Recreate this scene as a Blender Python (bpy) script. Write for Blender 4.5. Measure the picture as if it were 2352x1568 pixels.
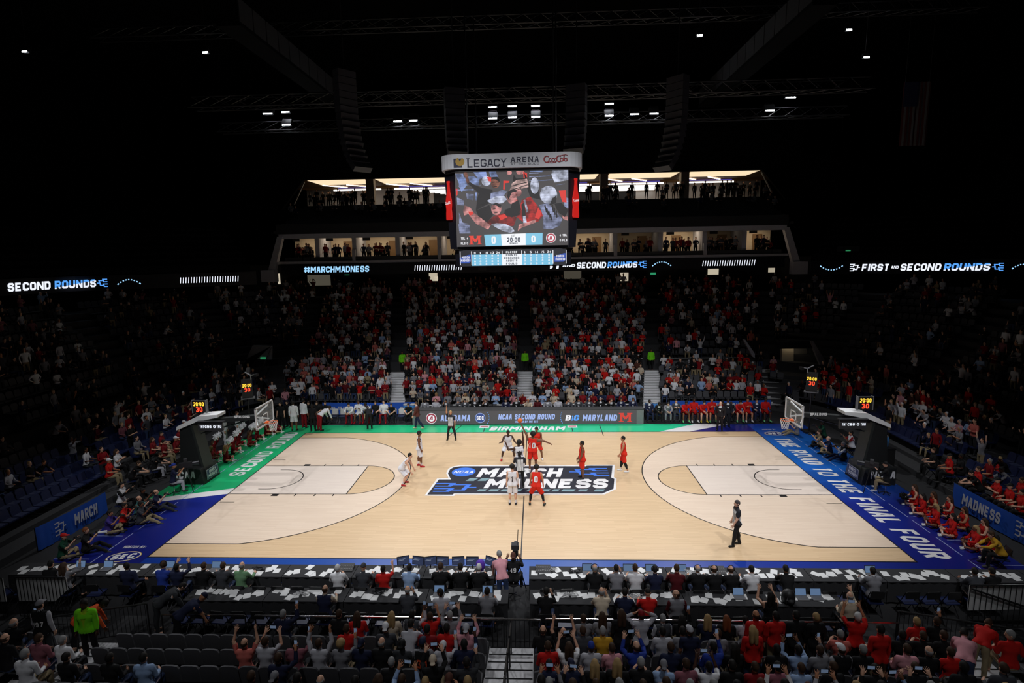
import bpy, math, random
import numpy as np
from mathutils import Vector, Matrix

for _o in list(bpy.data.objects):
    bpy.data.objects.remove(_o, do_unlink=True)
SC = bpy.context.scene
COL = SC.collection
rng = random.Random(11)

# ------------------------------------------------------------------ camera
CAM_LOC = (0.6737, -27.3029, 11.2632)
CAM_ROT = (1.4175, 0.0167, 0.0415)
FPX = 1305.79
cam_data = bpy.data.cameras.new('camera')
cam_data.sensor_width = 36.0
cam_data.lens = FPX / 2352.0 * 36.0
cam_data.clip_end = 400
cam = bpy.data.objects.new('camera', cam_data)
cam.location = CAM_LOC
cam.rotation_euler = CAM_ROT
COL.objects.link(cam)
SC.camera = cam

# ------------------------------------------------------------------ world, exposure
world = bpy.data.worlds.new('hall_darkness')
SC.world = world
world.use_nodes = True
world.node_tree.nodes['Background'].inputs[0].default_value = (0.3, 0.33, 0.45, 1)
world.node_tree.nodes['Background'].inputs[1].default_value = 0.0
SC.view_settings.view_transform = 'Standard'
SC.view_settings.look = 'None'
SC.view_settings.exposure = 0.0
SC.view_settings.gamma = 1.0
SC.view_settings.use_curve_mapping = False

# ------------------------------------------------------------------ arena sports lights (in the roof rig), plus added fill spots
def spot(loc, target, power, size_deg, blend=0.6, radius=0.35, col=(0.95, 0.97, 1.0)):
    d = bpy.data.lights.new('sports_or_fill_light', 'SPOT')
    d.energy = power
    d.spot_size = math.radians(size_deg)
    d.spot_blend = blend
    d.shadow_soft_size = radius
    d.color = col
    o = bpy.data.objects.new('sports_or_fill_light', d)
    o.location = loc
    dr = Vector(target) - Vector(loc)
    o.rotation_euler = dr.to_track_quat('-Z', 'Y').to_euler()
    COL.objects.link(o)
    return o
LP = 5850.0
for sx in (-1, 1):
    for bx in (4.0, 12.5):
        # far-side rig washes the court; near-side rig mirrors it
        spot((sx * bx, 17.6, 22.0), (sx * bx * 0.85, -1.0, 0), LP, 56, 0.55)
        spot((sx * bx, -17.6, 22.0), (sx * bx * 0.85, 1.2, 0), LP * 1.2, 56, 0.62)
    spot((sx * 21.5, 4.0, 22.4), (sx * 6.0, 0, 0), LP * 0.9, 50, 0.5)
    spot((sx * 21.5, -4.0, 22.4), (sx * 6.0, 0, 0), LP * 0.9, 50, 0.5)
    spot((sx * 6.5, -10.0, 22.0), (sx * 6.0, 12.6, 0.5), LP * 0.95, 40, 1.0)  # added fill spot on the far front rows, in place of court spill
    # added dim fill spots that brighten the near stand
    spot((sx * 6.0, -21.0, 21.0), (sx * 6.0, -14.0, 1.0), LP * 0.34, 64, 1.0)
spot((0, -21.0, 25.0), (-.3, -3.0, 14.6), LP * 0.5, 22, 0.8)  # added narrow spot to brighten the white band of the video board

# ------------------------------------------------------------------ helpers
def tag(o, label=None, cat=None, group=None, kind=None):
    if label: o['label'] = label
    if cat: o['category'] = cat
    if group: o['group'] = group
    if kind: o['kind'] = kind
    return o

def empty(name, loc=(0, 0, 0), rz=0.0):
    o = bpy.data.objects.new(name, None)
    o.empty_display_size = 0.2
    o.location = loc
    o.rotation_euler = (0, 0, rz)
    COL.objects.link(o)
    return o

def link(name, me, parent=None, loc=None, rot=None):
    o = bpy.data.objects.new(name, me)
    if loc is not None: o.location = loc
    if rot is not None: o.rotation_euler = rot
    if parent is not None: o.parent = parent
    COL.objects.link(o)
    return o

def copy_tree(o, parent=None):
    c = o.copy()
    COL.objects.link(c)
    if parent is not None: c.parent = parent
    for ch in list(o.children):
        copy_tree(ch, c)
    return c

class MB:
    """collects faces; build() links them as one mesh object"""
    def __init__(s):
        s.v = []; s.f = []
    def add(s, vs, fs):
        n = len(s.v)
        s.v += [tuple(map(float, p)) for p in vs]
        s.f += [tuple(i + n for i in f) for f in fs]
        return s
    def box(s, c, d, rz=0.0, rx=0.0, ry=0.0):
        m = Matrix.Rotation(rz, 3, 'Z') @ Matrix.Rotation(ry, 3, 'Y') @ Matrix.Rotation(rx, 3, 'X')
        vs = []
        for k in (-.5, .5):
            for j in (-.5, .5):
                for i in (-.5, .5):
                    vs.append(Vector(c) + m @ Vector((i * d[0], j * d[1], k * d[2])))
        return s.add(vs, [(0, 2, 3, 1), (4, 5, 7, 6), (0, 1, 5, 4), (2, 6, 7, 3), (0, 4, 6, 2), (1, 3, 7, 5)])
    def bbox(s, lo, hi):
        return s.box([(a + b) / 2 for a, b in zip(lo, hi)], [b - a for a, b in zip(lo, hi)])
    def prism(s, poly, fn0, fn1):
        """poly: 2D points; fn0/fn1 map (u,v) to the two end caps"""
        n = len(poly)
        vs = [fn0(*p) for p in poly] + [fn1(*p) for p in poly]
        fs = [tuple(range(n - 1, -1, -1)), tuple(range(n, 2 * n))]
        fs += [(i, (i + 1) % n, n + (i + 1) % n, n + i) for i in range(n)]
        return s.add(vs, fs)
    def slab(s, poly, z0, z1):
        return s.prism(poly, lambda x, y: (x, y, z0), lambda x, y: (x, y, z1))
    def poly(s, pts):
        return s.add(pts, [tuple(range(len(pts)))])
    def tube(s, pts, r, n=6, closed=False):
        pts = [Vector(p) for p in pts]
        m = len(pts); rings = []
        rr = r if isinstance(r, (list, tuple)) else [r] * m
        for i, p in enumerate(pts):
            a = pts[(i - 1) % m] if (closed or i > 0) else p
            b = pts[(i + 1) % m] if (closed or i < m - 1) else p
            t = (b - a).normalized()
            h = Vector((0, 0, 1)) if abs(t.z) < .9 else Vector((1, 0, 0))
            x = t.cross(h).normalized(); y = t.cross(x)
            rings.append([p + (x * math.cos(2 * math.pi * k / n) + y * math.sin(2 * math.pi * k / n)) * rr[i] for k in range(n)])
        vs = [q for g in rings for q in g]; fs = []
        for i in range(m if closed else m - 1):
            j = (i + 1) % m
            for k in range(n):
                fs.append((i * n + k, i * n + (k + 1) % n, j * n + (k + 1) % n, j * n + k))
        if not closed:
            fs.append(tuple(range(n - 1, -1, -1))); fs.append(tuple((m - 1) * n + k for k in range(n)))
        return s.add(vs, fs)
    def lathe(s, c, prof, n=12, axis='Z'):
        """prof: (radius, height) pairs"""
        vs = []
        for r, h in prof:
            for k in range(n):
                a = 2 * math.pi * k / n
                p = (r * math.cos(a), r * math.sin(a), h)
                if axis == 'Y': p = (p[0], p[2], p[1])
                if axis == 'X': p = (p[2], p[0], p[1])
                vs.append((c[0] + p[0], c[1] + p[1], c[2] + p[2]))
        m = len(prof); fs = []
        for i in range(m - 1):
            for k in range(n):
                fs.append((i * n + k, i * n + (k + 1) % n, (i + 1) * n + (k + 1) % n, (i + 1) * n + k))
        fs.append(tuple(range(n - 1, -1, -1))); fs.append(tuple((m - 1) * n + k for k in range(n)))
        return s.add(vs, fs)
    def mesh(s, name, mat, smooth=False):
        me = bpy.data.meshes.new(name)
        me.from_pydata(s.v, [], s.f)
        if mat is not None: me.materials.append(mat)
        if smooth: me.polygons.foreach_set('use_smooth', [True] * len(me.polygons))
        me.update()
        return me
    def build(s, name, mat, parent=None, smooth=False, loc=None, rot=None):
        return link(name, s.mesh(name, mat, smooth), parent, loc, rot)

# ------------------------------------------------------------------ materials
def _nodes(name):
    m = bpy.data.materials.new(name)
    m.use_nodes = True
    nt = m.node_tree
    return m, nt, nt.nodes['Principled BSDF']

def mat(name, col, rough=0.6, metal=0.0, var=0.10, scale=6.0, spec=0.5, bump=0.0):
    m, nt, b = _nodes(name)
    tc = nt.nodes.new('ShaderNodeTexCoord')
    nz = nt.nodes.new('ShaderNodeTexNoise')
    nz.inputs['Scale'].default_value = scale
    nz.inputs['Detail'].default_value = 4
    mx = nt.nodes.new('ShaderNodeMix'); mx.data_type = 'RGBA'
    nt.links.new(tc.outputs['Object'], nz.inputs['Vector'])
    nt.links.new(nz.outputs['Fac'], mx.inputs['Factor'])
    mx.inputs['A'].default_value = tuple(c * (1 - var) for c in col) + (1,)
    mx.inputs['B'].default_value = tuple(min(1, c * (1 + var)) for c in col) + (1,)
    nt.links.new(mx.outputs['Result'], b.inputs['Base Color'])
    b.inputs['Roughness'].default_value = rough
    b.inputs['Metallic'].default_value = metal
    b.inputs['Specular IOR Level'].default_value = spec
    if bump:
        bp = nt.nodes.new('ShaderNodeBump'); bp.inputs['Strength'].default_value = bump
        nt.links.new(nz.outputs['Fac'], bp.inputs['Height'])
        nt.links.new(bp.outputs['Normal'], b.inputs['Normal'])
    return m

def emis(name, col, strength=1.0, base=(0.01, 0.01, 0.01)):
    m, nt, b = _nodes(name)
    b.inputs['Base Color'].default_value = base + (1,)
    b.inputs['Emission Color'].default_value = tuple(col) + (1,)
    b.inputs['Emission Strength'].default_value = strength
    b.inputs['Roughness'].default_value = 0.5
    return m

def objmat(name, rough=0.8, mark=False, spec=0.3, noise=0.12, sheen=0.0):
    """colour taken from each object's own colour setting, with a little noise"""
    m, nt, b = _nodes(name)
    oi = nt.nodes.new('ShaderNodeObjectInfo')
    tc = nt.nodes.new('ShaderNodeTexCoord')
    nz = nt.nodes.new('ShaderNodeTexNoise'); nz.inputs['Scale'].default_value = 9.0
    nt.links.new(tc.outputs['Object'], nz.inputs['Vector'])
    mr = nt.nodes.new('ShaderNodeMapRange')
    mr.inputs['To Min'].default_value = 1 - noise; mr.inputs['To Max'].default_value = 1 + noise
    nt.links.new(nz.outputs['Fac'], mr.inputs['Value'])
    mu = nt.nodes.new('ShaderNodeVectorMath'); mu.operation = 'SCALE'
    nt.links.new(oi.outputs['Color'], mu.inputs[0]); nt.links.new(mr.outputs['Result'], mu.inputs['Scale'])
    out = mu.outputs['Vector']
    if mark:
        at = nt.nodes.new('ShaderNodeAttribute'); at.attribute_name = 'mark'
        mx = nt.nodes.new('ShaderNodeMix'); mx.data_type = 'RGBA'
        nt.links.new(at.outputs['Fac'], mx.inputs['Factor'])
        nt.links.new(out, mx.inputs['A']); mx.inputs['B'].default_value = (0.03, 0.015, 0.012, 1)
        out = mx.outputs['Result']
    nt.links.new(out, b.inputs['Base Color'])
    b.inputs['Roughness'].default_value = rough
    b.inputs['Specular IOR Level'].default_value = spec
    return m

def srgb(r, g, b):
    f = lambda c: (c / 255 / 12.92) if c / 255 <= 0.04045 else ((c / 255 + 0.055) / 1.055) ** 2.4
    return (f(r), f(g), f(b))

M = {}
M['black'] = mat('black_paint', (0.012, 0.012, 0.013), 0.5)
M['matte_black'] = mat('matte_black', (0.008, 0.008, 0.009), 0.85, spec=0.2)
M['dark_metal'] = mat('dark_metal', (0.03, 0.03, 0.034), 0.4, 0.6)
M['charcoal'] = mat('charcoal', (0.035, 0.035, 0.038), 0.6)
M['grey'] = mat('grey_paint', (0.18, 0.18, 0.19), 0.6)
M['light_grey'] = mat('light_grey', (0.42, 0.42, 0.43), 0.55)
M['white'] = mat('white_paint', (0.8, 0.8, 0.8), 0.5, var=0.04)
M['alu'] = mat('aluminium', (0.72, 0.72, 0.74), 0.45, 0.25, scale=14)
M['chrome'] = mat('chrome', (0.7, 0.7, 0.72), 0.2, 1.0)
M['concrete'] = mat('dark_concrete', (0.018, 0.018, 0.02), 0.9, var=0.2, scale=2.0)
M['cloth_black'] = mat('black_table_cloth', (0.026, 0.026, 0.029), 0.9, scale=10, bump=0.1)
M['paper'] = mat('paper', (0.78, 0.78, 0.78), 0.8, var=0.03)
M['banner'] = mat('blue_banner_cloth', srgb(28, 86, 190), 0.7, var=0.12, scale=1.5, bump=0.15)
M['banner_txt'] = mat('banner_lettering', (0.62, 0.65, 0.7), 0.7)
M['lime'] = mat('lime_tape', (0.5, 0.85, 0.08), 0.6)
M['orange'] = mat('orange_plastic', (0.85, 0.14, 0.02), 0.5)
M['seat_far'] = mat('dark_seat_plastic', (0.05, 0.05, 0.058), 0.6)
M['seat_grey'] = mat('grey_seat_fabric', (0.12, 0.12, 0.13), 0.85, scale=20)
M['seat_blue'] = mat('blue_seat_plastic', (0.012, 0.02, 0.075), 0.45)
M['skin'] = objmat('skin', 0.55, mark=True, spec=0.4, noise=0.06)
M['cloth'] = objmat('clothing', 0.85)
M['hair'] = objmat('hair', 0.7, noise=0.25)
M['shoe'] = objmat('shoe_leather', 0.5)
M['glow_white'] = emis('led_white', (0.9, 0.95, 1.0), 1.0)

def matte_text(name, col): return mat(name, col, 0.6, var=0.03)

# ------------------------------------------------------------------ block lettering
G = {
 'A': [[(0, 0), (.34, 1), (.66, 1), (1, 0)], [(.14, .3), (.86, .3)]],
 'B': [[(0, 0), (0, 1), (.8, 1), (1, .86), (1, .66), (.84, .52), (0, .52)], [(.84, .52), (1, .38), (1, .14), (.8, 0), (0, 0)]],
 'C': [[(1, .7), (1, .84), (.8, 1), (.2, 1), (0, .84), (0, .16), (.2, 0), (.8, 0), (1, .16), (1, .3)]],
 'D': [[(0, 0), (0, 1), (.75, 1), (1, .8), (1, .2), (.75, 0), (0, 0)]],
 'E': [[(1, 1), (0, 1), (0, 0), (1, 0)], [(0, .5), (.85, .5)]],
 'F': [[(1, 1), (0, 1), (0, 0)], [(0, .5), (.85, .5)]],
 'G': [[(1, .72), (1, .84), (.8, 1), (.2, 1), (0, .84), (0, .16), (.2, 0), (.8, 0), (1, .16), (1, .46), (.55, .46)]],
 'H': [[(0, 0), (0, 1)], [(1, 0), (1, 1)], [(0, .5), (1, .5)]],
 'I': [[(.5, 0), (.5, 1)]],
 'J': [[(1, 1), (1, .16), (.8, 0), (.2, 0), (0, .16), (0, .3)]],
 'K': [[(0, 0), (0, 1)], [(1, 1), (.1, .5), (1, 0)]],
 'L': [[(0, 1), (0, 0), (1, 0)]],
 'M': [[(0, 0), (0, 1)], [(0.02, 1), (.5, .3)], [(.98, 1), (.5, .3)], [(1, 1), (1, 0)]],
 'N': [[(0, 0), (0, 1)], [(.02, 1), (.98, 0)], [(1, 0), (1, 1)]],
 'O': [[(.2, 0), (0, .16), (0, .84), (.2, 1), (.8, 1), (1, .84), (1, .16), (.8, 0), (.2, 0)]],
 'P': [[(0, 0), (0, 1), (.8, 1), (1, .85), (1, .6), (.8, .44), (0, .44)]],
 'Q': [[(.2, 0), (0, .16), (0, .84), (.2, 1), (.8, 1), (1, .84), (1, .16), (.8, 0), (.2, 0)], [(.6, .3), (1, 0)]],
 'R': [[(0, 0), (0, 1), (.8, 1), (1, .85), (1, .62), (.8, .46), (0, .46)], [(.55, .46), (1, 0)]],
 'S': [[(1, .72), (1, .84), (.8, 1), (.2, 1), (0, .84), (0, .66), (.2, .52), (.8, .48), (1, .34), (1, .16), (.8, 0), (.2, 0), (0, .16), (0, .28)]],
 'T': [[(0, 1), (1, 1)], [(.5, 1), (.5, 0)]],
 'U': [[(0, 1), (0, .16), (.2, 0), (.8, 0), (1, .16), (1, 1)]],
 'V': [[(0, 1), (.5, 0)], [(.5, 0), (1, 1)]],
 'W': [[(0, 1), (.24, 0)], [(.24, 0), (.5, .8)], [(.5, .8), (.76, 0)], [(.76, 0), (1, 1)]],
 'X': [[(0, 0), (1, 1)], [(0, 1), (1, 0)]],
 'Y': [[(0, 1), (.5, .5), (1, 1)], [(.5, .5), (.5, 0)]],
 'Z': [[(0, 1), (1, 1), (0, 0), (1, 0)]],
 '1': [[(.15, .8), (.5, 1), (.5, 0)]],
 '2': [[(0, .78), (.2, 1), (.8, 1), (1, .84), (1, .6), (0, .12), (0, 0), (1, 0)]],
 '3': [[(0, .84), (.2, 1), (.8, 1), (1, .84), (1, .64), (.8, .5), (.4, .5)], [(.8, .5), (1, .36), (1, .16), (.8, 0), (.2, 0), (0, .16)]],
 '4': [[(.75, 0), (.75, 1), (0, .3), (1, .3)]],
 '5': [[(1, 1), (0, 1), (0, .55), (.8, .55), (1, .4), (1, .16), (.8, 0), (0, 0)]],
 '6': [[(1, .84), (.8, 1), (.2, 1), (0, .84), (0, .16), (.2, 0), (.8, 0), (1, .16), (1, .4), (.8, .54), (0, .54)]],
 '7': [[(0, 1), (1, 1), (.4, 0)]],
 '8': [[(.2, 0), (0, .16), (0, .38), (.2, .52), (.8, .52), (1, .38), (1, .16), (.8, 0), (.2, 0)], [(.2, .52), (0, .66), (0, .84), (.2, 1), (.8, 1), (1, .84), (1, .66), (.8, .52)]],
 '9': [[(0, .16), (.2, 0), (.8, 0), (1, .16), (1, .84), (.8, 1), (.2, 1), (0, .84), (0, .6), (.2, .46), (1, .46)]],
 '#': [[(.2, 0), (.2, 1)], [(.8, 0), (.8, 1)], [(-.12, .25), (1.12, .25)], [(-.12, .75), (1.12, .75)]],
 '-': [[(.1, .5), (.9, .5)]],
 ':': [[(.5, .2), (.5, .34)], [(.5, .66), (.5, .8)]],
 '.': [[(.5, 0), (.5, .1)]],
}
G['0'] = G['O']

def stroke2d(pl, t):
    """quads of a mitred polyline of width t"""
    P = [np.array(p, float) for p in pl]
    closed = len(P) > 2 and np.allclose(P[0], P[-1])
    if closed: P = P[:-1]
    n = len(P); L = []; R = []
    for i in range(n):
        a = P[i - 1] if (closed or i > 0) else None
        b = P[(i + 1) % n] if (closed or i < n - 1) else None
        d1 = (P[i] - a) / (np.linalg.norm(P[i] - a) + 1e-9) if a is not None else None
        d2 = (b - P[i]) / (np.linalg.norm(b - P[i]) + 1e-9) if b is not None else None
        if d1 is None: d1 = d2
        if d2 is None: d2 = d1
        n1 = np.array([-d1[1], d1[0]]); n2 = np.array([-d2[1], d2[0]])
        mm = n1 + n2; mm /= (np.linalg.norm(mm) + 1e-9)
        k = 1.0 / max(0.45, float(mm @ n1))
        L.append(P[i] + mm * t / 2 * k); R.append(P[i] - mm * t / 2 * k)
    if not closed:
        e0 = (P[0] - P[1]) / np.linalg.norm(P[0] - P[1]); e1 = (P[-1] - P[-2]) / np.linalg.norm(P[-1] - P[-2])
    out = []
    for i in range(n if closed else n - 1):
        j = (i + 1) % n
        out.append([R[i], R[j], L[j], L[i]])
    return out

def text2d(s, h=1.0, w=0.62, t=0.2, gap=0.16, slant=0.0, serif=False, align='C'):
    """list of 2D quads for a line of block capitals, height h"""
    out = []; x = 0.0
    for ch in s:
        if ch == ' ':
            x += w * 0.55 + gap; continue
        gw = w * {'I': .34, '1': .6, ':': .3, '.': .25, 'M': 1.3, 'W': 1.35, 'N': 1.08, '-': .7, '#': 1.5}.get(ch, 1.0)
        if ch == 'I': gw = t * 1.02
        for pl in G[ch]:
            pts = [(t / 2 + p[0] * (gw - t), p[1]) for p in pl]
            # keep the vertical extents inside 0..1
            pts = [(px, t / 2 + py * (1 - t) if not (py in (0, 1) and _is_end(pl, q)) else py) for q, (px, py) in enumerate(pts)]
            for quad in stroke2d(pts, t):
                out.append([(x + q[0], min(1.0, max(0.0, q[1]))) for q in quad])
            if serif:
                for q, (px, py) in enumerate(pts):
                    if py in (0, 1) and _is_end(pl, q):
                        y0 = py if py == 0 else 1 - t * .35
                        out.append([(x + px - t * 1.1, y0), (x + px + t * 1.1, y0), (x + px + t * 1.1, y0 + t * .35), (x + px - t * 1.1, y0 + t * .35)])
        x += gw + gap
    W = x - gap
    off = {'C': -W / 2, 'L': 0.0, 'R': -W}[align]
    return [[((p[0] + off + slant * (p[1] - 0.5)) * h, (p[1] - 0.5) * h) for p in q] for q in out], W * h

def _is_end(pl, q):
    if len(pl) > 2 and pl[0] == pl[-1]: return False
    return (q == 0 and abs(pl[0][1] - pl[1][1]) > 1e-6) or (q == len(pl) - 1 and abs(pl[-1][1] - pl[-2][1]) > 1e-6)

def flat(mb, quads, o, ex, ey, lift=0.0, fit=None):
    """put 2D polygons on the plane through o spanned by ex, ey; fit = total width to squeeze to"""
    o, ex, ey = Vector(o), Vector(ex), Vector(ey)
    n = ex.cross(ey).normalized()
    for i, q in enumerate(quads):
        mb.add([o + ex * p[0] + ey * p[1] + n * (lift + .0004 * (i % 13)) for p in q], [tuple(range(len(q)))])
    return mb

def put_text(name, s, o, ex, ey, m, h, width=None, parent=None, lift=0.004, **kw):
    q, W = text2d(s, h, **kw)
    k = (width / W) if width else 1.0
    q = [[(p[0] * k, p[1]) for p in f] for f in q]
    mb = MB(); flat(mb, q, o, ex, ey, lift)
    return mb.build(name, m, parent)

def ellipse2d(rx, ry, n=28, c=(0, 0)):
    return [(c[0] + rx * math.cos(2 * math.pi * k / n), c[1] + ry * math.sin(2 * math.pi * k / n)) for k in range(n)]

def ring2d(r0, r1, n=28, c=(0, 0), sy=1.0):
    a = ellipse2d(r0, r0 * sy, n, c); b = ellipse2d(r1, r1 * sy, n, c)
    return [[a[i], b[i], b[(i + 1) % n], a[(i + 1) % n]] for i in range(n)]

def bracket2d(s=1.0, flip=1, t=0.08):
    """tournament bracket mark"""
    q = []
    for pl in ([(0, 1), (.42, 1), (.34, .55), (0, .55)], [(0, .15), (.42, .15), (.34, -.3), (0, -.3)][::1],
               [(.38, .78), (.8, .78), (.7, -.08), (.38, -.08)], [(.75, .35), (1.0, .35)]):
        q += stroke2d([(p[0] * s * flip, (p[1] - .35) * s * .7) for p in pl], t * s)
    return q

# pixel of the photograph (2352 x 1568) to a point on a real plane; used only to measure where things stand
_CM = cam.rotation_euler.to_matrix()
def _ray(u, v): return _CM @ Vector(((u - 1176) / FPX, -(v - 784) / FPX, -1.0))
def at_z(u, v, z=0.0):
    d = _ray(u, v); t = (z - CAM_LOC[2]) / d.z
    return Vector(CAM_LOC) + d * t
def at_y(u, v, y):
    d = _ray(u, v); t = (y - CAM_LOC[1]) / d.y
    return Vector(CAM_LOC) + d * t
# ------------------------------------------------------------------ people: one continuous body template, posed by joints
def _cap(P, a, b, ra, rb, sy=1.0):
    a = np.array(a, float); b = np.array(b, float); S = np.array([1, sy, 1])
    p = P * S; a = a * S; b = b * S
    ba = b - a
    h = np.clip(((p - a) @ ba) / (ba @ ba), 0, 1)
    return np.linalg.norm(p - a - h[..., None] * ba, axis=-1) - (ra + (rb - ra) * h)
def _ell(P, c, r):
    r = np.array(r, float)
    return (np.linalg.norm((P - np.array(c, float)) / r, axis=-1) - 1) * r.min()
def _smin(a, b, k):
    h = np.clip(0.5 + 0.5 * (b - a) / k, 0, 1)
    return b * (1 - h) + a * h - k * h * (1 - h)

J0 = {'pelvis': (0, 0, .93), 'waist': (0, 0, 1.02), 'chest': (0, 0, 1.2), 'neck': (0, -.005, 1.47), 'head': (0, .005, 1.57)}
for _s, _n in ((1, 'R'), (-1, 'L')):
    J0['uarm' + _n] = (_s * .185, 0, 1.435); J0['farm' + _n] = (_s * .385, -.01, 1.235); J0['hand' + _n] = (_s * .565, 0, 1.055)
    J0['thigh' + _n] = (_s * .095, 0, .92); J0['shin' + _n] = (_s * .11, .01, .5); J0['foot' + _n] = (_s * .12, -.015, .09)
J0 = {k: np.array(v, float) for k, v in J0.items()}
BONES = list(J0)
BI = {b: i for i, b in enumerate(BONES)}

def body_sdf(P, fingers=True):
    d = _cap(P, (-.07, 0, .94), (.07, 0, .94), .118, .118, 1.1)
    d = _smin(d, _cap(P, (0, .005, 1.0), (0, .01, 1.2), .142, .142, 1.36), .05)
    d = _smin(d, _cap(P, (-.08, .005, 1.31), (.08, .005, 1.31), .122, .122, 1.18), .05)
    d = _smin(d, _cap(P, (-.13, -.01, 1.43), (.13, -.01, 1.43), .06, .06), .05)
    d = _smin(d, _cap(P, (0, -.01, 1.42), (0, .005, 1.57), .062, .054), .03)
    hd = _ell(P, (0, .012, 1.685), (.077, .097, .115))
    hd = _smin(hd, _ell(P, (0, .05, 1.618), (.052, .058, .055)), .03)
    hd = _smin(hd, _cap(P, (0, .112, 1.685), (0, .124, 1.655), .010, .015), .01)
    for s in (1, -1):
        hd = _smin(hd, _ell(P, (s * .08, .0, 1.672), (.014, .022, .032)), .008)
    d = _smin(d, hd, .02)
    for s in (1, -1):
        S = np.array((s * .185, 0, 1.435)); E_ = np.array((s * .385, -.01, 1.235)); W = np.array((s * .565, 0, 1.055))
        a = _cap(P, S, E_, .058, .043)
        a = _smin(a, _cap(P, E_, W, .044, .028), .02)
        u = np.array((s * .707, 0, -.707)); n = np.array((-s * .707, 0, -.707)); y = np.array((0, 1., 0))
        a = _smin(a, _cap(P, W + u * .02 + y * .012, W + u * .08 + y * .018, .026, .022), .02)
        a = _smin(a, _cap(P, W + u * .02 - y * .012, W + u * .08 - y * .018, .026, .02), .02)
        if fingers:
            for yo, ln in ((.036, .068), (.012, .078), (-.012, .072), (-.035, .056)):
                b0 = W + u * .085 + y * yo; b1 = b0 + u * ln * .55 + y * yo * .28 + n * .006; b2 = b1 + u * ln * .5 + y * yo * .2 + n * .02
                a = _smin(a, np.minimum(_cap(P, b0, b1, .0105, .0098), _cap(P, b1, b2, .0098, .0085)), .006)
            t0 = W + u * .03 + y * .03; t1 = t0 + u * .03 + y * .035; t2 = t1 + u * .035 + y * .012 + n * .01
            a = _smin(a, np.minimum(_cap(P, t0, t1, .0135, .0115), _cap(P, t1, t2, .0115, .0095)), .008)
        d = _smin(d, a, .035)
        H = (s * .095, 0, .92); K = (s * .11, .01, .5); A = (s * .12, -.015, .09)
        l = _cap(P, H, K, .088, .057)
        l = _smin(l, _cap(P, K, A, .054, .036), .02)
        l = _smin(l, _ell(P, (s * .115, -.03, .37), (.05, .05, .11)), .03)
        l = _smin(l, _cap(P, (s * .12, -.045, .045), (s * .14, .125, .034), .04, .033), .025)
        l = _smin(l, _ell(P, (s * .085, -.065, .9), (.08, .07, .09)), .04)
        # keep the thighs apart
        d = _smin(d, l, .02)
    return d

def surface_nets(fn, lo, hi, h):
    lo = np.array(lo, float); hi = np.array(hi, float)
    n = np.ceil((hi - lo) / h).astype(int) + 1
    ax = [lo[i] + h * np.arange(n[i]) for i in range(3)]
    F = np.empty(n)
    for i in range(n[0]):
        X, Y, Z = np.meshgrid(ax[0][i:i + 1], ax[1], ax[2], indexing='ij')
        F[i] = fn(np.stack([X, Y, Z], -1))[0]
    S = F < 0
    m = n - 1
    cnt = np.zeros(m); acc = np.zeros(tuple(m) + (3,))
    offs = [(i, j, k) for i in (0, 1) for j in (0, 1) for k in (0, 1)]
    def sub(A, o): return A[o[0]:o[0] + m[0], o[1]:o[1] + m[1], o[2]:o[2] + m[2]]
    for a in offs:
        for d in range(3):
            if a[d] == 0:
                b = list(a); b[d] = 1
                fa, fb = sub(F, a), sub(F, b)
                x = (fa < 0) != (fb < 0)
                t = np.where(x, fa / np.where(x, fa - fb, 1), 0)
                cnt += x
                for q in range(3):
                    acc[..., q] += np.where(x, a[q] + (t if q == d else 0), 0)
    act = cnt > 0
    idx = -np.ones(m, int); idx[act] = np.arange(act.sum())
    I = np.argwhere(act)
    V = lo + h * (I + acc[act] / cnt[act][:, None])
    Q = []
    for d in range(3):
        e1, e2 = [(1, 2), (2, 0), (0, 1)][d]
        sl = [slice(None)] * 3; sl[d] = slice(0, n[d] - 1); s2 = list(sl); s2[d] = slice(1, n[d])
        A = S[tuple(sl)]; B = S[tuple(s2)]
        C = np.argwhere(A != B)
        ok = (C[:, e1] > 0) & (C[:, e2] > 0) & (C[:, e1] < m[e1]) & (C[:, e2] < m[e2])
        C = C[ok]
        fl = A[C[:, 0], C[:, 1], C[:, 2]]
        def g(o1, o2):
            c = C.copy(); c[:, e1] -= o1; c[:, e2] -= o2
            return idx[c[:, 0], c[:, 1], c[:, 2]]
        q = np.stack([g(1, 1), g(0, 1), g(0, 0), g(1, 0)], 1)
        q[~fl] = q[~fl][:, ::-1]
        Q.append(q)
    return V, np.concatenate(Q)

def np_mesh(name, V, T, smooth=True):
    me = bpy.data.meshes.new(name)
    nf, k = T.shape
    me.vertices.add(len(V)); me.vertices.foreach_set('co', np.asarray(V, np.float32).ravel())
    me.loops.add(nf * k); me.loops.foreach_set('vertex_index', np.asarray(T, np.int32).ravel())
    me.polygons.add(nf)
    me.polygons.foreach_set('loop_start', np.arange(0, nf * k, k, dtype=np.int32))
    if smooth: me.polygons.foreach_set('use_smooth', np.ones(nf, bool))
    me.update(calc_edges=True)
    return me

def decimate(V, Q, tris):
    me = np_mesh('template', V, Q)
    o = bpy.data.objects.new('template', me); COL.objects.link(o)
    md = o.modifiers.new('d', 'DECIMATE'); md.ratio = min(1.0, tris / (2.0 * len(Q)))
    md.use_collapse_triangulate = True
    dg = bpy.context.evaluated_depsgraph_get()
    ev = o.evaluated_get(dg).to_mesh()
    ev.calc_loop_triangles()
    v = np.empty(len(ev.vertices) * 3); ev.vertices.foreach_get('co', v)
    t = np.empty(len(ev.loop_triangles) * 3, np.int32); ev.loop_triangles.foreach_get('vertices', t)
    bpy.data.objects.remove(o); bpy.data.meshes.remove(me)
    return v.reshape(-1, 3), t.reshape(-1, 3)

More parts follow.
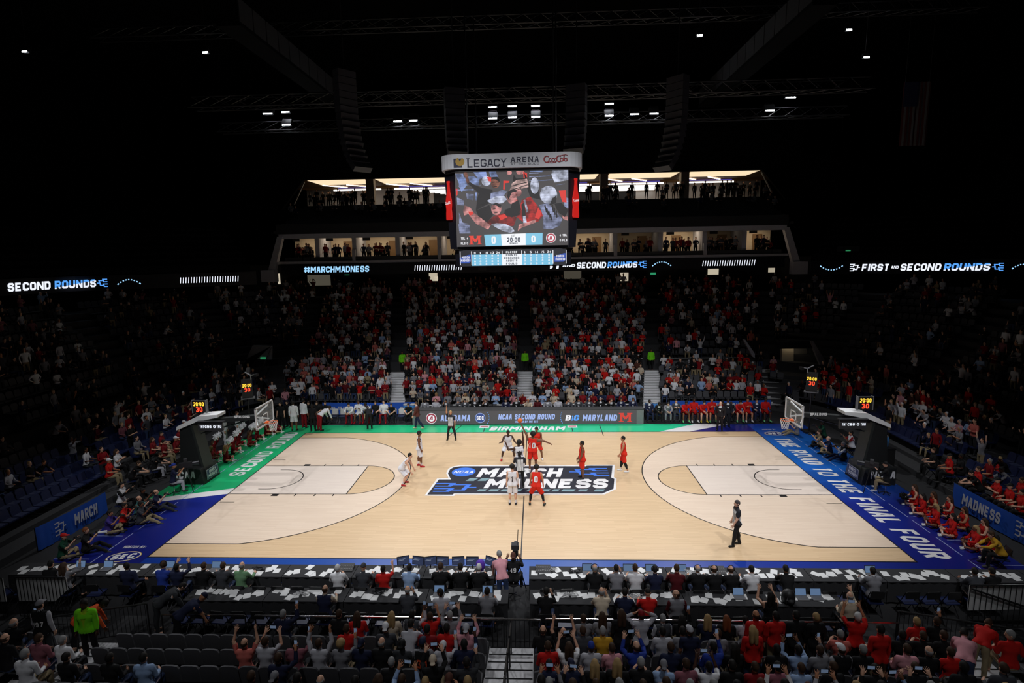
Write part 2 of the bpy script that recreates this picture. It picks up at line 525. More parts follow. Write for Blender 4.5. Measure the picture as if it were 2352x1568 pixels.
def vnormals(V, T):
    fn = np.cross(V[T[:, 1]] - V[T[:, 0]], V[T[:, 2]] - V[T[:, 0]])
    N = np.zeros_like(V)
    for k in range(3): np.add.at(N, T[:, k], fn)
    return N / (np.linalg.norm(N, axis=1)[:, None] + 1e-12)

_SEG = {'pelvis': ((0, 0, .86), (0, 0, .99), .14), 'waist': ((0, 0, 1.03), (0, 0, 1.17), .14), 'chest': ((0, 0, 1.22), (0, 0, 1.43), .14),
        'neck': ((0, -.005, 1.49), (0, 0, 1.54), .06), 'head': ((0, .01, 1.61), (0, .01, 1.75), .09)}
for _s, _n in ((1, 'R'), (-1, 'L')):
    _SEG['uarm' + _n] = ((_s * .2, 0, 1.42), (_s * .37, -.01, 1.25), .05)
    _SEG['farm' + _n] = ((_s * .40, -.01, 1.22), (_s * .55, 0, 1.07), .038)
    _SEG['hand' + _n] = ((_s * .58, 0, 1.04), (_s * .69, 0, .93), .03)
    _SEG['thigh' + _n] = ((_s * .1, 0, .86), (_s * .11, .01, .55), .075)
    _SEG['shin' + _n] = ((_s * .11, .005, .46), (_s * .12, -.015, .14), .05)
    _SEG['foot' + _n] = ((_s * .12, -.03, .04), (_s * .14, .12, .035), .045)

def weights(V):
    W = np.zeros((len(V), len(BONES)))
    for b, (a, c, r) in _SEG.items():
        P = V.copy(); a = np.array(a, float); c = np.array(c, float)
        if b in ('pelvis', 'waist', 'chest'):
            P[:, 0] = np.sign(P[:, 0]) * np.maximum(0, np.abs(P[:, 0]) - {'pelvis': .05, 'waist': .03, 'chest': .10}[b])
        if b[-1] in 'RL' and b[:-1] in ('thigh', 'shin', 'foot'):
            side = 1 if b[-1] == 'R' else -1
            bad = P[:, 0] * side < -0.012
        else:
            bad = None
        ba = c - a
        h = np.clip(((P - a) @ ba) / (ba @ ba), 0, 1)
        d = np.linalg.norm(P - a - h[:, None] * ba, axis=1) / r
        w = 1.0 / np.maximum(d, .2) ** 9
        if bad is not None: w[bad] *= .001
        W[:, BI[b]] = w
    W[W < W.max(1)[:, None] * .02] = 0
    return W / W.sum(1)[:, None]

def _rx(a): c, s = math.cos(a), math.sin(a); return np.array([[1, 0, 0], [0, c, -s], [0, s, c]])
def _ry(a): c, s = math.cos(a), math.sin(a); return np.array([[c, 0, s], [0, 1, 0], [-s, 0, c]])
def _rz(a): c, s = math.cos(a), math.sin(a); return np.array([[c, -s, 0], [s, c, 0], [0, 0, 1]])
def _align(a, b):
    a = a / np.linalg.norm(a); b = np.array(b, float); b /= np.linalg.norm(b)
    v = np.cross(a, b); c = a @ b
    if c < -.999: return _ry(math.pi)
    K = np.array([[0, -v[2], v[1]], [v[2], 0, -v[0]], [-v[1], v[0], 0]])
    return np.eye(3) + K + K @ K / (1 + c)

D = math.radians
STAND = dict(lean=(0, 0, 2), head=(0, 0), uaR=(.16, 0, -1), uaL=(-.16, 0, -1), faR=(.1, .2, -1), faL=(-.1, .2, -1),
             thR=(.06, .02, -1), thL=(-.06, .02, -1), shR=(.02, -.04, -1), shL=(-.02, -.04, -1))
def pose(base=None, **kw):
    p = dict(STAND if base is None else base); p.update(kw); return p
SIT = pose(lean=(-4, 2, 6), thR=(.16, 1, -.03), thL=(-.16, 1, -.03), shR=(.02, .02, -1), shL=(-.02, .02, -1),
           uaR=(.22, .18, -1), uaL=(-.22, .18, -1), faR=(-.3, .9, -.12), faL=(.3, .9, -.12))
POSES = {
 'stand': STAND,
 'stand_pocket': pose(uaR=(.3, -.1, -1), uaL=(-.3, -.1, -1), faR=(-.12, .35, -1), faL=(.12, .35, -1)),
 'clap': pose(lean=(0, 2, 4), uaR=(.3, .4, -.9), uaL=(-.3, .4, -.9), faR=(-.55, .75, .35), faL=(.55, .75, .35)),
 'crossed': pose(uaR=(.3, .3, -.95), uaL=(-.3, .3, -.95), faR=(-.95, .35, .12), faL=(.95, .4, -.02)),
 'phone_up': pose(lean=(0, 0, -3), head=(-8, 0), uaR=(.28, .85, .15), uaL=(-.28, .85, .15), faR=(-.3, .4, .85), faL=(.3, .4, .85)),
 'cheer': pose(head=(-8, 0), uaR=(.45, .15, .9), uaL=(-.45, .15, .9), faR=(.05, .1, 1), faL=(-.05, .1, 1)),
 'one_up': pose(uaR=(.35, .2, .95), faR=(-.1, .1, 1)),
 'hips': pose(uaR=(.75, -.25, -.7), uaL=(-.75, -.25, -.7), faR=(-.7, .35, -.6), faL=(.7, .35, -.6)),
 'hands_head': pose(uaR=(.8, .25, .5), uaL=(-.8, .25, .5), faR=(-.85, -.1, .45), faL=(.85, -.1, .45)),
 'walk': pose(lean=(2, 2, 4), thR=(.05, .35, -1), thL=(-.05, -.32, -1), shR=(.02, .1, -1), shL=(-.02, -.75, -1), uaR=(.15, -.25, -1), faR=(.05, .05, -1), uaL=(-.15, .25, -1), faL=(-.05, .55, -1)),
 'bend': pose(lean=(45, 60, 75), head=(55, 0), uaR=(.1, .35, -1), uaL=(-.1, .35, -1), faR=(0, .35, -1), faL=(0, .35, -1), thR=(.06, -.2, -1), thL=(-.06, -.2, -1)),
 'sit': SIT,
 'sit_clap': pose(SIT, uaR=(.3, .4, -.9), uaL=(-.3, .4, -.9), faR=(-.55, .7, .45), faL=(.55, .7, .45)),
 'sit_lean': pose(SIT, lean=(10, 25, 38), head=(18, 0), uaR=(.15, .75, -.65), uaL=(-.15, .75, -.65), faR=(-.5, .8, -.25), faL=(.5, .8, -.25)),
 'sit_type': pose(SIT, lean=(0, 8, 14), head=(14, 0), uaR=(.25, .55, -.8), uaL=(-.25, .55, -.8), faR=(-.2, .97, .05), faL=(.2, .97, .05)),
 'sit_chin': pose(SIT, lean=(0, 14, 22), head=(6, 0), uaR=(.2, .75, -.6), faR=(-.35, .1, .9), uaL=(-.2, .6, -.7), faL=(.5, .85, 0)),
 'sit_phone': pose(SIT, head=(-4, 0), uaR=(.25, .85, -.05), uaL=(-.25, .85, -.05), faR=(-.28, .45, .85), faL=(.28, .45, .85)),
 'sit_phone1': pose(SIT, head=(-4, 0), uaR=(.3, .85, -.12), faR=(-.15, .4, .9)),
 'sit_up': pose(SIT, head=(-5, 0), uaR=(.45, .35, .85), uaL=(-.45, .35, .85), faR=(-.2, .25, 1), faL=(.2, .25, 1)),
 'sit_turn': pose(SIT, head=(4, 70), uaR=(.4, -.1, -.9), faR=(.3, .8, -.3)),
 'floor': pose(SIT, lean=(-8, 4, 10), thR=(.8, .68, .12), thL=(-.8, .68, .12), shR=(-.85, .15, -.3), shL=(.85, .3, -.26), uaR=(.25, .35, -1), uaL=(-.25, .35, -1), faR=(-.35, .9, -.1), faL=(.35, .9, -.1)),
 'floor_camera': pose(SIT, lean=(-6, 8, 16), head=(2, 0), thR=(.7, .75, .15), thL=(-.7, .75, .15), shR=(-.8, .25, -.3), shL=(.8, .4, -.26), uaR=(.3, .7, -.55), uaL=(-.3, .7, -.55), faR=(-.3, .6, .75), faL=(.3, .6, .75)),
 'floor_legs': pose(SIT, lean=(-12, 2, 10), head=(2, 0), thR=(.2, 1, .25), thL=(-.2, 1, .3), shR=(.08, .85, -.5), shL=(-.08, .8, -.6), uaR=(.3, .7, -.55), uaL=(-.3, .7, -.55), faR=(-.3, .6, .75), faL=(.3, .6, .75)),
 'floor_pompom': pose(SIT, lean=(-6, 0, 4), thR=(.8, .68, .12), thL=(-.8, .68, .12), shR=(-.85, .15, -.3), shL=(.85, .3, -.26), uaR=(.2, .6, .75), uaL=(-.2, .6, .75), faR=(-.1, .3, .95), faL=(.1, .3, .95)),
 'sit_camera': pose(SIT, lean=(0, 6, 10), uaR=(.35, .6, -.6), uaL=(-.35, .6, -.6), faR=(-.3, .6, .75), faL=(.3, .6, .75), thR=(.35, .95, -.1), thL=(-.35, .95, -.1)),
 'crouch': pose(lean=(25, 38, 46), head=(8, 0), thR=(.2, .62, -.85), thL=(-.2, .62, -.85), shR=(.05, -.45, -.9), shL=(-.05, -.45, -.9), uaR=(.2, .25, -1), uaL=(-.2, .25, -1), faR=(0, .45, -.9), faL=(0, .45, -.9)),
}

def fk(p, sc=1.0):
    R = {}; J = {}
    l0, l1, l2 = [D(a) for a in p['lean']]
    roll = D(p.get('roll', 0)); tw = D(p.get('twist', 0))
    R['pelvis'] = _ry(roll * .3) @ _rx(-l0)
    R['waist'] = _ry(roll * .6) @ _rz(tw * .5) @ _rx(-l1)
    R['chest'] = _ry(roll) @ _rz(tw) @ _rx(-l2)
    hp, hy = D(p['head'][0]), D(p['head'][1])
    R['neck'] = _rz(hy * .4 + tw) @ _rx(-(hp * .5 + l2 * .4))
    R['head'] = _rz(hy + tw) @ _rx(-hp)
    J['pelvis'] = J0['pelvis'].copy()
    J['waist'] = J['pelvis'] + R['pelvis'] @ (J0['waist'] - J0['pelvis'])
    J['chest'] = J['waist'] + R['waist'] @ (J0['chest'] - J0['waist'])
    J['neck'] = J['chest'] + R['chest'] @ (J0['neck'] - J0['chest'])
    J['head'] = J['neck'] + R['neck'] @ (J0['head'] - J0['neck'])
    for n in 'RL':
        J['uarm' + n] = J['chest'] + R['chest'] @ (J0['uarm' + n] - J0['chest'])
        R['uarm' + n] = _align(J0['farm' + n] - J0['uarm' + n], p['ua' + n])
        J['farm' + n] = J['uarm' + n] + R['uarm' + n] @ (J0['farm' + n] - J0['uarm' + n])
        R['farm' + n] = _align(J0['hand' + n] - J0['farm' + n], p['fa' + n])
        J['hand' + n] = J['farm' + n] + R['farm' + n] @ (J0['hand' + n] - J0['farm' + n])
        R['hand' + n] = R['farm' + n]
        J['thigh' + n] = J['pelvis'] + R['pelvis'] @ (J0['thigh' + n] - J0['pelvis'])
        R['thigh' + n] = _align(J0['shin' + n] - J0['thigh' + n], p['th' + n])
        J['shin' + n] = J['thigh' + n] + R['thigh' + n] @ (J0['shin' + n] - J0['thigh' + n])
        R['shin' + n] = _align(J0['foot' + n] - J0['shin' + n], p['sh' + n])
        J['foot' + n] = J['shin' + n] + R['shin' + n] @ (J0['foot' + n] - J0['shin' + n])
        R['foot' + n] = R['shin' + n] @ _rx(D(p.get('toe' + n, 0))) if ('toe' + n) in p else _rz(math.atan2(-p['th' + n][0], 3.0))
    return R, J

def skin(V, W, R, J):
    out = np.zeros_like(V)
    for b, i in BI.items():
        w = W[:, i]
        k = w > 0
        if k.any():
            out[k] += w[k, None] * ((V[k] - J0[b]) @ R[b].T + J[b])
    return out

# --- templates at three levels of detail
class LOD: pass
def _make_lod(V, T):
    L = LOD(); L.V, L.T = V, T; L.N = vnormals(V, T); L.W = weights(V)
    L.dom = L.W.argmax(1)
    nm = np.array(BONES)[L.dom]
    L.kind = np.array([n[:-1] if n[-1] in 'RL' and n != 'pelvis' else n for n in nm])
    ax = np.abs(V[:, 0])
    L.tu = np.clip(((ax - .185) * .707 + (1.435 - V[:, 2]) * .707) / .285, -1, 3)   # along the arm, 1 = elbow, ~1.9 = wrist
    fm = np.zeros(len(V))
    for s in (1, -1):
        fm = np.maximum(fm, np.exp(-(((V - np.array((s * .032, .098, 1.69))) / np.array((.015, .03, .009))) ** 2).sum(1)))
        fm = np.maximum(fm, .7 * np.exp(-(((V - np.array((s * .033, .098, 1.712))) / np.array((.02, .03, .006))) ** 2).sum(1)))
    fm = np.maximum(fm, .55 * np.exp(-(((V - np.array((0, .108, 1.618))) / np.array((.024, .02, .006))) ** 2).sum(1)))
    L.mark = fm
    return L
_V, _Q = surface_nets(body_sdf, (-.80, -.2, -.03), (.80, .24, 1.84), .0125)
LODS = {'A': _make_lod(*decimate(_V, _Q, 5200)), 'B': _make_lod(*decimate(_V, _Q, 2400))}
_V2, _Q2 = surface_nets(lambda P: body_sdf(P, False), (-.80, -.2, -.03), (.80, .24, 1.84), .028)
LODS['C'] = _make_lod(*decimate(_V2, _Q2, 330))

def cloth_mask(L, what):
    V, k, tu = L.V, L.kind, L.tu
    z = V[:, 2]; ax = np.abs(V[:, 0])
    torso = ((k == 'waist') | (k == 'chest') | ((k == 'pelvis') & (z > .9)) | ((k == 'neck') & (z < 1.495)))
    arm = (k == 'uarm') | (k == 'farm')
    leg = (k == 'thigh') | (k == 'shin') | ((k == 'pelvis') & (z < 1.03))
    if what == 'tee': return torso | ((k == 'uarm') & (tu < .72))
    if what == 'long': return torso | (arm & (tu < 1.82)) | ((k == 'hand') & (tu < 1.84))
    if what == 'tank': return torso & ((ax < .165) | (z < 1.3)) & (z < 1.475)
    if what == 'vest': return torso & ((ax < .2) | (z < 1.3))
    if what == 'jacket': return (torso | (arm & (tu < 1.82))) & ~((V[:, 1] > .03) & (ax < .012 + np.clip((z - 1.12) * .22, 0, .065)) & (z > 1.12))
    if what == 'trousers': return leg & (z > .085)
    if what == 'shorts': return leg & (z > .56)
    if what == 'skirt': return leg & (z > .72)
    if what == 'tights': return leg & (z > .2)
    if what == 'sock': return (k == 'shin') & (z < .24) | ((k == 'foot') & (z > .09))
    if what == 'shoeR': return (k == 'foot') & (V[:, 0] > 0)
    if what == 'shoeL': return (k == 'foot') & (V[:, 0] < 0)
    if what == 'sleeve': return arm & (tu > .75) & (tu < 1.8) & (V[:, 0] > 0)
    raise KeyError(what)

def cloth_off(L, what):
    z = L.V[:, 2]
    if what in ('tee', 'long', 'vest', 'tank'): return (.021 if what in ('vest', 'tank') else .012) + .014 * np.clip((1.2 - z) / .25, 0, 1) * (np.abs(L.V[:, 0]) < .25)
    if what == 'jacket': return .026 + .014 * np.clip((1.2 - z) / .25, 0, 1) * (np.abs(L.V[:, 0]) < .25)
    if what == 'trousers': return .010 + .010 * np.clip((.6 - z) / .5, 0, 1)
    if what == 'shorts': return .014 + .034 * np.clip((.9 - z) / .34, 0, 1)
    if what == 'skirt': return .014 + .05 * np.clip((.9 - z) / .2, 0, 1)
    if what in ('shoeR', 'shoeL'): return .007 + 0 * z
    return .006 + 0 * z

_clothes_cache = {}
def cloth_template(lod, what):
    if (lod, what) not in _clothes_cache:
        L = LODS[lod]; m = cloth_mask(L, what)
        F = L.T[m[L.T].sum(1) >= (1 if what in ('tee', 'long', 'trousers', 'shorts', 'skirt', 'shoeR', 'shoeL', 'tights', 'tank') else 2)]
        used = np.unique(F); re = -np.ones(len(L.V), int); re[used] = np.arange(len(used))
        off = cloth_off(L, what)
        hem = {'tee': .9, 'long': .9, 'vest': .9, 'jacket': .86, 'tank': .9, 'trousers': .08, 'shorts': .555, 'skirt': .715, 'tights': .2}.get(what)
        VV = L.V.copy()
        if hem: VV[:, 2] = np.maximum(VV[:, 2], hem - .004)
        if what in ('trousers', 'shorts', 'skirt', 'tights'): VV[:, 2] = np.where(np.abs(VV[:, 0]) < .3, np.minimum(VV[:, 2], 1.035), VV[:, 2])
        if what == 'tank':
            hi = VV[:, 2] > 1.27
            lx = .168 + .02 * np.clip((1.3 - VV[:, 2]) / .03, 0, 1)
            VV[:, 0] = np.where(hi, np.clip(VV[:, 0], -lx, lx), VV[:, 0]); VV[:, 2] = np.minimum(VV[:, 2], 1.478)
        if what in ('tee', 'long', 'jacket'):
            lim = {'tee': .74, 'long': 1.8, 'jacket': 1.8}[what]
            over = np.where((L.kind == 'uarm') | (L.kind == 'farm') | (L.kind == 'hand'), np.maximum(0, L.tu - lim), 0) * .285
            VV = VV - np.stack([np.sign(VV[:, 0]) * .707, 0 * over, -.707 + 0 * over], 1) * over[:, None]
            off = off + .006 * (L.tu > lim - .1) * ((L.kind == 'uarm') if what == 'tee' else 0)
        _clothes_cache[(lod, what)] = ((VV + L.N * off[:, None])[used], re[F], L.W[used])
    return _clothes_cache[(lod, what)]

# --- hair and headgear, made round the template head
def _cut(P, p0, n): return -((P - np.array(p0)) @ np.array(n, float))
def hair_sdf(kind):
    face = lambda P: _cut(P, (0, .085, 1.72), (0, -.75, .66))
    if kind == 'short': return lambda P: np.maximum(np.maximum(_ell(P, (0, .005, 1.692), (.086, .108, .12)), face(P)), 1.605 - P[..., 2])
    if kind == 'curly': return lambda P: np.maximum(np.maximum(_ell(P, (0, -.008, 1.72), (.118, .128, .12)), face(P)), 1.63 - P[..., 2])
    if kind == 'long':
        return lambda P: np.maximum(np.minimum(np.maximum(_ell(P, (0, .0, 1.692), (.09, .112, .122)), face(P)),
                                    np.minimum(_cap(P, (-.045, -.05, 1.68), (-.06, -.09, 1.43), .07, .062), _cap(P, (.045, -.05, 1.68), (.055, -.085, 1.40), .07, .058))), _ell(P, (0, .05, 1.62), (.05, .07, .07)) * -1)
    if kind == 'cap':
        return lambda P: np.minimum(np.maximum(_ell(P, (0, .008, 1.70), (.088, .11, .118)), 1.70 - P[..., 2]), _ell(P, (0, .135, 1.715), (.075, .075, .014)))
    if kind == 'backcap':
        return lambda P: np.minimum(np.maximum(_ell(P, (0, .008, 1.70), (.088, .11, .118)), 1.70 - P[..., 2]), _ell(P, (0, -.125, 1.70), (.065, .06, .014)))
    if kind == 'beanie': return lambda P: np.maximum(_ell(P, (0, .005, 1.70), (.09, .112, .13)), 1.69 - P[..., 2])
    if kind == 'hood': return lambda P: np.maximum(np.minimum(_ell(P, (0, -.01, 1.68), (.105, .12, .14)), _ell(P, (0, -.03, 1.52), (.13, .1, .08))), _cut(P, (0, .07, 1.7), (0, -1, .1)))
    if kind == 'fringe': return lambda P: np.maximum(np.maximum(np.maximum(_ell(P, (0, .0, 1.685), (.085, .106, .12)), face(P)), 1.615 - P[..., 2]), P[..., 2] - 1.715)
    if kind == 'headset':
        def f(P):
            q = np.sqrt(P[..., 0] ** 2 + (P[..., 2] - 1.69) ** 2)
            band = np.sqrt((q - .118) ** 2 + (P[..., 1] - .0) ** 2) - .012
            band = np.maximum(band, 1.69 - P[..., 2])
            return np.minimum(band, np.minimum(_ell(P, (.098, 0, 1.675), (.026, .04, .045)), _ell(P, (-.098, 0, 1.675), (.026, .04, .045))))
        return f
_hair = {}
def hair_template(kind, lod):
    if (kind, lod) not in _hair:
        if (kind, 0) not in _hair: _hair[(kind, 0)] = surface_nets(hair_sdf(kind), (-.16, -.24, 1.26), (.16, .24, 1.87), .013)
        V, Q = _hair[(kind, 0)]
        _hair[(kind, lod)] = decimate(V, Q, 420 if lod == 'A' else 220)
    return _hair[(kind, lod)]

SKIN = {'light': srgb(222, 172, 144), 'tan': srgb(190, 132, 98), 'brown': srgb(122, 78, 54), 'dark': srgb(74, 46, 33)}
HAIRC = {'black': (.012, .01, .009), 'brown': (.05, .025, .013), 'blond': (.38, .25, .11), 'grey': (.28, .28, .28), 'white': (.6, .6, .6), 'red': (.2, .06, .02)}
_pmesh = {}
_persons = []
def _posed(key, make):
    if key not in _pmesh: _pmesh[key] = make()
    return _pmesh[key]

def person(loc, face, pz, top=('tee', (.5, .5, .5)), bottom=('trousers', (.03, .03, .04)), hair=('short', 'black'), skin_c='light',
           lod='B', shoes=None, extra=(), label=None, cat='person', group=None, height=1.80, seat=None, air=None, inner=None, name='person'):
    """loc: ground point (x, y, z of the floor under the feet); face: heading in radians, 0 looks along +Y; seat: seat height"""
    pk = pz if isinstance(pz, str) else None
    p = POSES[pz] if pk else pz
    key = pk or id(pz)
    R, J = fk(p)
    L = LODS[lod]
    def mk_body():
        V = skin(L.V, L.W, R, J)
        if seat is not None or (pk and (pk.startswith('sit') or pk.startswith('floor'))):
            base = V[(L.kind == 'pelvis') | (L.kind == 'thigh')][:, 2].min()
        else:
            base = V[:, 2].min()
        V[:, 2] -= base
        me = np_mesh('person', V, L.T)
        a = me.attributes.new('mark', 'FLOAT', 'POINT'); a.data.foreach_set('value', L.mark.astype(np.float32))
        me.materials.append(M['skin'])
        return me, base
    me, base = _posed(('body', lod, key), mk_body)
    zoff = (seat if seat is not None else 0.0) + (air or 0.0)
    k = height / 1.80
    o = link(name, me, None, (loc[0], loc[1], loc[2] + zoff), (0, 0, face))
    o.scale = (k, k, k)
    o.color = SKIN[skin_c] + (1,)
    def part(nm, what, col, mt):
        def mk():
            V, F, W = cloth_template(lod, what)
            V = skin(V, W, R, J); V[:, 2] -= base
            m2 = np_mesh(nm, V, F); m2.materials.append(mt); return m2
        c = link(nm, _posed((what, lod, key, mt.name), mk), o)
        c.color = tuple(col) + (1,)
        return c
    NM = {'tee': 'shirt', 'long': 'shirt', 'tank': 'jersey', 'vest': 'vest', 'jacket': 'jacket', 'trousers': 'trousers', 'shorts': 'shorts', 'skirt': 'skirt', 'tights': 'tights', 'sock': 'sock', 'sleeve': 'arm_sleeve'}
    parts = {}
    if inner: parts['inner'] = part('shirt', inner[0], inner[1], M['cloth'])
    if bottom: parts['bottom'] = part(NM[bottom[0]], bottom[0], bottom[1], bottom[2] if len(bottom) > 2 else M['cloth'])
    if top: parts['top'] = part(NM[top[0]], top[0], top[1], top[2] if len(top) > 2 else M['cloth'])
    if shoes:
        for w in ('shoeR', 'shoeL'): part('shoe', w, shoes, M['shoe'])
    for ex in extra: part(NM[ex[0]], ex[0], ex[1], M['cloth'])
    for hr in ([hair] if hair and isinstance(hair[0], str) else (hair or [])):
        kind, col = hr
        def mkh():
            V, F = hair_template(kind, lod)
            V = (V - J0['head']) @ R['head'].T + J['head']; V = V.copy(); V[:, 2] -= base
            m2 = np_mesh('hair', V, F); m2.materials.append(M['hair']); return m2
        c = link({'cap': 'cap', 'backcap': 'cap', 'beanie': 'beanie', 'hood': 'hood', 'headset': 'headset'}.get(kind, 'hair'), _posed(('hair', kind, lod, key), mkh), o)
        c.color = tuple(HAIRC[col] if isinstance(col, str) else col) + (1,)
    o['label'] = label or 'person'; o['category'] = cat
    if group: o['group'] = group
    _persons.append(o)
    o_parts = parts
    PINFO[o.name] = (R, J, base, parts)
    return o
PINFO = {}

def back_text(o, s, col_mat, h=.26, z=1.2, front=False, width=None, name='number'):
    """lettering sewn on the back (or front) of the shirt: child of the shirt"""
    R, J, base, parts = PINFO[o.name]
    sh = parts['top']
    q, W = text2d(s, h, w=.6, t=.2, gap=.16)
    kx = (width / W) if width else 1.0
    mb = MB(); Rc, Jc = R['chest'], J['chest']
    yb = .15 if front else -.142
    sg = -1 if front else 1
    vs = []
    for fi, f in enumerate(q):
        pts = []
        for u, v in f:
            x = u * kx * sg
            bulge = .05 * (x / .16) ** 2 - .0006 * (fi % 13)
            r = np.array((x, yb + (-bulge if front else bulge), z + v)) - J0['chest']
            w = Rc @ r + Jc; w[2] -= base
            pts.append(w)
        mb.poly(pts)
    return mb.build(name, col_mat, sh)
# ------------------------------------------------------------------ floor and court
CX, CY = 14.325, 7.62
HOOP = 12.725

def wood(name, a, b, rough=0.32):
    m, nt, p = _nodes(name)
    tc = nt.nodes.new('ShaderNodeTexCoord')
    mp = nt.nodes.new('ShaderNodeMapping'); mp.inputs['Scale'].default_value = (0.55, 17.0, 1)
    nz = nt.nodes.new('ShaderNodeTexNoise'); nz.inputs['Scale'].default_value = 1.0; nz.inputs['Detail'].default_value = 5; nz.inputs['Roughness'].default_value = 0.65
    br = nt.nodes.new('ShaderNodeTexBrick')
    br.inputs['Scale'].default_value = 1.0; br.inputs['Brick Width'].default_value = 1.1; br.inputs['Row Height'].default_value = 0.057
    br.inputs['Mortar Size'].default_value = 0.0
    br.inputs['Color1'].default_value = (0, 0, 0, 1); br.inputs['Color2'].default_value = (1, 1, 1, 1)
    mx = nt.nodes.new('ShaderNodeMix'); mx.data_type = 'RGBA'
    m1 = nt.nodes.new('ShaderNodeMath'); m1.operation = 'MULTIPLY_ADD'; m1.inputs[1].default_value = 0.42; 
    nt.links.new(tc.outputs['Object'], mp.inputs['Vector']); nt.links.new(mp.outputs['Vector'], nz.inputs['Vector'])
    nt.links.new(tc.outputs['Object'], br.inputs['Vector'])
    sc = nt.nodes.new('ShaderNodeMath'); sc.operation = 'MULTIPLY'; sc.inputs[1].default_value = 0.7
    nt.links.new(nz.outputs['Fac'], sc.inputs[0])
    nt.links.new(br.outputs['Color'], m1.inputs[0]); nt.links.new(sc.outputs[0], m1.inputs[2])
    nt.links.new(m1.outputs[0], mx.inputs['Factor'])
    mx.inputs['A'].default_value = b + (1,); mx.inputs['B'].default_value = a + (1,)
    nt.links.new(mx.outputs['Result'], p.inputs['Base Color'])
    p.inputs['Roughness'].default_value = rough
    p.inputs['Specular IOR Level'].default_value = 0.35
    return m
M['maple'] = wood('maple_court', srgb(222, 192, 154), srgb(198, 166, 129))
M['maple_pale'] = wood('maple_pale_stain', srgb(232, 211, 190), srgb(214, 190, 168))
M['maple_lane'] = wood('maple_lane_stain', srgb(233, 218, 205), srgb(217, 200, 188))

def paint(name, stops, axis=0, lo=-10.0, hi=10.0, rough=0.3):
    """floor paint whose printed colour fades along one axis"""
    m, nt, p = _nodes(name)
    tc = nt.nodes.new('ShaderNodeTexCoord'); sx = nt.nodes.new('ShaderNodeSeparateXYZ')
    mr = nt.nodes.new('ShaderNodeMapRange'); mr.inputs['From Min'].default_value = lo; mr.inputs['From Max'].default_value = hi
    cr = nt.nodes.new('ShaderNodeValToRGB')
    nt.links.new(tc.outputs['Object'], sx.inputs[0]); nt.links.new(sx.outputs[axis], mr.inputs['Value']); nt.links.new(mr.outputs['Result'], cr.inputs['Fac'])
    el = cr.color_ramp.elements
    while len(el) < len(stops): el.new(0.5)
    for e, (t, c) in zip(el, stops): e.position = t; e.color = tuple(c) + (1,)
    nt.links.new(cr.outputs['Color'], p.inputs['Base Color'])
    p.inputs['Roughness'].default_value = rough; p.inputs['Specular IOR Level'].default_value = 0.4
    return m
NAVY, AZURE, ROYAL, GREEN = srgb(24, 30, 112), srgb(18, 96, 186), srgb(22, 52, 150), srgb(24, 172, 104)
M['paint_green'] = paint('green_floor_paint', [(0, srgb(26, 176, 108)), (1, srgb(40, 196, 140))], 0, -18, 10)
M['paint_end'] = paint('blue_end_paint', [(0, NAVY), (.35, srgb(20, 40, 140)), (.6, AZURE), (.85, srgb(26, 100, 190)), (1, ROYAL)], 1, -9, 9)
M['paint_side'] = paint('blue_side_paint', [(0, ROYAL), (.12, srgb(18, 62, 146)), (.5, srgb(22, 78, 158)), (.78, srgb(20,46,138)), (1, NAVY)], 0, -16, 16)
M['paint_navy'] = paint('navy_floor_paint', [(0, NAVY), (.5, srgb(22, 40, 140)), (1, NAVY)], 1, -9, 9)
M['paint_white'] = mat('white_floor_paint', srgb(232, 230, 230), 0.3, var=0.02)
M['paint_black'] = mat('black_floor_line', (0.012, 0.01, 0.01), 0.35)
M['logo_dark'] = mat('dark_navy_logo_paint', srgb(32, 34, 48), 0.3, var=0.06)
M['logo_blue'] = mat('blue_logo_paint', srgb(62, 120, 226), 0.3, var=0.03)
M['logo_teal'] = mat('grey_teal_logo_paint', srgb(128, 158, 166), 0.3)
M['gold'] = mat('gold_paint', srgb(226, 190, 70), 0.4)

fl = MB(); fl.bbox((-48, -48, -0.3), (48, 54, -0.02)); floor = fl.build('floor', M['concrete']); tag(floor, kind='structure')
court = MB().bbox((-CX, -CY, -0.02), (CX, CY, 0.003)).build('court_floor', M['maple']); tag(court, kind='structure')

def lay(name, polys, m, z, parent=court, thick=0.0):
    mb = MB()
    for i, q in enumerate(polys): mb.add([(p[0], p[1], z + .0003 * (i % 7)) for p in q], [tuple(range(len(q)))])
    return mb.build(name, m, parent)
def band(pts, t=0.05): return stroke2d(pts, t)
def rect(x0, y0, x1, y1): return [(x0, y0), (x1, y0), (x1, y1), (x0, y1)]

# aprons (painted border panels of the same portable floor)
apron = MB().bbox((-17.9, -9.25, -0.02), (17.9, 9.28, 0.0)).build('apron_floor', M['paint_navy']); tag(apron, kind='structure')
XE = 17.9
lay('green_apron', [[(-XE, 9.28), (-XE, -2.45), (-CX, -1.12), (-CX, 9.28)], [(-CX, CY), (8.3, CY), (11.0, 9.28), (-CX, 9.28)]], M['paint_green'], 0.002, apron)
lay('white_apron_stripe', [[(-XE, -2.45), (-XE, -2.95), (-CX, -1.82), (-CX, -1.12)], [(8.3, CY), (10.15, CY), (13.3, 9.28), (11.0, 9.28)]], M['paint_white'], 0.002, apron)
lay('blue_end_panel', [rect(CX, -9.25, XE, 9.28)], M['paint_end'], 0.0015, apron)
lay('blue_end_panel', [rect(-XE, -9.25, -CX, -2.0)], M['paint_navy'], 0.001, apron)
lay('blue_sideline_panel', [rect(-CX, -9.25, CX, -CY)], M['paint_side'], 0.0018, apron)
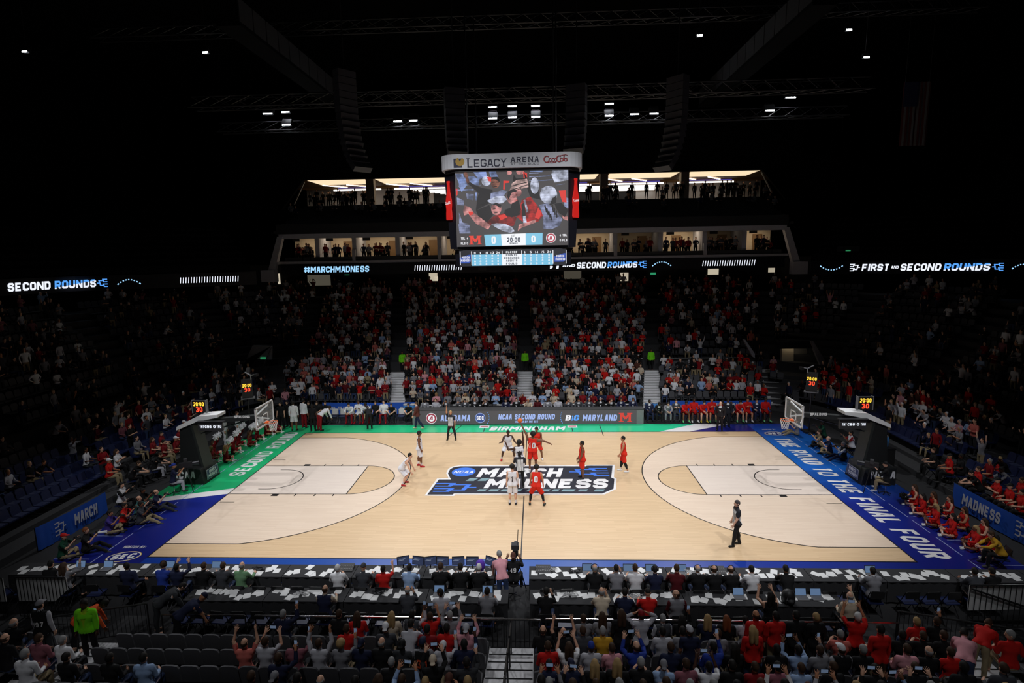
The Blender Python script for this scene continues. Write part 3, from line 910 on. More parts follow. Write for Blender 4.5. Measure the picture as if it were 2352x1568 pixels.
# court edge line
lay('boundary_line', band([(-CX, -CY), (CX, -CY), (CX, CY), (-CX, CY), (-CX, -CY)], 0.05), M['paint_black'], 0.008)
ARC = []
def arc(cx, cy, r, a0, a1, n=40): return [(cx + r * math.cos(a0 + (a1 - a0) * i / n), cy + r * math.sin(a0 + (a1 - a0) * i / n)) for i in range(n + 1)]
for s in (-1, 1):
    hx = HOOP * s
    ang = math.asin(6.6 / 6.75)
    a = arc(0, 0, 6.75, -ang, ang)
    out3 = [(s * CX, -6.6)] + [(hx - s * p[0], p[1]) for p in a] + [(s * CX, 6.6)]
    lay('three_point_area', [out3], M['maple_pale'], 0.0045)
    lay('three_point_line', band(out3), M['paint_black'], 0.008)
    fx = s * (CX - 5.79)
    ft = [(fx - s * 1.83 * math.cos(t), 1.83 * math.sin(t)) for t in np.linspace(-math.pi / 2, math.pi / 2, 30)]
    lay('free_throw_circle', [ft], M['maple'], 0.006)
    lay('lane', [rect(min(fx, s * CX), -1.83, max(fx, s * CX), 1.83)], M['maple_lane'], 0.006)
    lay('lane_line', band([(s * CX, -1.83), (fx, -1.83), (fx, 1.83), (s * CX, 1.83)]) + band([(fx, -1.83), (fx, 1.83)]) + band(ft), M['paint_black'], 0.008)
    ra = [(hx - s * 1.25 * math.cos(t), 1.25 * math.sin(t)) for t in np.linspace(-math.pi / 2, math.pi / 2, 26)]
    lay('restricted_arc', band([(s * (CX - 1.2), -1.25)] + ra + [(s * (CX - 1.2), 1.25)]), M['paint_black'], 0.009)
    ticks = []
    for sy in (-1, 1):
        y0 = 1.86 * sy
        bx = s * (CX - 2.2)
        ticks.append(rect(min(bx, bx - s * .32), min(y0, y0 + sy * .22), max(bx, bx - s * .32), max(y0, y0 + sy * .22)))
        for k in (3.35, 4.3, 5.2):
            tx = s * (CX - k); ticks.append(rect(tx - .03, min(y0, y0 + sy * .2), tx + .03, max(y0, y0 + sy * .2)))
        tx = s * (CX - .45); ticks.append(rect(tx - .35, sy * 2.75 - .02, tx + .35, sy * 2.75 + .02))
    lay('lane_mark', ticks, M['paint_black'], 0.008)
lay('half_court_line', [rect(-.025, -CY, .025, -2.05), rect(-.025, 2.0, .025, CY)], M['paint_black'], 0.008)
lay('coaching_box_line', band([(-4.4, 9.1), (-4.9, 6.9)][:2], .05) + band([(4.75, 9.1), (4.75, 6.9)], .05) + band([(-2.8, 8.5), (-2.8, 7.75)], .05) + band([(2.9, 8.5), (2.9, 7.75)], .05), M['paint_black'], 0.009)
# centre logo
OW = [(-4.71, -2.0), (-4.47, .07), (-3.88, .09), (-4.12, .78), (-4.1, 1.4), (-3.95, 1.7), (-3.6, 1.88), (3.18, 1.87), (3.24, 1.96), (4.78, 1.96), (4.5, .25), (4.61, .08), (4.41, -1.23), (3.78, -1.85), (-3.27, -1.87), (-3.3, -2.05)]
OD = [(-4.6, -1.9), (-4.36, -.06), (-3.75, -.05), (-4.02, .75), (-3.99, 1.35), (-3.84, 1.6), (-3.5, 1.75), (3.21, 1.74), (3.28, 1.83), (4.64, 1.83), (4.36, .2), (4.49, .02), (4.29, -1.18), (3.69, -1.75), (-3.35, -1.77), (-3.38, -1.9)]
logo = lay('centre_logo', [OW], M['paint_white'], 0.0105)
lay('logo_panel', [OD], M['logo_dark'], 0.012, logo)
lay('logo_oval', [[(p[0] + .05 * (p[1] - .96), p[1]) for p in ellipse2d(.62, .6, 36, (-3.22, .96))]], M['logo_blue'], 0.0135, logo)
put_text('logo_oval_lettering', 'NCAA', (-3.2, .93, .015), (1, 0, 0), (0, 1, 0), M['paint_white'], .34, 1.02, logo, 0, w=.7, t=.2, slant=.3)
put_text('logo_lettering', 'MARCH', (-.25, .85, .0135), (1, 0, 0), (0, 1, 0), M['paint_white'], 1.2, 4.3, logo, 0, w=.8, t=.26, gap=.12, slant=.22)
put_text('logo_lettering', 'MADNESS', (1.1, -.57, .0135), (1, 0, 0), (0, 1, 0), M['paint_white'], 1.16, 6.0, logo, 0, w=.8, t=.26, gap=.12, slant=.22)
fl_ = lambda qs, ox, oy, sx, sy: [[(ox + p[0] * sx, oy + p[1] * sy) for p in q] for q in qs]
lay('logo_bracket', fl_(bracket2d(1.0, -1, .11), 4.3, .95, 2.0, 1.05), M['logo_blue'], 0.0135, logo)
lay('logo_bracket', fl_(bracket2d(1.0, 1, .11), -4.4, -1.05, 2.05, 1.05), M['logo_blue'], 0.0135, logo)
dash = [[(x, -.25), (x + .42, -.25), (x + .62, .12), (x + .2, .12)] for x in (-2.98, -2.38)]
dash += [[(x, -1.5), (x + w, -1.5), (x + w + .12, -1.26), (x + .12, -1.26)] for x, w in ((-2.3, .4), (-1.75, .45), (-1.15, .45), (-.5, .3), (.1, .55), (.8, .35), (1.3, .3), (1.75, .6), (2.55, .4), (3.3, .45))]
lay('logo_dash', dash, M['logo_teal'], 0.0135, logo)
# apron lettering
UP = (0, 0, 0)
put_text('sideline_lettering', 'BIRMINGHAM', (.02, 8.42, .004), (1, 0, 0), (0, 1, 0), M['paint_white'], .82, 4.85, apron, 0, w=.8, t=.26, slant=.25)
for x in (-2.84, 2.95):
    b = lay('sponsor_box', [rect(x - .32, 8.55, x + .32, 9.15)], M['paint_white'], 0.004, apron)
    lay('sponsor_strip', [rect(x - .24, 8.8, x + .24, 8.93)], mat('red_strip', srgb(190, 60, 60), .5), 0.005, b)
put_text('baseline_lettering', 'SECOND ROUND', (-15.22, 4.1, .004), (0, 1, 0), (-1, 0, 0), M['paint_white'], .82, 7.3, apron, 0, w=.62, t=.2, gap=.13)
put_text('baseline_lettering', 'THE ROAD TO THE FINAL FOUR', (15.3, -.52, .004), (0, -1, 0), (1, 0, 0), M['paint_white'], .92, 13.7, apron, 0, w=.62, t=.2, gap=.13, slant=.12)
def sec_mark(c, ex, ey, s, parent, z):
    g = empty('conference_mark', (0, 0, 0)); g.parent = parent
    mb = MB(); flat(mb, [[(p[0] * s, p[1] * s * .62) for p in ellipse2d(1, 1, 32)]], c, ex, ey, z); mb.build('oval', M['gold'], g)
    mb = MB(); flat(mb, [[(p[0] * s * .96, p[1] * s * .58) for p in ellipse2d(1, 1, 32)]], c, ex, ey, z + .001); mb.build('oval', M['paint_white'], g)
    mb = MB(); flat(mb, [[(p[0] * s * .90, p[1] * s * .52) for p in ellipse2d(1, 1, 32)]], c, ex, ey, z + .002); mb.build('oval', M['paint_navy'], g)
    put_text('oval_lettering', 'SEC', c, ex, ey, M['paint_white'], s * .62, s * 1.35, g, z + .003, w=.8, t=.28, slant=.15)
sec_mark((-15.28, -7.6, .003), (.98, .2, 0), (-.2, .98, 0), .62, apron, .001)
sec_mark((15.3, 7.22, .003), (1, 0, 0), (0, 1, 0), .6, apron, .001)
put_text('hosted_lettering', 'HOSTED BY:', (-15.35, -6.88, .004), (1, 0, 0), (0, 1, 0), M['paint_white'], .2, .9, apron, 0, w=.7, t=.2)
put_text('hosted_lettering', 'HOSTED BY:', (15.3, 8.05, .004), (1, 0, 0), (0, 1, 0), M['paint_white'], .17, .86, apron, 0, w=.7, t=.2)
# photographer lane lines beyond the baselines
ln = []
for s in (-1, 1):
    ys = [-8.4, -7.3, -5.6, -4.2, -2.6, -.4, 1.6, 3.4, 5.4, 7.2]
    for a, b in zip(ys[:-1], ys[1:]):
        ln.append(rect(s * 16.24 - .02, a + .15, s * 16.24 + .02, b - .15))
    for y in (-7.8, -6.0, -4.0, -.6, .63, 4.3): ln.append(rect(min(s * 16.5, s * XE), y - .02, max(s * 16.5, s * XE), y + .02))
lay('photographer_line', ln, mat('pale_tape', srgb(150, 160, 210), .5), 0.004, apron)
# ------------------------------------------------------------------ hall shell
def wall(name, lo, hi, m): return tag(MB().bbox(lo, hi).build(name, m), kind='structure')
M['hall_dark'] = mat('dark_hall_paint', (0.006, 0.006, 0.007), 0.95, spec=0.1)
wall('wall_left', (-48.3, -48, -.3), (-48, 54, 33), M['hall_dark'])
wall('wall_right', (48, -48, -.3), (48.3, 54, 33), M['hall_dark'])
wall('wall_back', (-48, 54, -.3), (48, 54.3, 33), M['hall_dark'])
wall('wall_front', (-48, -48.3, -.3), (48, -48, 33), M['hall_dark'])
wall('ceiling', (-48, -48, 32), (48, 54, 32.3), M['hall_dark'])

# ------------------------------------------------------------------ seating bowl (terraces follow a rounded rectangle)
A0, B0, R0 = 19.4, 12.9, 4.0
def ring(d, n=10):
    """closed polyline, offset d outwards from the front of the bowl"""
    a, b, r = A0 + d, B0 + d, R0 + d
    pts = []
    for cx, cy, a0 in ((a - r, b - r, 0), (-(a - r), b - r, 90), (-(a - r), -(b - r), 180), (a - r, -(b - r), 270)):
        for k in range(n + 1):
            t = D(a0 + 90 * k / n); pts.append((cx + r * math.cos(t), cy + r * math.sin(t)))
    return pts
ROWS = [(0.85 * i, 0.28 + 0.212 * i) for i in range(7)] + [(6.9 + 0.85 * j, 2.3 + 0.5 * j) for j in range(11)]
mb = MB(); prev = (0.0, -0.02)
for i, (d, z) in enumerate(ROWS):
    d2 = ROWS[i + 1][0] if i + 1 < len(ROWS) else d + 2.6
    p0, p1 = ring(d), ring(d2); n = len(p0)
    zl = ROWS[i - 1][1] if i else -.02
    vs = [(p[0], p[1], zl) for p in p0] + [(p[0], p[1], z) for p in p0] + [(p[0], p[1], z) for p in p1]
    fs = []
    for k in range(n):
        j = (k + 1) % n
        fs += [(k, j, n + j, n + k), (n + k, n + j, 2 * n + j, 2 * n + k)]
    mb.add(vs, fs)
M['terrace'] = mat('terrace_concrete', (0.035, 0.035, 0.038), 0.9, var=0.2, scale=3)
tag(mb.build('seating_terrace_floor', M['terrace']), kind='structure')

AISLES_FAR = [(-18.9, .12), (-10.1, .22), (-.25, .02), (9.3, -.2), (18.3, -.3)]     # x at y=15, fan slope (far side)
def far_aisle_x(k, y): x, s = AISLES_FAR[k]; return x - s * (y - 15)
# aluminium step flights in the lower tier
STEP = MB().bbox((-.62, -.2, -.2), (.62, .2, 0)).mesh('step', M['alu'])
NOSE = MB().bbox((-.60, -.2, 0.001), (.60, -.155, .004)).mesh('nosing_strip', M['matte_black'])
def flight(label, pts):
    f = empty('stair_flight', pts[0][:3]); tag(f, label, 'stairs', 'aluminium stair flights of the lower tier')
    for (x, y, z, rz) in pts:
        s = link('step', STEP, f, (x - pts[0][0], y - pts[0][1], z - pts[0][2]), (0, 0, rz))
        link('nosing_strip', NOSE, s)
    return f
_lb = ['silver steps up the far stand, beside the left corner tunnel', 'silver steps up the far stand above the white-shirted bench', 'silver steps up the far stand behind the middle of the electronic table',
       'silver steps up the far stand above the right end of the electronic table', 'silver steps up the far stand beside the right corner tunnel']
for k in range(5):
    pts = []
    for i in range(7):
        d, z = ROWS[i]
        for h in (0, 1):
            y = B0 + d + .2 + h * .42 - .1
            if k == 0 or k == 4: pass
            pts.append((far_aisle_x(k, y), y, z + .02 + h * .106, 0))
    flight(_lb[k], pts)
NEAR_AISLES = [(-12.05, 'left'), (-.12, 'centre'), (11.9, 'right')]
for x, w in NEAR_AISLES:
    pts = []
    for i in range(7):
        d, z = ROWS[i]
        for h in (0, 1): pts.append((x, -(B0 + d + .1 + h * .42), z + .03 + h * .106, math.pi))
    flight('silver steps down the near stand, %s aisle%s' % (w, ' with black handrail' if w == 'centre' else ''), pts)

# vomitory tunnels in the far corners
M['parapet'] = mat('grey_parapet', (0.26, 0.26, 0.29), 0.8)
M['tunnel'] = mat('beige_tunnel_wall', (0.5, 0.43, 0.33), 0.8)
def px_wall(parent, name, pts, y, m, th=.3):
    q = [at_y(u, v, y) for u, v in pts]; o = parent.location
    return MB().prism([(p.x - o[0], p.z - o[2]) for p in q], lambda a, b: (a, y - o[1], b), lambda a, b: (a, y - o[1] + th, b)).build(name, m, parent)
t = empty('corner_tunnel', (-22.0, 17.0, 1.1)); tag(t, 'grey walled tunnel mouth in the far left corner of the stands', 'tunnel')
px_wall(t, 'parapet_wall', [(547, 872), (549, 862), (580, 793), (622, 795), (622, 826), (566, 824), (564, 874)], 17.0, M['parapet'])
px_wall(t, 'inner_wall', [(566, 824), (622, 826), (622, 880), (566, 874)], 18.6, M['dark_metal'])
px_wall(t, 'exit_sign', [(598, 820), (610, 820), (610, 825), (598, 825)], 16.95, emis('exit_green', (.05, .5, .2), .35), .05)
MB().tube([at_y(624, 797, 16.9) - t.location, at_y(596, 860, 16.4) - t.location], .03, 5).build('handrail', M['dark_metal'], t)
t = empty('corner_tunnel', (21.4, 17.0, 1.1)); tag(t, 'beige lit tunnel mouth in the far right corner of the stands', 'tunnel')
px_wall(t, 'parapet_wall', [(1862, 783), (1868, 783), (1901, 838), (1901, 853), (1884, 850), (1884, 838)], 17.0, M['parapet'])
px_wall(t, 'lintel', [(1786, 786), (1862, 783), (1868, 800), (1786, 801)], 17.2, M['dark_metal'])
px_wall(t, 'inner_wall', [(1796, 800), (1823, 800), (1823, 845), (1812, 848), (1796, 836)], 18.8, M['tunnel'])
px_wall(t, 'inner_wall', [(1823, 800), (1852, 800), (1868, 846), (1823, 846)], 19.2, mat('grey_tunnel_wall', (.22, .21, .2), .8))
px_wall(t, 'tunnel_lamp', [(1800, 797), (1845, 797), (1845, 799), (1800, 799)], 18.4, emis('tunnel_lamp', (1, .85, .6), 1.2), .2)
px_wall(t, 'stair_parapet', [(1708, 781), (1712, 780), (1734, 812), (1734, 822), (1728, 818)], 17.6, M['parapet'])

# stuff: seats of the far, end and upper rows
def seat_shell(w=.43):
    m = MB()
    m.box((0, -.0, .42), (w, .40, .06))
    m.prism([(-w / 2, .44), (w / 2, .44), (w / 2, .74), (w * .36, .84), (-w * .36, .84), (-w / 2, .74)], lambda a, b: (a, -.22 - (b - .44) * .2, b), lambda a, b: (a, -.17 - (b - .44) * .2, b))
    return np.array(m.v), m.f
sv, sf = seat_shell()
def _perim(d, step):
    """points along the ring with outward angle"""
    p = ring(d, 24); out = []; acc = 0.0
    for i in range(len(p)):
        a = Vector(p[i]); b = Vector(p[(i + 1) % len(p)]); L = (b - a).length
        if L < 1e-6: continue
        t = (b - a) / L; nrm = Vector((t.y, -t.x))
        while acc < L:
            q = a + t * acc; out.append((q.x, q.y, nrm.x, nrm.y)); acc += step
        acc -= L
    return out
def in_aisle(x, y, d):
    if y > B0 - 1 and abs(x) < 17.5 + d * .35:
        return any(abs(x - far_aisle_x(k, y)) < .72 for k in range(5))
    ang = math.degrees(math.atan2(y, x)) % 360
    return any(abs((ang - c + 180) % 360 - 180) < 1.7 for c in (0, 22, 180, 158, 202, 338, 37, 143))
def in_tunnel(x, y): return any(abs(x - s * 21.7) < 2.3 and abs(y - 18.2) < 2.6 for s in (-1, 1))
CROWD_SPOTS = []
vs, fs, mi = [], [], []; nv = 0
for i, (d, z) in enumerate(ROWS):
    for (x, y, nx, ny) in _perim(d + .5, .5):
        if y < -B0 + 4 and abs(x) < 19.5: continue            # near stand has its own seats
        if y < -9 - d * .2: continue
        if in_aisle(x, y, d) or in_tunnel(x, y): continue
        if abs(x) > A0 - .5 and i < 1: continue
        CROWD_SPOTS.append((x, y, z, math.atan2(nx, -ny) if False else math.atan2(-(-nx), -ny) , i))
        c, s = -ny, nx                                          # seat faces inwards
        R = np.array([[-ny, -nx, 0], [nx, -ny, 0], [0, 0, 1]])
        vs.append(sv @ R.T + np.array((x, y, z))); 
        fs += [tuple(k + nv for k in f) for f in sf]; nv += len(sv); mi += [1 if (i < 5 and abs(x) > A0 - 1.5 and y < 11) else 0] * len(sf)
me = bpy.data.meshes.new('far_seats'); me.from_pydata(np.concatenate(vs).tolist(), [], fs); me.materials.append(M['seat_far']); me.materials.append(M['seat_blue']); me.polygons.foreach_set('material_index', mi)
tag(link('stand_seating', me), 'rows of dark grey stadium seats in the far and end stands', 'seating', kind='stuff')

# cross rail between the lower and the upper tier
def rail_fence(name, label, pts, h, m_top, post_every=1.6, bars=0, group=None):
    f = empty(name, pts[0]); tag(f, label, 'railing', group)
    o = Vector(pts[0])
    P = [Vector(p) - o for p in pts]
    top = MB().tube([p + Vector((0, 0, h)) for p in P], .028, 6).build('top_rail', m_top, f)
    for a, b in zip(P[:-1], P[1:]):
        L = (b - a).length; n = max(1, int(L / post_every))
        for k in range(n + 1):
            q = a.lerp(b, k / n); MB().tube([q, q + Vector((0, 0, h))], .022, 5).build('post', M['black'], f)
        if bars:
            nb = int(L / bars)
            bm = MB()
            for k in range(nb):
                q = a.lerp(b, (k + .5) / nb)
                MB().tube([q + Vector((0, 0, .1)), q + Vector((0, 0, h - .03))], .009, 4).build('baluster', M['black'], f)
            MB().tube([a + Vector((0, 0, .1)), b + Vector((0, 0, .1))], .015, 5).build('bottom_rail', M['black'], f)
    return f
for k, (xa, xb) in enumerate(((-18.6, -11.8), (-10.2, -1.2), (.5, 9.4), (10.9, 17.6))):
    y = B0 + 6.5
    rail_fence('tier_railing', ['thin dark rail above the rows over the left bench', 'thin grey rail crossing the far stand left of its middle steps', 'thin grey rail crossing the far stand right of its middle steps', 'thin dark rail above the rows over the right bench'][k],
               [(xa, y, 1.56), (xb, y, 1.56)], .95, M['light_grey'], 1.5)

# ------------------------------------------------------------------ suites level
M['suite_white'] = mat('off_white_beam', (0.45, 0.44, 0.48), 0.7)
M['suite_wall'] = mat('warm_suite_wall', (0.62, 0.5, 0.36), 0.8, var=.05)
M['dark_wall'] = mat('dark_wall', (0.02, 0.02, 0.022), 0.9)
YS = 26.0
su = empty('suite_level', (0, YS, 9.4)); tag(su, kind='structure')
def P(name, mbx, m, parent=su):
    o = mbx.build(name, m, parent); o.location = -Vector(parent.location); return o
def pf(name, lo, hi, m, parent=su): return P(name, MB().bbox(lo, hi), m, parent)
pf('floor_beam', (-23.7, YS - .15, 10.62), (23.5, YS + .1, 10.86), M['suite_white'])
pf('floor_slab', (-23.7, YS + .1, 10.5), (23.5, YS + 6.4, 10.75), M['dark_wall'])
pf('top_beam', (-23.4, YS - .1, 12.98), (23.3, YS + .5, 13.4), M['suite_white'])
pf('roof_slab', (-23.4, YS + .5, 13.3), (23.3, YS + 6.4, 13.5), M['dark_wall'])
pf('back_wall', (-23.4, YS + 3.5, 10.75), (23.3, YS + 3.65, 13.3), M['suite_wall'])
pf('glass_rail_panel', (-23.0, YS + .05, 10.86), (23.0, YS + .09, 11.25), M['charcoal'])
for s in (-1, 1):   # raking end frames and hanging blocks
    P('end_frame', MB().prism([(23.0, 13.2), (23.5, 13.2), (24.9, 9.3), (24.2, 9.3)], lambda a, b, s=s: (s * a, YS - .2, b), lambda a, b, s=s: (s * a, YS + .3, b)), M['suite_white'])
    P('end_block', MB().bbox((min(s * 23.9, s * 25.2), YS - .5, 9.0), (max(s * 23.9, s * 25.2), YS + .3, 10.1)), M['suite_white'])
cols_u = [725, 811, 911, 1008, 1090, 1180, 1290, 1414, 1519, 1620, 1712]
cols_x = [at_y(u, 560, YS).x for u in cols_u]
for k, x in enumerate(cols_x):
    pf('party_wall', (x - .2, YS + .3, 10.75), (x + .2, YS + 3.5, 13.3), M['suite_white'])
    if k % 2: pf('raking_fin', (x - .15, YS - .05, 10.86), (x + .15, YS + .3, 11.9), M['suite_white'])
edges = [-23.2] + cols_x + [23.0]
dim = {8: .12, 10: .06}
wl = {}
for k in range(len(edges) - 1):
    a, b = edges[k] + .25, edges[k + 1] - .25
    e = 2.6 * dim.get(k, 1.0) * rng.uniform(.8, 1.1)
    o = pf('suite_light', (a + .3, YS + 1.6, 13.22), (b - .3, YS + 2.3, 13.27), emis('suite_lamp', (1, .82, .58), e * 2.4))
    dx = a + (b - a) * rng.choice((.3, .55, .75))
    pf('suite_door', (dx - .45, YS + 3.42, 10.75), (dx + .45, YS + 3.5, 12.75), mat('wooden_door', (0.22, 0.12, 0.05), .6))
    pf('screen', (a + .4, YS + .9, 12.75), (a + 1.1, YS + 1.0, 13.0), M['black'])
# concourse under the suites, behind the last row, with a few lit doorways
for u, w, v0, v1, col in [(641, 7, 628, 652, 1.0), (733, 54, 628, 655, .12), (995, 20, 622, 645, .9), (1002, 8, 635, 645, 1.2), (1315, 40, 615, 640, .10), (1434, 18, 626, 645, .8), (1638, 24, 612, 630, .9), (1772, 14, 610, 625, .7)]:
    a = at_y(u - w / 2, v0, 30.4); b = at_y(u + w / 2, v1, 30.4)
    pf('doorway_light', (a.x, 30.35, b.z), (b.x, 30.4, a.z), emis('lit_doorway', (1, .88, .66), .55 * col))
pf('concourse_wall', (-30, 30.4, 7.0), (30, 30.6, 10.5), M['dark_wall'])
for u, v in ((797, 629), (1434, 617), (1500, 628)):
    a = at_y(u, v, 30.3); pf('exit_sign', (a.x - .25, 30.25, a.z - .1), (a.x + .25, 30.3, a.z + .1), emis('exit_green_sign', (.05, .55, .25), .5))

# ------------------------------------------------------------------ upper balcony and bright concourse
ub = empty('upper_balcony', (0, YS, 13.5)); tag(ub, kind='structure')
for i in range(9):
    pf('balcony_tread', (-24, YS + .2 + i * .95, 13.5), (24, YS + .2 + (i + 1) * .95, 13.75 + i * .36), M['terrace'], ub)
pf('balcony_front', (-23.6, YS - .1, 13.4), (23.4, YS + .15, 14.3), M['dark_wall'], ub)
YB = 35.2
M['conc_wall'] = mat('light_concourse_wall', (0.55, 0.53, 0.52), 0.8, var=.05)
M['conc_wood'] = mat('warm_wood_soffit', (0.5, 0.27, 0.1), 0.6)
M['conc_beam'] = mat('warm_grey_column', (0.33, 0.29, 0.26), 0.8)
pf('concourse_floor', (-28, YB, 16.4), (28, YB + 11, 16.6), M['dark_wall'], ub)
pf('concourse_back_wall', (-28, YB + 9.8, 16.6), (-12, YB + 10, 21.5), M['conc_wall'], ub)
pf('concourse_back_wall', (-12, YB + 9.8, 16.6), (13, YB + 10, 21.5), M['dark_wall'], ub)
pf('concourse_back_wall', (13, YB + 9.8, 16.6), (28, YB + 10, 21.5), M['conc_wall'], ub)
pf('soffit', (-28, YB - .3, 19.5), (28, YB + 10, 19.7), M['conc_wood'], ub)
pf('soffit_drop', (-28, YB + 7.0, 19.3), (28, YB + 7.2, 19.5), M['conc_wood'], ub)
pf('roof_edge', (-28, YB - 1.2, 19.40), (28, YB - .3, 25), M['hall_dark'], ub)
for x in (-17.2, -8.4, -.2, 8.0, 16.5):
    pf('column', (x - .42, YB + .1, 16.6), (x + .42, YB + .9, 19.5), M['conc_beam'], ub)
bays = [-24.6, -17.2, -8.4, -.2, 8.0, 16.5, 24.8]
for a, b in zip(bays[:-1], bays[1:]):
    pf('cove_light', (a + .6, YB + .1, 19.44), (b - .6, YB + 4.2, 19.49), emis('warm_cove', (1, .78, .50), 1.0), ub)
    pf('strip_light', (a + .9, YB + 7.3, 19.12), (b - .7, YB + 7.45, 19.27), emis('strip_white', (1, .95, .88), 2.6), ub)
    pf('blue_strip', (a + 1.6, YB + 6.9, 19.32), (b - 1.2, YB + 6.99, 19.42), emis('blue_led', (.12, .1, .6), .5), ub)
    for q in (1.8, 4.6):
        P('diagonal_light', MB().box((a + q, YB + 5.4, 19.4), (.14, 3.2, .08), D(-40)), emis('diag_white', (1, .95, .88), 3.2), ub)
for k in range(7):
    pf('strip_light', (-14 + .6 * k, YB + 7.6 + k * .3, 18.98 - .06 * k), (-2, YB + 7.68 + k * .3, 19.05 - .06 * k), emis('strip_white', (1, .95, .88), 1.8), ub)
    pf('strip_light', (3.0 + .4 * k, YB + 7.6 + k * .3, 18.98 - .06 * k), (15.2, YB + 7.68 + k * .3, 19.05 - .06 * k), emis('strip_white', (1, .95, .88), 1.8), ub)
for s in (-1, 1):
    P('end_stair_rail', MB().tube([(s * 25.4, YB - .5, 16.9), (s * 24.4, YB + .2, 19.3)], .09, 5).tube([(s * 26.3, YB - .5, 16.9), (s * 25.2, YB + .2, 19.0)], .07, 5), M['light_grey'], ub)
    P('end_wall', MB().prism([(24.4, 20.6), (23.0, 20.6), (26.6, 16.4), (32, 16.4), (32, 20.6)], lambda a, b, s=s: (s * a, YB - .9, b), lambda a, b, s=s: (s * a, YB - .5, b)), M['hall_dark'], ub)

# ------------------------------------------------------------------ LED ribbon boards
M['led_off'] = mat('dark_led_panel', (0.006, 0.006, 0.010), 0.5)
LW = emis('led_letter_white', (.86, .9, 1.0), 1.05); LB = emis('led_letter_blue', (.10, .36, .95), 1.0); LC = emis('led_letter_cyan', (.36, .68, 1.0), 1.05)
def led_grad():
    m, nt, b = _nodes('led_letter_fade')
    tc = nt.nodes.new('ShaderNodeTexCoord'); sx = nt.nodes.new('ShaderNodeSeparateXYZ'); cr = nt.nodes.new('ShaderNodeValToRGB')
    mr = nt.nodes.new('ShaderNodeMapRange'); mr.inputs['From Min'].default_value = 0; mr.inputs['From Max'].default_value = 1
    nt.links.new(tc.outputs['Generated'], sx.inputs[0])
    ad = nt.nodes.new('ShaderNodeMath'); ad.operation = 'MULTIPLY_ADD'; ad.inputs[1].default_value = -.75
    nt.links.new(sx.outputs[0], ad.inputs[0]); nt.links.new(sx.outputs[2], ad.inputs[2])
    nt.links.new(ad.outputs[0], cr.inputs['Fac'])
    cr.color_ramp.interpolation = 'CONSTANT'
    cr.color_ramp.elements[0].color = (.86, .9, 1, 1); cr.color_ramp.elements[1].color = (.10, .38, .95, 1); cr.color_ramp.elements[1].position = .12
    nt.links.new(cr.outputs['Color'], b.inputs['Emission Color']); b.inputs['Emission Strength'].default_value = 1.0
    b.inputs['Base Color'].default_value = (.01, .01, .01, 1)
    return m
LG = led_grad()
def ribbon(label, path, zc, h=1.05):
    r = empty('led_ribbon_board', (path[0][0], path[0][1], zc)); tag(r, label, 'scoreboard')
    o = Vector(r.location)
    for a, b in zip(path[:-1], path[1:]):
        t = Vector((b[0] - a[0], b[1] - a[1], 0)).normalized(); n = Vector((t.y, -t.x, 0))
        q = [Vector((a[0], a[1], zc)), Vector((b[0], b[1], zc))]
        vs = []
        for p in q:
            for zz in (-h / 2, h / 2):
                for dd in (0, -.25): vs.append(p + Vector((0, 0, zz)) + n * dd - o)
        MB().add(vs, [(0, 4, 6, 2), (1, 3, 7, 5), (0, 1, 5, 4), (2, 6, 7, 3), (0, 2, 3, 1), (4, 5, 7, 6)]).build('led_panel', M['led_off'], r)
    def hit(u):
        d = _ray(u, 600); best = None
        for a, b in zip(path[:-1], path[1:]):
            ax, ay, bx, by = a[0], a[1], b[0], b[1]
            # solve C + d t = a + (b-a) s in XY
            det = d.x * -(by - ay) + (bx - ax) * d.y
            if abs(det) < 1e-9: continue
            rx, ry = ax - CAM_LOC[0], ay - CAM_LOC[1]
            t_ = (rx * -(by - ay) + (bx - ax) * ry) / det
            s_ = (d.x * ry - d.y * rx) / det
            if -1e-3 <= s_ <= 1.001 and t_ > 0: best = (Vector((ax + (bx - ax) * s_, ay + (by - ay) * s_, zc)), Vector((bx - ax, by - ay, 0)).normalized())
        return best
    def write(kind, u0, u1, m, **kw):
        A, t = hit(u0); B, _ = hit(u1)
        c = (A + B) / 2; w = (B - A).length; t = (B - A).normalized()
        n = Vector((t.y, -t.x, 0))
        c = c + n * .02 - o
        up = (0, 0, 1)
        if kind == 'slash':
            mbx = MB(); k = kw.get('n', 22)
            q = [[(-w / 2 + (i + .2) / k * w, -.24), (-w / 2 + (i + .5) / k * w, -.24), (-w / 2 + (i + .8) / k * w, .24), (-w / 2 + (i + .5) / k * w, .24)] for i in range(k)]
            flat(mbx, q, c, t, up, 0.0); return mbx.build('led_slash', m, r)
        if kind == 'arc':
            mbx = MB(); q = []
            s_ = kw.get('s', 1)
            for i in range(9):
                a = -1 + 2 * (i + .25) / 9; b = -1 + 2 * (i + .75) / 9
                q += stroke2d([(a * w / 2, s_ * (.2 - .42 * a * a)), (b * w / 2, s_ * (.2 - .42 * b * b))], .09)
            flat(mbx, q, c, t, up, 0.0); return mbx.build('led_dash', m, r)
        if kind == 'bracket':
            mbx = MB(); q = bracket2d(1.0, kw.get('flip', -1), .12)
            f = kw.get('flip', -1)
            flat(mbx, [[((p[0] - f * .5) * w, p[1] * .62) for p in qq] for qq in q], c, t, up, 0.0); return mbx.build('led_bracket', m, r)
        return put_text('led_lettering', kind, c, t, up, m, kw.get('h', .56), w, r, 0.0, w=.8, t=.24, gap=.12, slant=kw.get('slant', .12))
    return write
w = ribbon('long dark lettered ribbon screen under the suites', [(-23.3, YS - .3), (23.2, YS - .3)], 10.09, 1.0)
w('#MARCHMADNESS', 697, 847, LC); w('slash', 950, 1062, LW, n=20)
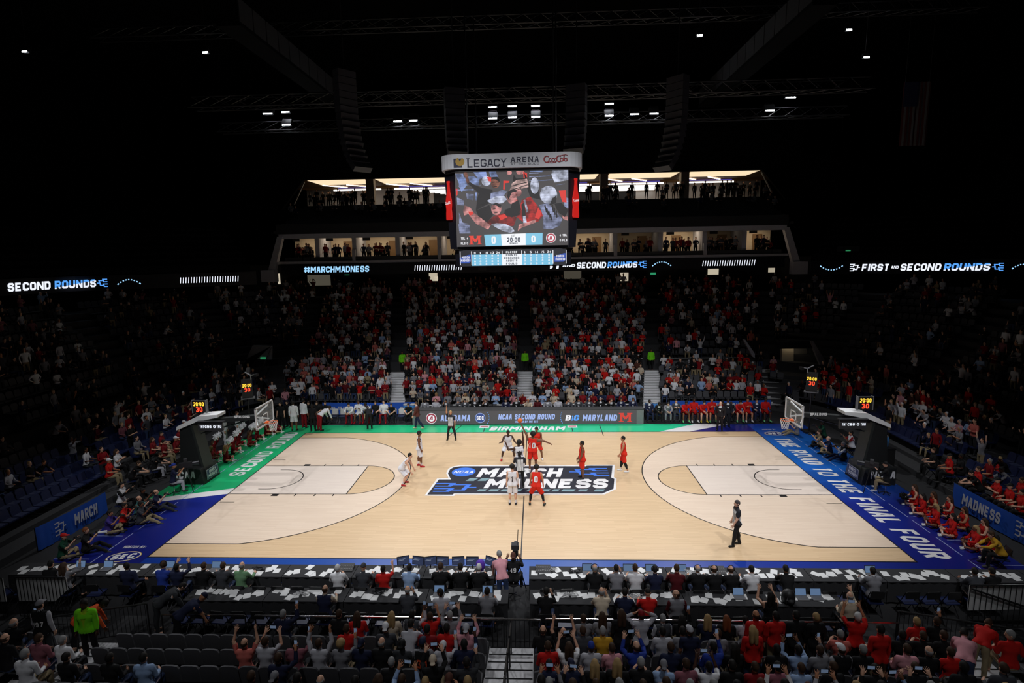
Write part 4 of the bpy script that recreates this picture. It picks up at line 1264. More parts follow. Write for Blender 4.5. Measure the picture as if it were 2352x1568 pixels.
w('bracket', 1176, 1196, LW, flip=1); w('FIRST', 1205, 1290, LW); w('AND', 1292, 1321, LW, h=.24); w('SECOND', 1325, 1392, LW); w('ROUNDS', 1396, 1464, LG); w('bracket', 1466, 1485, LB)
w('arc', 1497, 1543, LC); w('slash', 1612, 1736, LW, n=22)
w = ribbon('dark lettered ribbon screen along the left corner stand', [(-38.5, 4), (-36.5, 12), (-35.3, 15.9), (-24.2, 22.6)], 9.5, 1.15)
w('SECOND', 8, 108, LW, h=.6); w('ROUNDS', 118, 214, LG, h=.6); w('bracket', 217, 241, LB); w('arc', 262, 319, LC); w('slash', 407, 546, LW, n=23)
w = ribbon('dark lettered ribbon screen along the right corner stand', [(25.2, 25.0), (30.1, 24.2), (37.4, 21.3), (41.5, 18.2), (43, 12)], 9.55, 1.15)
w('arc', 1883, 1938, LC, s=-1); w('bracket', 1953, 1976, LW, flip=1); w('FIRST', 1981, 2044, LW, h=.6); w('AND', 2048, 2065, LW, h=.24); w('SECOND', 2070, 2163, LW, h=.6); w('ROUNDS', 2170, 2276, LG, h=.6); w('bracket', 2280, 2307, LB); w('arc', 2325, 2378, LC)
# dark upper end stands behind the side ribbons
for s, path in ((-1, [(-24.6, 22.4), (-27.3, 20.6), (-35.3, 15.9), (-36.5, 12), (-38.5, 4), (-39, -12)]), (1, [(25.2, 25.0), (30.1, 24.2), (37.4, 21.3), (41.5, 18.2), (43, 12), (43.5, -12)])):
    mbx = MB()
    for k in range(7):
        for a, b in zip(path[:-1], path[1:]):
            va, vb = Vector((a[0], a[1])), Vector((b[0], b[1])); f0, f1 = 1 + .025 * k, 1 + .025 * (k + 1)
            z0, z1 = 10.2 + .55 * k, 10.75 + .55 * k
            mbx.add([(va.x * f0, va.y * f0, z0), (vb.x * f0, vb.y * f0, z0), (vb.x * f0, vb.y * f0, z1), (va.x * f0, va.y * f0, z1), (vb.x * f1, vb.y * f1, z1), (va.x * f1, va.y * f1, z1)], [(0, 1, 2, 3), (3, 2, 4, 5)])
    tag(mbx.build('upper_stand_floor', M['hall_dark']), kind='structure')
for (u, v, y) in ((303, 583, 24), (1948, 575, 24)):
    p = at_y(u, v, y)
    g = empty('exit_sign', p); tag(g, 'small green exit sign glowing in the dark %s stand' % ('left' if u < 1000 else 'right'), 'sign')
    MB().bbox((-.9, .02, -.1), (.9, .08, .35)).build('backing_panel', M['dark_wall'], g); MB().bbox((-.2, -.03, -.06), (.2, .02, .04)).build('lamp', emis('exit_lamp', (.04, .4, .16), .5), g)
# ------------------------------------------------------------------ centre-hung video board
BX, BYF = -.31, -3.0
vb = empty('video_board', (BX, 0, 10.55)); tag(vb, 'large hanging video cube with white arena-name band above centre court', 'scoreboard')
def V(name, mbx, m, parent=None, smooth=False):
    o = mbx.build(name, m, parent or vb, smooth)
    if parent is None: o.location = (-BX, 0, -10.55)
    return o
M['board_body'] = mat('black_board_housing', (0.010, 0.010, 0.016), 0.5)
M['band_white'] = mat('white_band', (0.72, 0.72, 0.76), 0.5, var=.03)
def rr(hx, hy, r, n=6):
    pts = []
    for cx, cy, a0 in ((hx - r, hy - r, 0), (-(hx - r), hy - r, 90), (-(hx - r), -(hy - r), 180), (hx - r, -(hy - r), 270)):
        for k in range(n + 1): pts.append((BX + cx + r * math.cos(D(a0 + 90 * k / n)), cy + r * math.sin(D(a0 + 90 * k / n))))
    return pts
V('top_band', MB().slab(rr(2.95, 3.25, .7), 14.74, 15.32), M['band_white'])
V('band_rim', MB().slab(rr(2.85, 3.1, .7), 14.62, 14.74), M['black'])
# body with cut corners, narrowing downwards
def octo(hx, hy, c): return [(BX + x, y) for x, y in ((hx, hy - c), (hx - c, hy), (-hx + c, hy), (-hx, hy - c), (-hx, -hy + c), (-hx + c, -hy), (hx - c, -hy), (hx, -hy + c))]
top8, bot8 = octo(2.88, 2.95, .52), octo(2.68, 2.95, .32)
V('housing', MB().add([(p[0], p[1], 11.5) for p in bot8] + [(p[0], p[1], 14.62) for p in top8], [tuple(range(7, -1, -1)), tuple(range(8, 16))] + [(i, (i + 1) % 8, 8 + (i + 1) % 8, 8 + i) for i in range(8)]), M['board_body'])
V('lower_ring', MB().slab(octo(2.5, 2.9, .4), 10.72, 11.45), M['board_body'])
V('underside', MB().slab(octo(1.6, 2.2, .4), 10.55, 10.72), M['charcoal'])
for sx in (-1, 1):
    for sy in (-1, 1):
        V('hoist_cable', MB().tube([(BX + sx * 1.9, sy * 1.9, 15.3), (BX + sx * 1.9, sy * 1.9, 31.5)], .03, 5), M['dark_metal'])

def scan(name, col, k=1.0):
    """LED picture colour broken by fine dark scan lines"""
    m, nt, b = _nodes(name)
    tc = nt.nodes.new('ShaderNodeTexCoord'); wv = nt.nodes.new('ShaderNodeTexWave'); wv.bands_direction = 'Z'; wv.inputs['Scale'].default_value = 7.0
    mr = nt.nodes.new('ShaderNodeMapRange'); mr.inputs['To Min'].default_value = .45 * k; mr.inputs['To Max'].default_value = 1.05 * k
    nz = nt.nodes.new('ShaderNodeTexNoise'); nz.inputs['Scale'].default_value = 3.2; nz.inputs['Detail'].default_value = 6
    m2 = nt.nodes.new('ShaderNodeMapRange'); m2.inputs['From Min'].default_value = .38; m2.inputs['From Max'].default_value = .62; m2.inputs['To Min'].default_value = .3; m2.inputs['To Max'].default_value = 1.25
    mm = nt.nodes.new('ShaderNodeMath'); mm.operation = 'MULTIPLY'
    nt.links.new(tc.outputs['Object'], wv.inputs['Vector']); nt.links.new(tc.outputs['Object'], nz.inputs['Vector']); nt.links.new(nz.outputs['Fac'], m2.inputs['Value'])
    nt.links.new(wv.outputs['Fac'], mr.inputs['Value']); nt.links.new(mr.outputs['Result'], mm.inputs[0]); nt.links.new(m2.outputs['Result'], mm.inputs[1]); nt.links.new(mm.outputs[0], b.inputs['Emission Strength'])
    b.inputs['Emission Color'].default_value = tuple(col) + (1,); b.inputs['Base Color'].default_value = (.01, .01, .01, 1)
    return m
SCW, SCH = 4.69, 3.14
def sp(X, Y): return ((X - 982) / 1315 * SCW + BX, 11.58 + (1190 - Y) / 905 * SCH)
scr = V('screen', MB().bbox((BX - SCW / 2, BYF - .06, 11.58), (BX + SCW / 2, BYF, 14.72)), emis('screen_grey', srgb(70, 66, 67), 1.0))
SC_ = {'w': scan('pix_white', srgb(212, 218, 242)), 'b': scan('pix_blue', srgb(140, 160, 215)), 'p': scan('pix_skin', srgb(222, 150, 148)), 'k': emis('pix_black', srgb(24, 20, 22), 1), 'r': scan('pix_red', srgb(186, 34, 30)),
       'd': scan('pix_dark_red', srgb(140, 30, 28)), 'h': scan('pix_hair', srgb(228, 190, 184)), 's': scan('pix_brown', srgb(140, 88, 72)), 'g': scan('pix_grey', srgb(150, 158, 196)), 'R': emis('pix_bright_red', srgb(214, 52, 44), 1)}
def pic(name, polys, m, lift):
    for q in polys: MB().poly([(sp(*p)[0], BYF - .06 - lift, sp(*p)[1]) for p in q][::-1]).build(name, m, scr)
EL = lambda cx, cy, rx, ry, n=18: ellipse2d(rx, ry, n, (cx, cy))
L1, L2, L3, L4 = .002, .004, .006, .008
pic('picture_shape', [[(330, 330), (420, 330), (440, 420), (370, 440)], [(540, 310), (690, 310), (700, 370), (600, 400)], [(720, 300), (800, 300), (830, 380), (740, 370)], [(370, 380), (540, 360), (610, 400), (600, 470), (480, 440), (400, 540), (370, 480)], [(330, 510), (540, 510), (540, 525), (330, 525)], [(1200, 300), (1360, 310), (1340, 330), (1200, 325)], [(1300, 375), (1440, 372), (1440, 380), (1300, 384)], [(1290, 425), (1450, 420), (1450, 428), (1290, 432)], [(560, 550), (575, 550), (575, 640), (560, 640)]], SC_['b'], L1)
pic('picture_shape', [[(1465, 288), (1640, 288), (1640, 430), (1480, 455), (1445, 360)]], SC_['w'], L1)
pic('picture_shape', [EL(1085, 320, 45, 38), EL(960, 330, 30, 25)], SC_['p'], L1)
pic('picture_shape', [[(1120, 320), (1165, 340), (1165, 395), (1125, 400)], [(890, 420), (960, 425), (955, 445), (905, 450), (905, 520), (885, 520)], [(1530, 550), (1610, 545), (1620, 690), (1570, 680)], [(330, 500), (355, 505), (350, 570), (335, 590)]], SC_['R'], L1)
pic('picture_shape', [EL(690, 420, 55, 58)], SC_['w'], L1)
pic('picture_shape', [[(700, 370), (750, 380), (745, 430), (715, 420)]], SC_['R'], L2)
pic('picture_shape', [[(470, 400), (530, 450), (640, 500), (760, 520), (770, 600), (720, 680), (560, 760), (580, 620), (600, 560), (470, 440)], [(1010, 350), (1040, 400), (1140, 395), (1130, 330), (1180, 420), (1000, 430)], [(1150, 470), (1210, 450), (1290, 520), (1320, 650), (1200, 620)], [(560, 760), (720, 700), (760, 820), (690, 900), (600, 860)]], SC_['k'], L2)
pic('picture_shape', [EL(795, 440, 52, 66)], SC_['s'], L3)
pic('picture_shape', [[(428, 305), (465, 305), (495, 430), (465, 450)]], SC_['s'], L3)
pic('picture_shape', [[(740, 560), (880, 530), (930, 545), (870, 620), (730, 640)]], SC_['g'], L3)
pic('picture_shape', [[(960, 540), (985, 455), (1045, 415), (1165, 405), (1180, 500), (1095, 520)]], SC_['h'], L3)
pic('picture_shape', [EL(985, 610, 62, 85), EL(800, 745, 60, 75), EL(1060, 560, 40, 45)], SC_['p'], L3)
pic('picture_shape', [[(1100, 650), (1200, 610), (1290, 730), (1350, 830), (1290, 905), (1140, 930), (1040, 850)]], SC_['r'], L3)
pic('picture_shape', [[(690, 650), (800, 600), (900, 600), (928, 640), (880, 680), (760, 692)]], SC_['w'], L4)
pic('picture_shape', [[(680, 905), (770, 830), (900, 795), (1040, 850), (1000, 955), (720, 935)], [(1010, 640), (1050, 640), (1070, 740), (1010, 730)]], SC_['d'], L3)
pic('picture_shape', [[(900, 760), (1050, 710), (1080, 820), (980, 850), (890, 820)]], SC_['k'], L4)
pic('picture_shape', [[(430, 700), (490, 720), (540, 790), (730, 940), (700, 990), (560, 920), (470, 800), (420, 820), (410, 760)], [(1060, 940), (1255, 880), (1260, 915), (1090, 978), (1050, 1010)]], SC_['p'], L4)
pic('picture_shape', [[(470, 770), (525, 775), (530, 805), (485, 820)]], SC_['R'], .010)
pic('picture_shape', [[(735, 925), (800, 915), (900, 925), (980, 965), (1012, 1015), (960, 1035), (870, 1010), (790, 965)]], SC_['w'], .010)
pic('picture_shape', [EL(1412, 595, 100, 105), EL(1252, 485, 50, 95)], SC_['w'], L4)
pic('picture_shape', [[(1455, 640), (1505, 600), (1500, 690), (1420, 720)]], SC_['k'], .010)
pic('picture_shape', [[(1300, 710), (1400, 690), (1480, 770), (1570, 880), (1540, 960), (1440, 1000), (1350, 990), (1350, 850)]], SC_['g'], L4)
pic('picture_shape', [[(350, 920), (480, 930), (490, 1030), (360, 1030)], [(360, 780), (400, 900), (480, 920), (360, 930)]], SC_['g'], L1)
pic('picture_shape', [[(1560, 820), (1635, 850), (1630, 900), (1580, 880)]], SC_['p'], L2)
# faces, hair and folds of the pictured fans
pic('picture_shape', [[(745, 400), (770, 375), (820, 372), (848, 410), (845, 440), (800, 405)], [(925, 600), (940, 545), (1000, 520), (1050, 550), (985, 560), (945, 640)], [(745, 700), (800, 672), (860, 700), (850, 740), (800, 705)], [(590, 600), (640, 560), (720, 560), (700, 640), (650, 690), (600, 700)], [(1095, 700), (1130, 680), (1150, 900), (1110, 910)], [(980, 690), (1060, 650), (1090, 760), (1040, 830), (960, 800)], [(1480, 700), (1560, 690), (1640, 780), (1600, 860), (1520, 800)]], SC_['k'], .0115)
pic('picture_shape', [[(760, 432), (790, 428), (790, 436), (760, 440)], [(808, 430), (838, 436), (836, 443), (808, 438)], [(780, 482), (815, 480), (812, 490), (782, 490)], [(935, 612), (965, 606), (965, 614), (935, 620)], [(985, 606), (1015, 612), (1015, 620), (985, 614)], [(955, 655), (990, 655), (985, 664), (958, 664)], [(765, 742), (795, 738), (795, 746), (765, 750)], [(775, 790), (815, 788), (812, 797), (778, 798)]], SC_['k'], .0125)
pic('picture_shape', [[(1360 + 22 * q, 720 + 34 * (q % 4)), (1375 + 22 * q, 712 + 34 * (q % 4)), (1395 + 20 * q, 800 + 30 * (q % 4)), (1380 + 20 * q, 806 + 30 * (q % 4))] for q in range(7)], SC_['k'], .0125)
pic('picture_shape', [[(1120, 650), (1140, 645), (1175, 780), (1155, 800)], [(1110, 840), (1145, 835), (1155, 915), (1115, 920)], [(820, 920), (900, 935), (960, 985), (900, 965)], [(1330, 520), (1345, 515), (1350, 660), (1335, 650)]], SC_['w'], .0125)
pic('picture_shape', [[(960, 560), (1100, 505), (1105, 512), (965, 570)], [(980, 480), (1160, 440), (1165, 448), (985, 490)], [(1000, 520), (1170, 470), (1172, 478), (1005, 530)]], SC_['k'], .0125)
pic('picture_shape', [[(360 + 150 * q, 470), (480 + 150 * q, 462), (480 + 150 * q, 468), (360 + 150 * q, 477)] for q in range(2)] + [[(1190, 300 + 40 * q), (1300, 298 + 40 * q), (1300, 304 + 40 * q), (1190, 307 + 40 * q)] for q in range(4)] + [[(340, 600), (420, 640), (420, 700), (345, 690)], [(450, 560), (540, 570), (530, 640), (460, 620)], [(1500, 480), (1600, 470), (1600, 476), (1500, 487)], [(1600, 620), (1640, 640), (1640, 760), (1590, 740)]], SC_['g'], .0015)
pic('picture_shape', [[(1290, 740), (1330, 800), (1300, 880), (1250, 860)], [(820, 830), (900, 810), (930, 850), (850, 880)]], SC_['R'], .0095)
# score bug at the foot of the screen
pic('score_bar', [[(650, 1050), (1340, 1040), (1335, 1180), (665, 1185)]], emis('score_blue', srgb(128, 196, 226), 1), .010)
pic('score_bar', [[(850, 1048), (1140, 1042), (1140, 1182), (858, 1184)]], emis('score_white', srgb(244, 246, 250), 1), .012)
INK = emis('score_ink', srgb(52, 60, 78), 1); PW = emis('score_light', srgb(240, 240, 245), 1)
def st(s, X, Y, hpx, wpx, m, lift=.014, **kw):
    x, z = sp(X, Y); put_text('screen_lettering', s, (x, BYF - .06 - lift, z), (1, 0, 0), (0, 0, 1), m, hpx / 905 * SCH, wpx / 1315 * SCW, scr, 0, **kw)
st('20:00', 997, 1115, 52, 155, INK, w=.62, t=.2); st('1ST', 995, 1066, 24, 45, INK, t=.2); st('BONUS', 997, 1160, 20, 92, INK, t=.2)
st('0', 762, 1115, 88, 52, PW, w=.6, t=.24); st('0', 1230, 1112, 80, 50, PW, w=.6, t=.24)
st('TOL 4', 415, 1090, 28, 85, PW, t=.2); st('FLS 0', 415, 1150, 28, 85, PW, t=.2); st('4 TOL', 1582, 1072, 26, 88, PW, t=.2); st('0 FLS', 1582, 1132, 26, 88, PW, t=.2)
def maryland(o, ex, ez, s, parent, lift, m1, m2):
    q1 = [[(p[0] * 1.0, p[1]) for p in f] for f in text2d('M', 1.0, w=.9, t=.25, serif=True)[0]]
    mbx = MB(); flat(mbx, [[(p[0] * s, p[1] * s) for p in f] for f in q1], o, ex, ez, lift); mbx.build('team_mark', m1, parent)
x, z = sp(545, 1112); maryland((x, BYF - .06 - .012, z), (1, 0, 0), (0, 0, 1), .36, scr, .002, emis('mark_red', srgb(226, 66, 52), 1), None)
x, z = sp(1436, 1102)
for r_, m_, l_ in ((.205, PW, .012), (.185, emis('mark_crimson', srgb(176, 70, 84), 1), .013), (.125, PW, .014)):
    mbx = MB(); flat(mbx, [ellipse2d(r_, r_, 24)], (x, BYF - .06 - l_, z), (1, 0, 0), (0, 0, 1)); mbx.build('team_mark', m_, scr)
put_text('team_mark', 'A', (x, BYF - .06 - .016, z), (1, 0, 0), (0, 0, 1), emis('mark_crimson', srgb(176, 70, 84), 1), .16, .14, scr, 0, t=.2)
# lower statistics screen
def lp(X, Y): return ((X - 1010) / 1230 * 4.49 + BX - .0, 10.78 + (1410 - Y) / 185 * .64)
lo_ = V('statistics_screen', MB().bbox((BX - 2.25, BYF - .12, 10.76), (BX + 2.25, BYF - .05, 11.42)), emis('stat_dark', srgb(26, 26, 34), 1))
def lpic(name, polys, m, lift=.003):
    for q in polys: MB().poly([(lp(*p)[0], BYF - .12 - lift, lp(*p)[1]) for p in q][::-1]).build(name, m, lo_)
lpic('table_panel', [[(535, 1275), (890, 1275), (890, 1410), (535, 1410)], [(1115, 1275), (1475, 1275), (1475, 1410), (1115, 1410)]], emis('stat_blue', srgb(120, 192, 226), 1))
lpic('table_panel', [[(890, 1275), (1115, 1275), (1115, 1410), (890, 1410)]], emis('stat_white', srgb(240, 244, 250), 1))
lpic('table_rule', [[(a, 1235), (a + 8, 1235), (a + 8, 1400), (a, 1400)] for a in (400, 532, 886, 1113, 1472, 1622)], PW, .004)
def lt(s, X, Y, h, w, m, **kw):
    x, z = lp(X, Y); put_text('screen_lettering', s, (x, BYF - .12 - .006, z), (1, 0, 0), (0, 0, 1), m, h / 185 * .64, w / 1230 * 4.49, lo_, 0, t=.2, **kw)
for s, y in (('PLAYER', 1252), ('POINTS', 1288), ('REBOUNDS', 1322), ('ASSISTS', 1356), ('FOULS', 1390)): lt(s, 1000, y, 24, 130 if s != 'REBOUNDS' else 175, PW if s == 'PLAYER' else INK)
for X, n in ((575, '0'), (638, '1'), (707, '10'), (776, '13'), (843, '24'), (1153, '1'), (1220, '5'), (1288, '14'), (1356, '15'), (1430, '24')):
    lt(n, X, 1255, 26, 20 * len(n), PW)
    for y in (1290, 1324, 1358, 1392): lt('0', X, y, 22, 18, PW)
for X in (462, 1555):
    lpic('event_mark', [[(X - 65, 1310), (X + 45, 1275), (X + 65, 1275), (X + 62, 1360), (X + 40, 1378), (X - 65, 1378)]], emis('event_blue', srgb(40, 76, 170), 1))
    lt('MARCH', X + 5, 1308, 26, 88, PW); lt('MADNESS', X + 5, 1346, 26, 108, PW)
# top band lettering
band_o = [c for c in vb.children if c.name.startswith('top_band')][0]
INKB = mat('dark_band_ink', (.03, .03, .06), .6); GOLDB = mat('band_gold', srgb(190, 150, 50), .5); REDB = mat('band_red', srgb(170, 30, 34), .5)
def bt(s, X, Y, hpx, wpx, m, **kw):
    x = (X - 982) / 1315 * SCW + BX; z = 11.58 + (1190 - Y) / 905 * SCH - .03
    put_text('band_lettering', s, (x, -3.255, z), (1, 0, 0), (0, 0, 1), m, hpx / 905 * SCH, wpx / 1315 * SCW, band_o, 0, **kw)
bt('L', 515, 207, 108, 70, INKB, t=.16, serif=True); bt('EGACY', 745, 212, 90, 375, INKB, t=.16, w=.8, gap=.1, serif=True)
bt('ARENA', 1142, 182, 62, 320, INKB, t=.18, w=.8, gap=.3, serif=True); bt('AT THE BJCC', 1142, 232, 20, 325, INKB, t=.14, w=.9, gap=.3)
mbx = MB(); bq = lambda X, Y: ((X - 982) / 1315 * SCW + BX, -3.256, 11.55 + (1190 - Y) / 905 * SCH)
mbx.poly([bq(*p) for p in [(322, 258), (420, 258), (420, 155), (322, 155)]]); mbx.build('band_mark', mat('band_navy', (.01, .012, .05), .5), band_o)
mbx = MB(); mbx.poly([(q[0], -3.260, q[2]) for q in [bq(395 + 52 * math.cos(a), 190 - 50 * math.sin(a)) for a in np.linspace(D(115), D(420), 20)] + [bq(395, 190)]]); mbx.build('band_mark', GOLDB, band_o)
# script drinks logo as connected strokes
def script2d(s=1.0):
    q = []
    def loop(cx, r, a0, a1, cy=0): return [(cx + r * math.cos(D(a)), cy + r * 1.15 * math.sin(D(a))) for a in np.linspace(a0, a1, 12)]
    for pl, t in ((loop(-1.05, .38, 50, 320), .13), ([(-.8, -.25), (-.6, .15)], .08), (loop(-.52, .2, 0, 360, -.12), .1), (loop(-.1, .2, 40, 320, -.12), .1), (loop(.22, .18, 0, 360, -.14), .1), ([(.4, .05), (.42, -.32)], .1),
                  (loop(.72, .36, 50, 320, .02), .13), (loop(1.08, .2, 0, 360, -.1), .1), ([(1.3, -.3), (1.4, .5), (1.48, .5), (1.38, -.3)], .07), (loop(1.65, .18, 0, 360, -.12), .1), ([(1.83, .08), (1.86, -.3)], .09), ([(-1.1, -.46), (-.3, -.52), (.3, -.45)], .07), ([(.8, .45), (1.6, .58), (1.95, .48)], .06)):
        q += stroke2d(pl, t)
    return [[((p[0] - .38) * s, p[1] * s) for p in f] for f in q]
x = (1505 - 982) / 1315 * SCW + BX; z = 11.58 + (1190 - 185) / 905 * SCH - .03
for dx, m_, yy in ((.012, INKB, -3.255), (0, REDB, -3.259)):
    mbx = MB(); flat(mbx, script2d(.285), (x + dx, yy, z - dx), (1, 0, 0), (0, 0, 1)); mbx.build('band_lettering', m_, band_o)
# bottle panels on the cut corners
RED = emis('bottle_red', srgb(206, 28, 22), .85)
for sx in (-1, 1):
    A_ = Vector((BX + sx * 2.36, -2.95, 0)); B_ = Vector((BX + sx * 2.88, -2.43, 0))
    c = (A_ + B_) / 2; t = (B_ - A_).normalized() * (1 if sx > 0 else -1); n = Vector((sx * .707, -.707, 0))
    prof = [(0, .175), (.06, .2), (.3, .19), (.42, .17), (.62, .2), (.78, .2), (.9, .165), (1.12, .1), (1.35, .075), (1.5, .07), (1.52, .085), (1.6, .085)]
    poly = [(w_, h_) for h_, w_ in prof] + [(-w_, h_) for h_, w_ in prof[::-1]]
    mbx = MB(); o3 = Vector((c.x, c.y, 12.72)) + n * .06
    mbx.prism(poly, lambda a, b: o3 + t * a + Vector((0, 0, b)), lambda a, b: o3 + t * a * .9 + Vector((0, 0, b)) + n * .05)
    bt_ = V('bottle_sign', mbx, RED)
    mbx = MB(); flat(mbx, script2d(.105), o3 + n * .06 + Vector((0, 0, .7)), t * (1), (0, 0, 1)); mbx.build('bottle_lettering', PW, bt_)

# ------------------------------------------------------------------ roof rig
M['rig'] = mat('rig_metal', (0.05, 0.05, 0.055), 0.5, 0.5)
def truss(label, a, b, r=.45):
    a, b = Vector(a), Vector(b); o = empty('roof_truss', a); tag(o, label, 'truss', 'roof trusses')
    t = (b - a); L = t.length; t.normalize(); side = Vector((0, 0, 1)).cross(t)
    ch = []
    for k, off in enumerate((side * r, side * -r, Vector((0, 0, r * 1.6)))):
        MB().tube([off, t * L + off], .05, 5).build('chord', M['rig'], o); ch.append(off)
    n = int(L / 1.2); mbx = MB()
    for k in range(n):
        p, q = t * (L * k / n), t * (L * (k + 1) / n)
        for i in range(3): mbx.tube([p + ch[i], q + ch[(i + 1) % 3]], .025, 4)
    mbx.build('web', M['rig'], o)
    return o
truss('long lighting truss across the hall behind the video cube', (-24, 18.3, 21.0), (24, 18.3, 21.0))
truss('upper lighting truss across the hall above the lamp row', (-24, 18.6, 22.9), (24, 18.6, 22.9))
truss('dark roof truss crossing just above the video cube', (-20, 8, 20.2), (20, 8, 20.2))
truss('highest dark roof truss near the top of the picture', (-30, 14, 26.5), (30, 14, 26.5))
for s in (-1, 1):
    cw = empty('catwalk', (s * 14.2, 3, 23.0)); tag(cw, '%s roof catwalk faced with grey panels' % ('left' if s < 0 else 'right'), 'catwalk')
    for k in range(13):
        MB().bbox((-.03, .02, 0), (.03, 1.42, 1.15)).build('panel', mat('catwalk_panel', (.035, .035, .042), .8) if k == 0 and s < 0 else bpy.data.materials['catwalk_panel'], cw, loc=(0, k * 1.5, .1))
    MB().bbox((-.05 if s > 0 else -1.2, 0, -.1), (1.2 if s > 0 else .05, 19.5, .05)).build('deck', M['hall_dark'], cw)
# lamp heads of the sports lighting
LAMPF = emis('lamp_face', (.92, .96, 1.0), 34.0)
lamps = [(-19.9, 22.4, 'leftmost upper lamp of the left cluster, largest'), (-18.5, 22.45, 'upper inner lamp of the left cluster'), (-18.5, 21.5, 'lower lamp of the left cluster'),
         (-9.8, 21.55, 'left one of the lamp pair left of the video cube'), (-8.6, 21.58, 'right one of the lamp pair left of the video cube'),
         (-2.5, 22.4, 'upper left lamp above the video cube'), (-1.0, 22.42, 'upper middle lamp above the video cube'), (.76, 22.4, 'upper right lamp above the video cube'),
         (-2.5, 21.58, 'lower left lamp above the video cube'), (-1.0, 21.6, 'lower middle lamp above the video cube'), (.76, 21.6, 'lower right lamp above the video cube'),
         (6.3, 22.4, 'upper lamp right of the video cube'), (6.3, 21.54, 'lower lamp right of the video cube'), (8.2, 21.6, 'second lamp of the row right of the video cube'), (9.65, 21.6, 'third lamp of the row right of the video cube'), (10.9, 21.65, 'last lamp of the row right of the video cube'),
         (18.2, 21.6, 'lower lamp of the right pair'), (19.65, 22.5, 'upper lamp of the right pair, very bright')]
def lamp(x, y, z, lab, k=1.0):
    l = empty('sports_lamp', (x, y, z)); tag(l, 'white floodlight, ' + lab, 'lamp', 'floodlights under the roof')
    MB().box((0, .12, .08), (.72 * k, .25, .5 * k), 0, D(-28)).build('lamp_housing', M['rig'], l)
    MB().box((0, -.02, 0), (.62 * k, .03, .38 * k), 0, D(-28)).build('lamp_lens', LAMPF, l)
    if y < 17: MB().tube([(0, .15, .3), (0, .15, 32 - z)], .015, 4).build('drop_rod', M['rig'], l)
    MB().tube([(-.28 * k, .15, .05), (-.28 * k, .2, .45), (.28 * k, .2, .45), (.28 * k, .15, .05)], .02, 4).build('yoke', M['rig'], l)
for x, z, lab in lamps: lamp(x, 18.0, z, lab, 1.15 if 'largest' in lab or 'bright' in lab else 1.0)
for u, v, lab in ((472, 119, 'high on the left under the roof'), (1950, 67, 'highest on the right under the roof'), (1607, 80, 'small, high right of the video cube'), (57, 117, 'small, far left under the roof'), (1990, 130, 'small, below the highest right one'), (910, 276, '')):
    if lab: p = at_y(u, v, 14.0); lamp(p.x, p.y, p.z, lab, .55)
# hanging line arrays
def line_array(label, x, y, ztop, n, face, sweep):
    a = empty('line_array_speaker', (x, y, ztop)); tag(a, label, 'loudspeaker', 'hanging line arrays')
    px, pz, ang = 0.0, 0.0, 0.0
    MB().tube([(0, 0, 0), (0, 0, 31.8 - ztop)], .03, 4).build('hanging_chain', M['rig'], a)
    for k in range(n):
        ang = sweep * (k / n) ** 2.2
        c = math.cos(D(ang)); s = math.sin(D(ang))
        MB().box((0, 0, 0), (1.05, .55, .33), 0, 0, 0).build('cabinet', M['array'], a, loc=(px * face[0], px * face[1], pz - .18), rot=(0, 0, math.atan2(face[1], face[0]) + math.pi / 2)).rotation_euler.x = D(ang)
        px += .36 * s; pz -= .36 * c
    return a
M['array'] = mat('speaker_grille', (0.07, 0.07, 0.085), 0.6)
line_array('curved black speaker column hanging left of the video cube', -9.3, 4.0, 20.9, 15, (.75, -.66), 55)
line_array('curved black speaker column hanging right of the video cube', 8.3, 5.0, 20.4, 14, (-.75, -.66), 55)
line_array('short black speaker column just left above the video cube', -3.6, 4.5, 20.0, 10, (.3, -.95), 45)
line_array('short black speaker column just right above the video cube', 2.9, 4.5, 20.0, 10, (-.3, -.95), 45)
# hanging flag
fg = empty('flag', (26.9, 15.0, 18.2)); tag(fg, 'dim striped flag with starred corner hanging high on the right', 'flag')
FR, FW_, FB = mat('flag_red', (.10, .02, .02), .9), mat('flag_white', (.16, .16, .17), .9), mat('flag_blue', (.01, .015, .06), .9)
for k in range(13):
    MB().bbox((-.9 + k * 1.8 / 13, -.01 - .03 * (k % 3), 0), (-.9 + (k + 1) * 1.8 / 13, .01 - .03 * (k % 3), 4.2)).build('stripe', FR if k % 2 == 0 else FW_, fg)
for q in (-.8, .8): MB().tube([(q, 0, 4.15), (q, 0, 13.8)], .012, 4).build('hanging_line', M['rig'], fg)
MB().bbox((-.9, -.11, 2.6), (.07, -.095, 4.2)).build('canton', FB, fg)
# ------------------------------------------------------------------ colours by everyday name
CN = {'red': srgb(196, 26, 22), 'crimson': srgb(128, 18, 26), 'maroon': srgb(84, 16, 24), 'white': srgb(226, 226, 230), 'grey': srgb(128, 128, 134), 'light grey': srgb(182, 182, 190), 'charcoal': srgb(62, 64, 70), 'black': srgb(20, 20, 22),
      'navy': srgb(28, 34, 62), 'blue': srgb(36, 60, 150), 'light blue': srgb(150, 176, 214), 'pink': srgb(214, 150, 160), 'salmon': srgb(206, 110, 100), 'mauve': srgb(140, 84, 96), 'yellow': srgb(196, 150, 40), 'lime': srgb(120, 224, 30), 'green': srgb(110, 150, 112),
      'teal': srgb(60, 110, 110), 'purple': srgb(64, 50, 130), 'beige': srgb(206, 190, 168), 'khaki': srgb(150, 134, 104), 'orange': srgb(220, 88, 40), 'brown': srgb(86, 50, 40), 'sky': srgb(70, 150, 210), 'dark green': srgb(20, 70, 50), 'jeans': srgb(50, 64, 96), 'dark grey': srgb(48, 50, 54)}

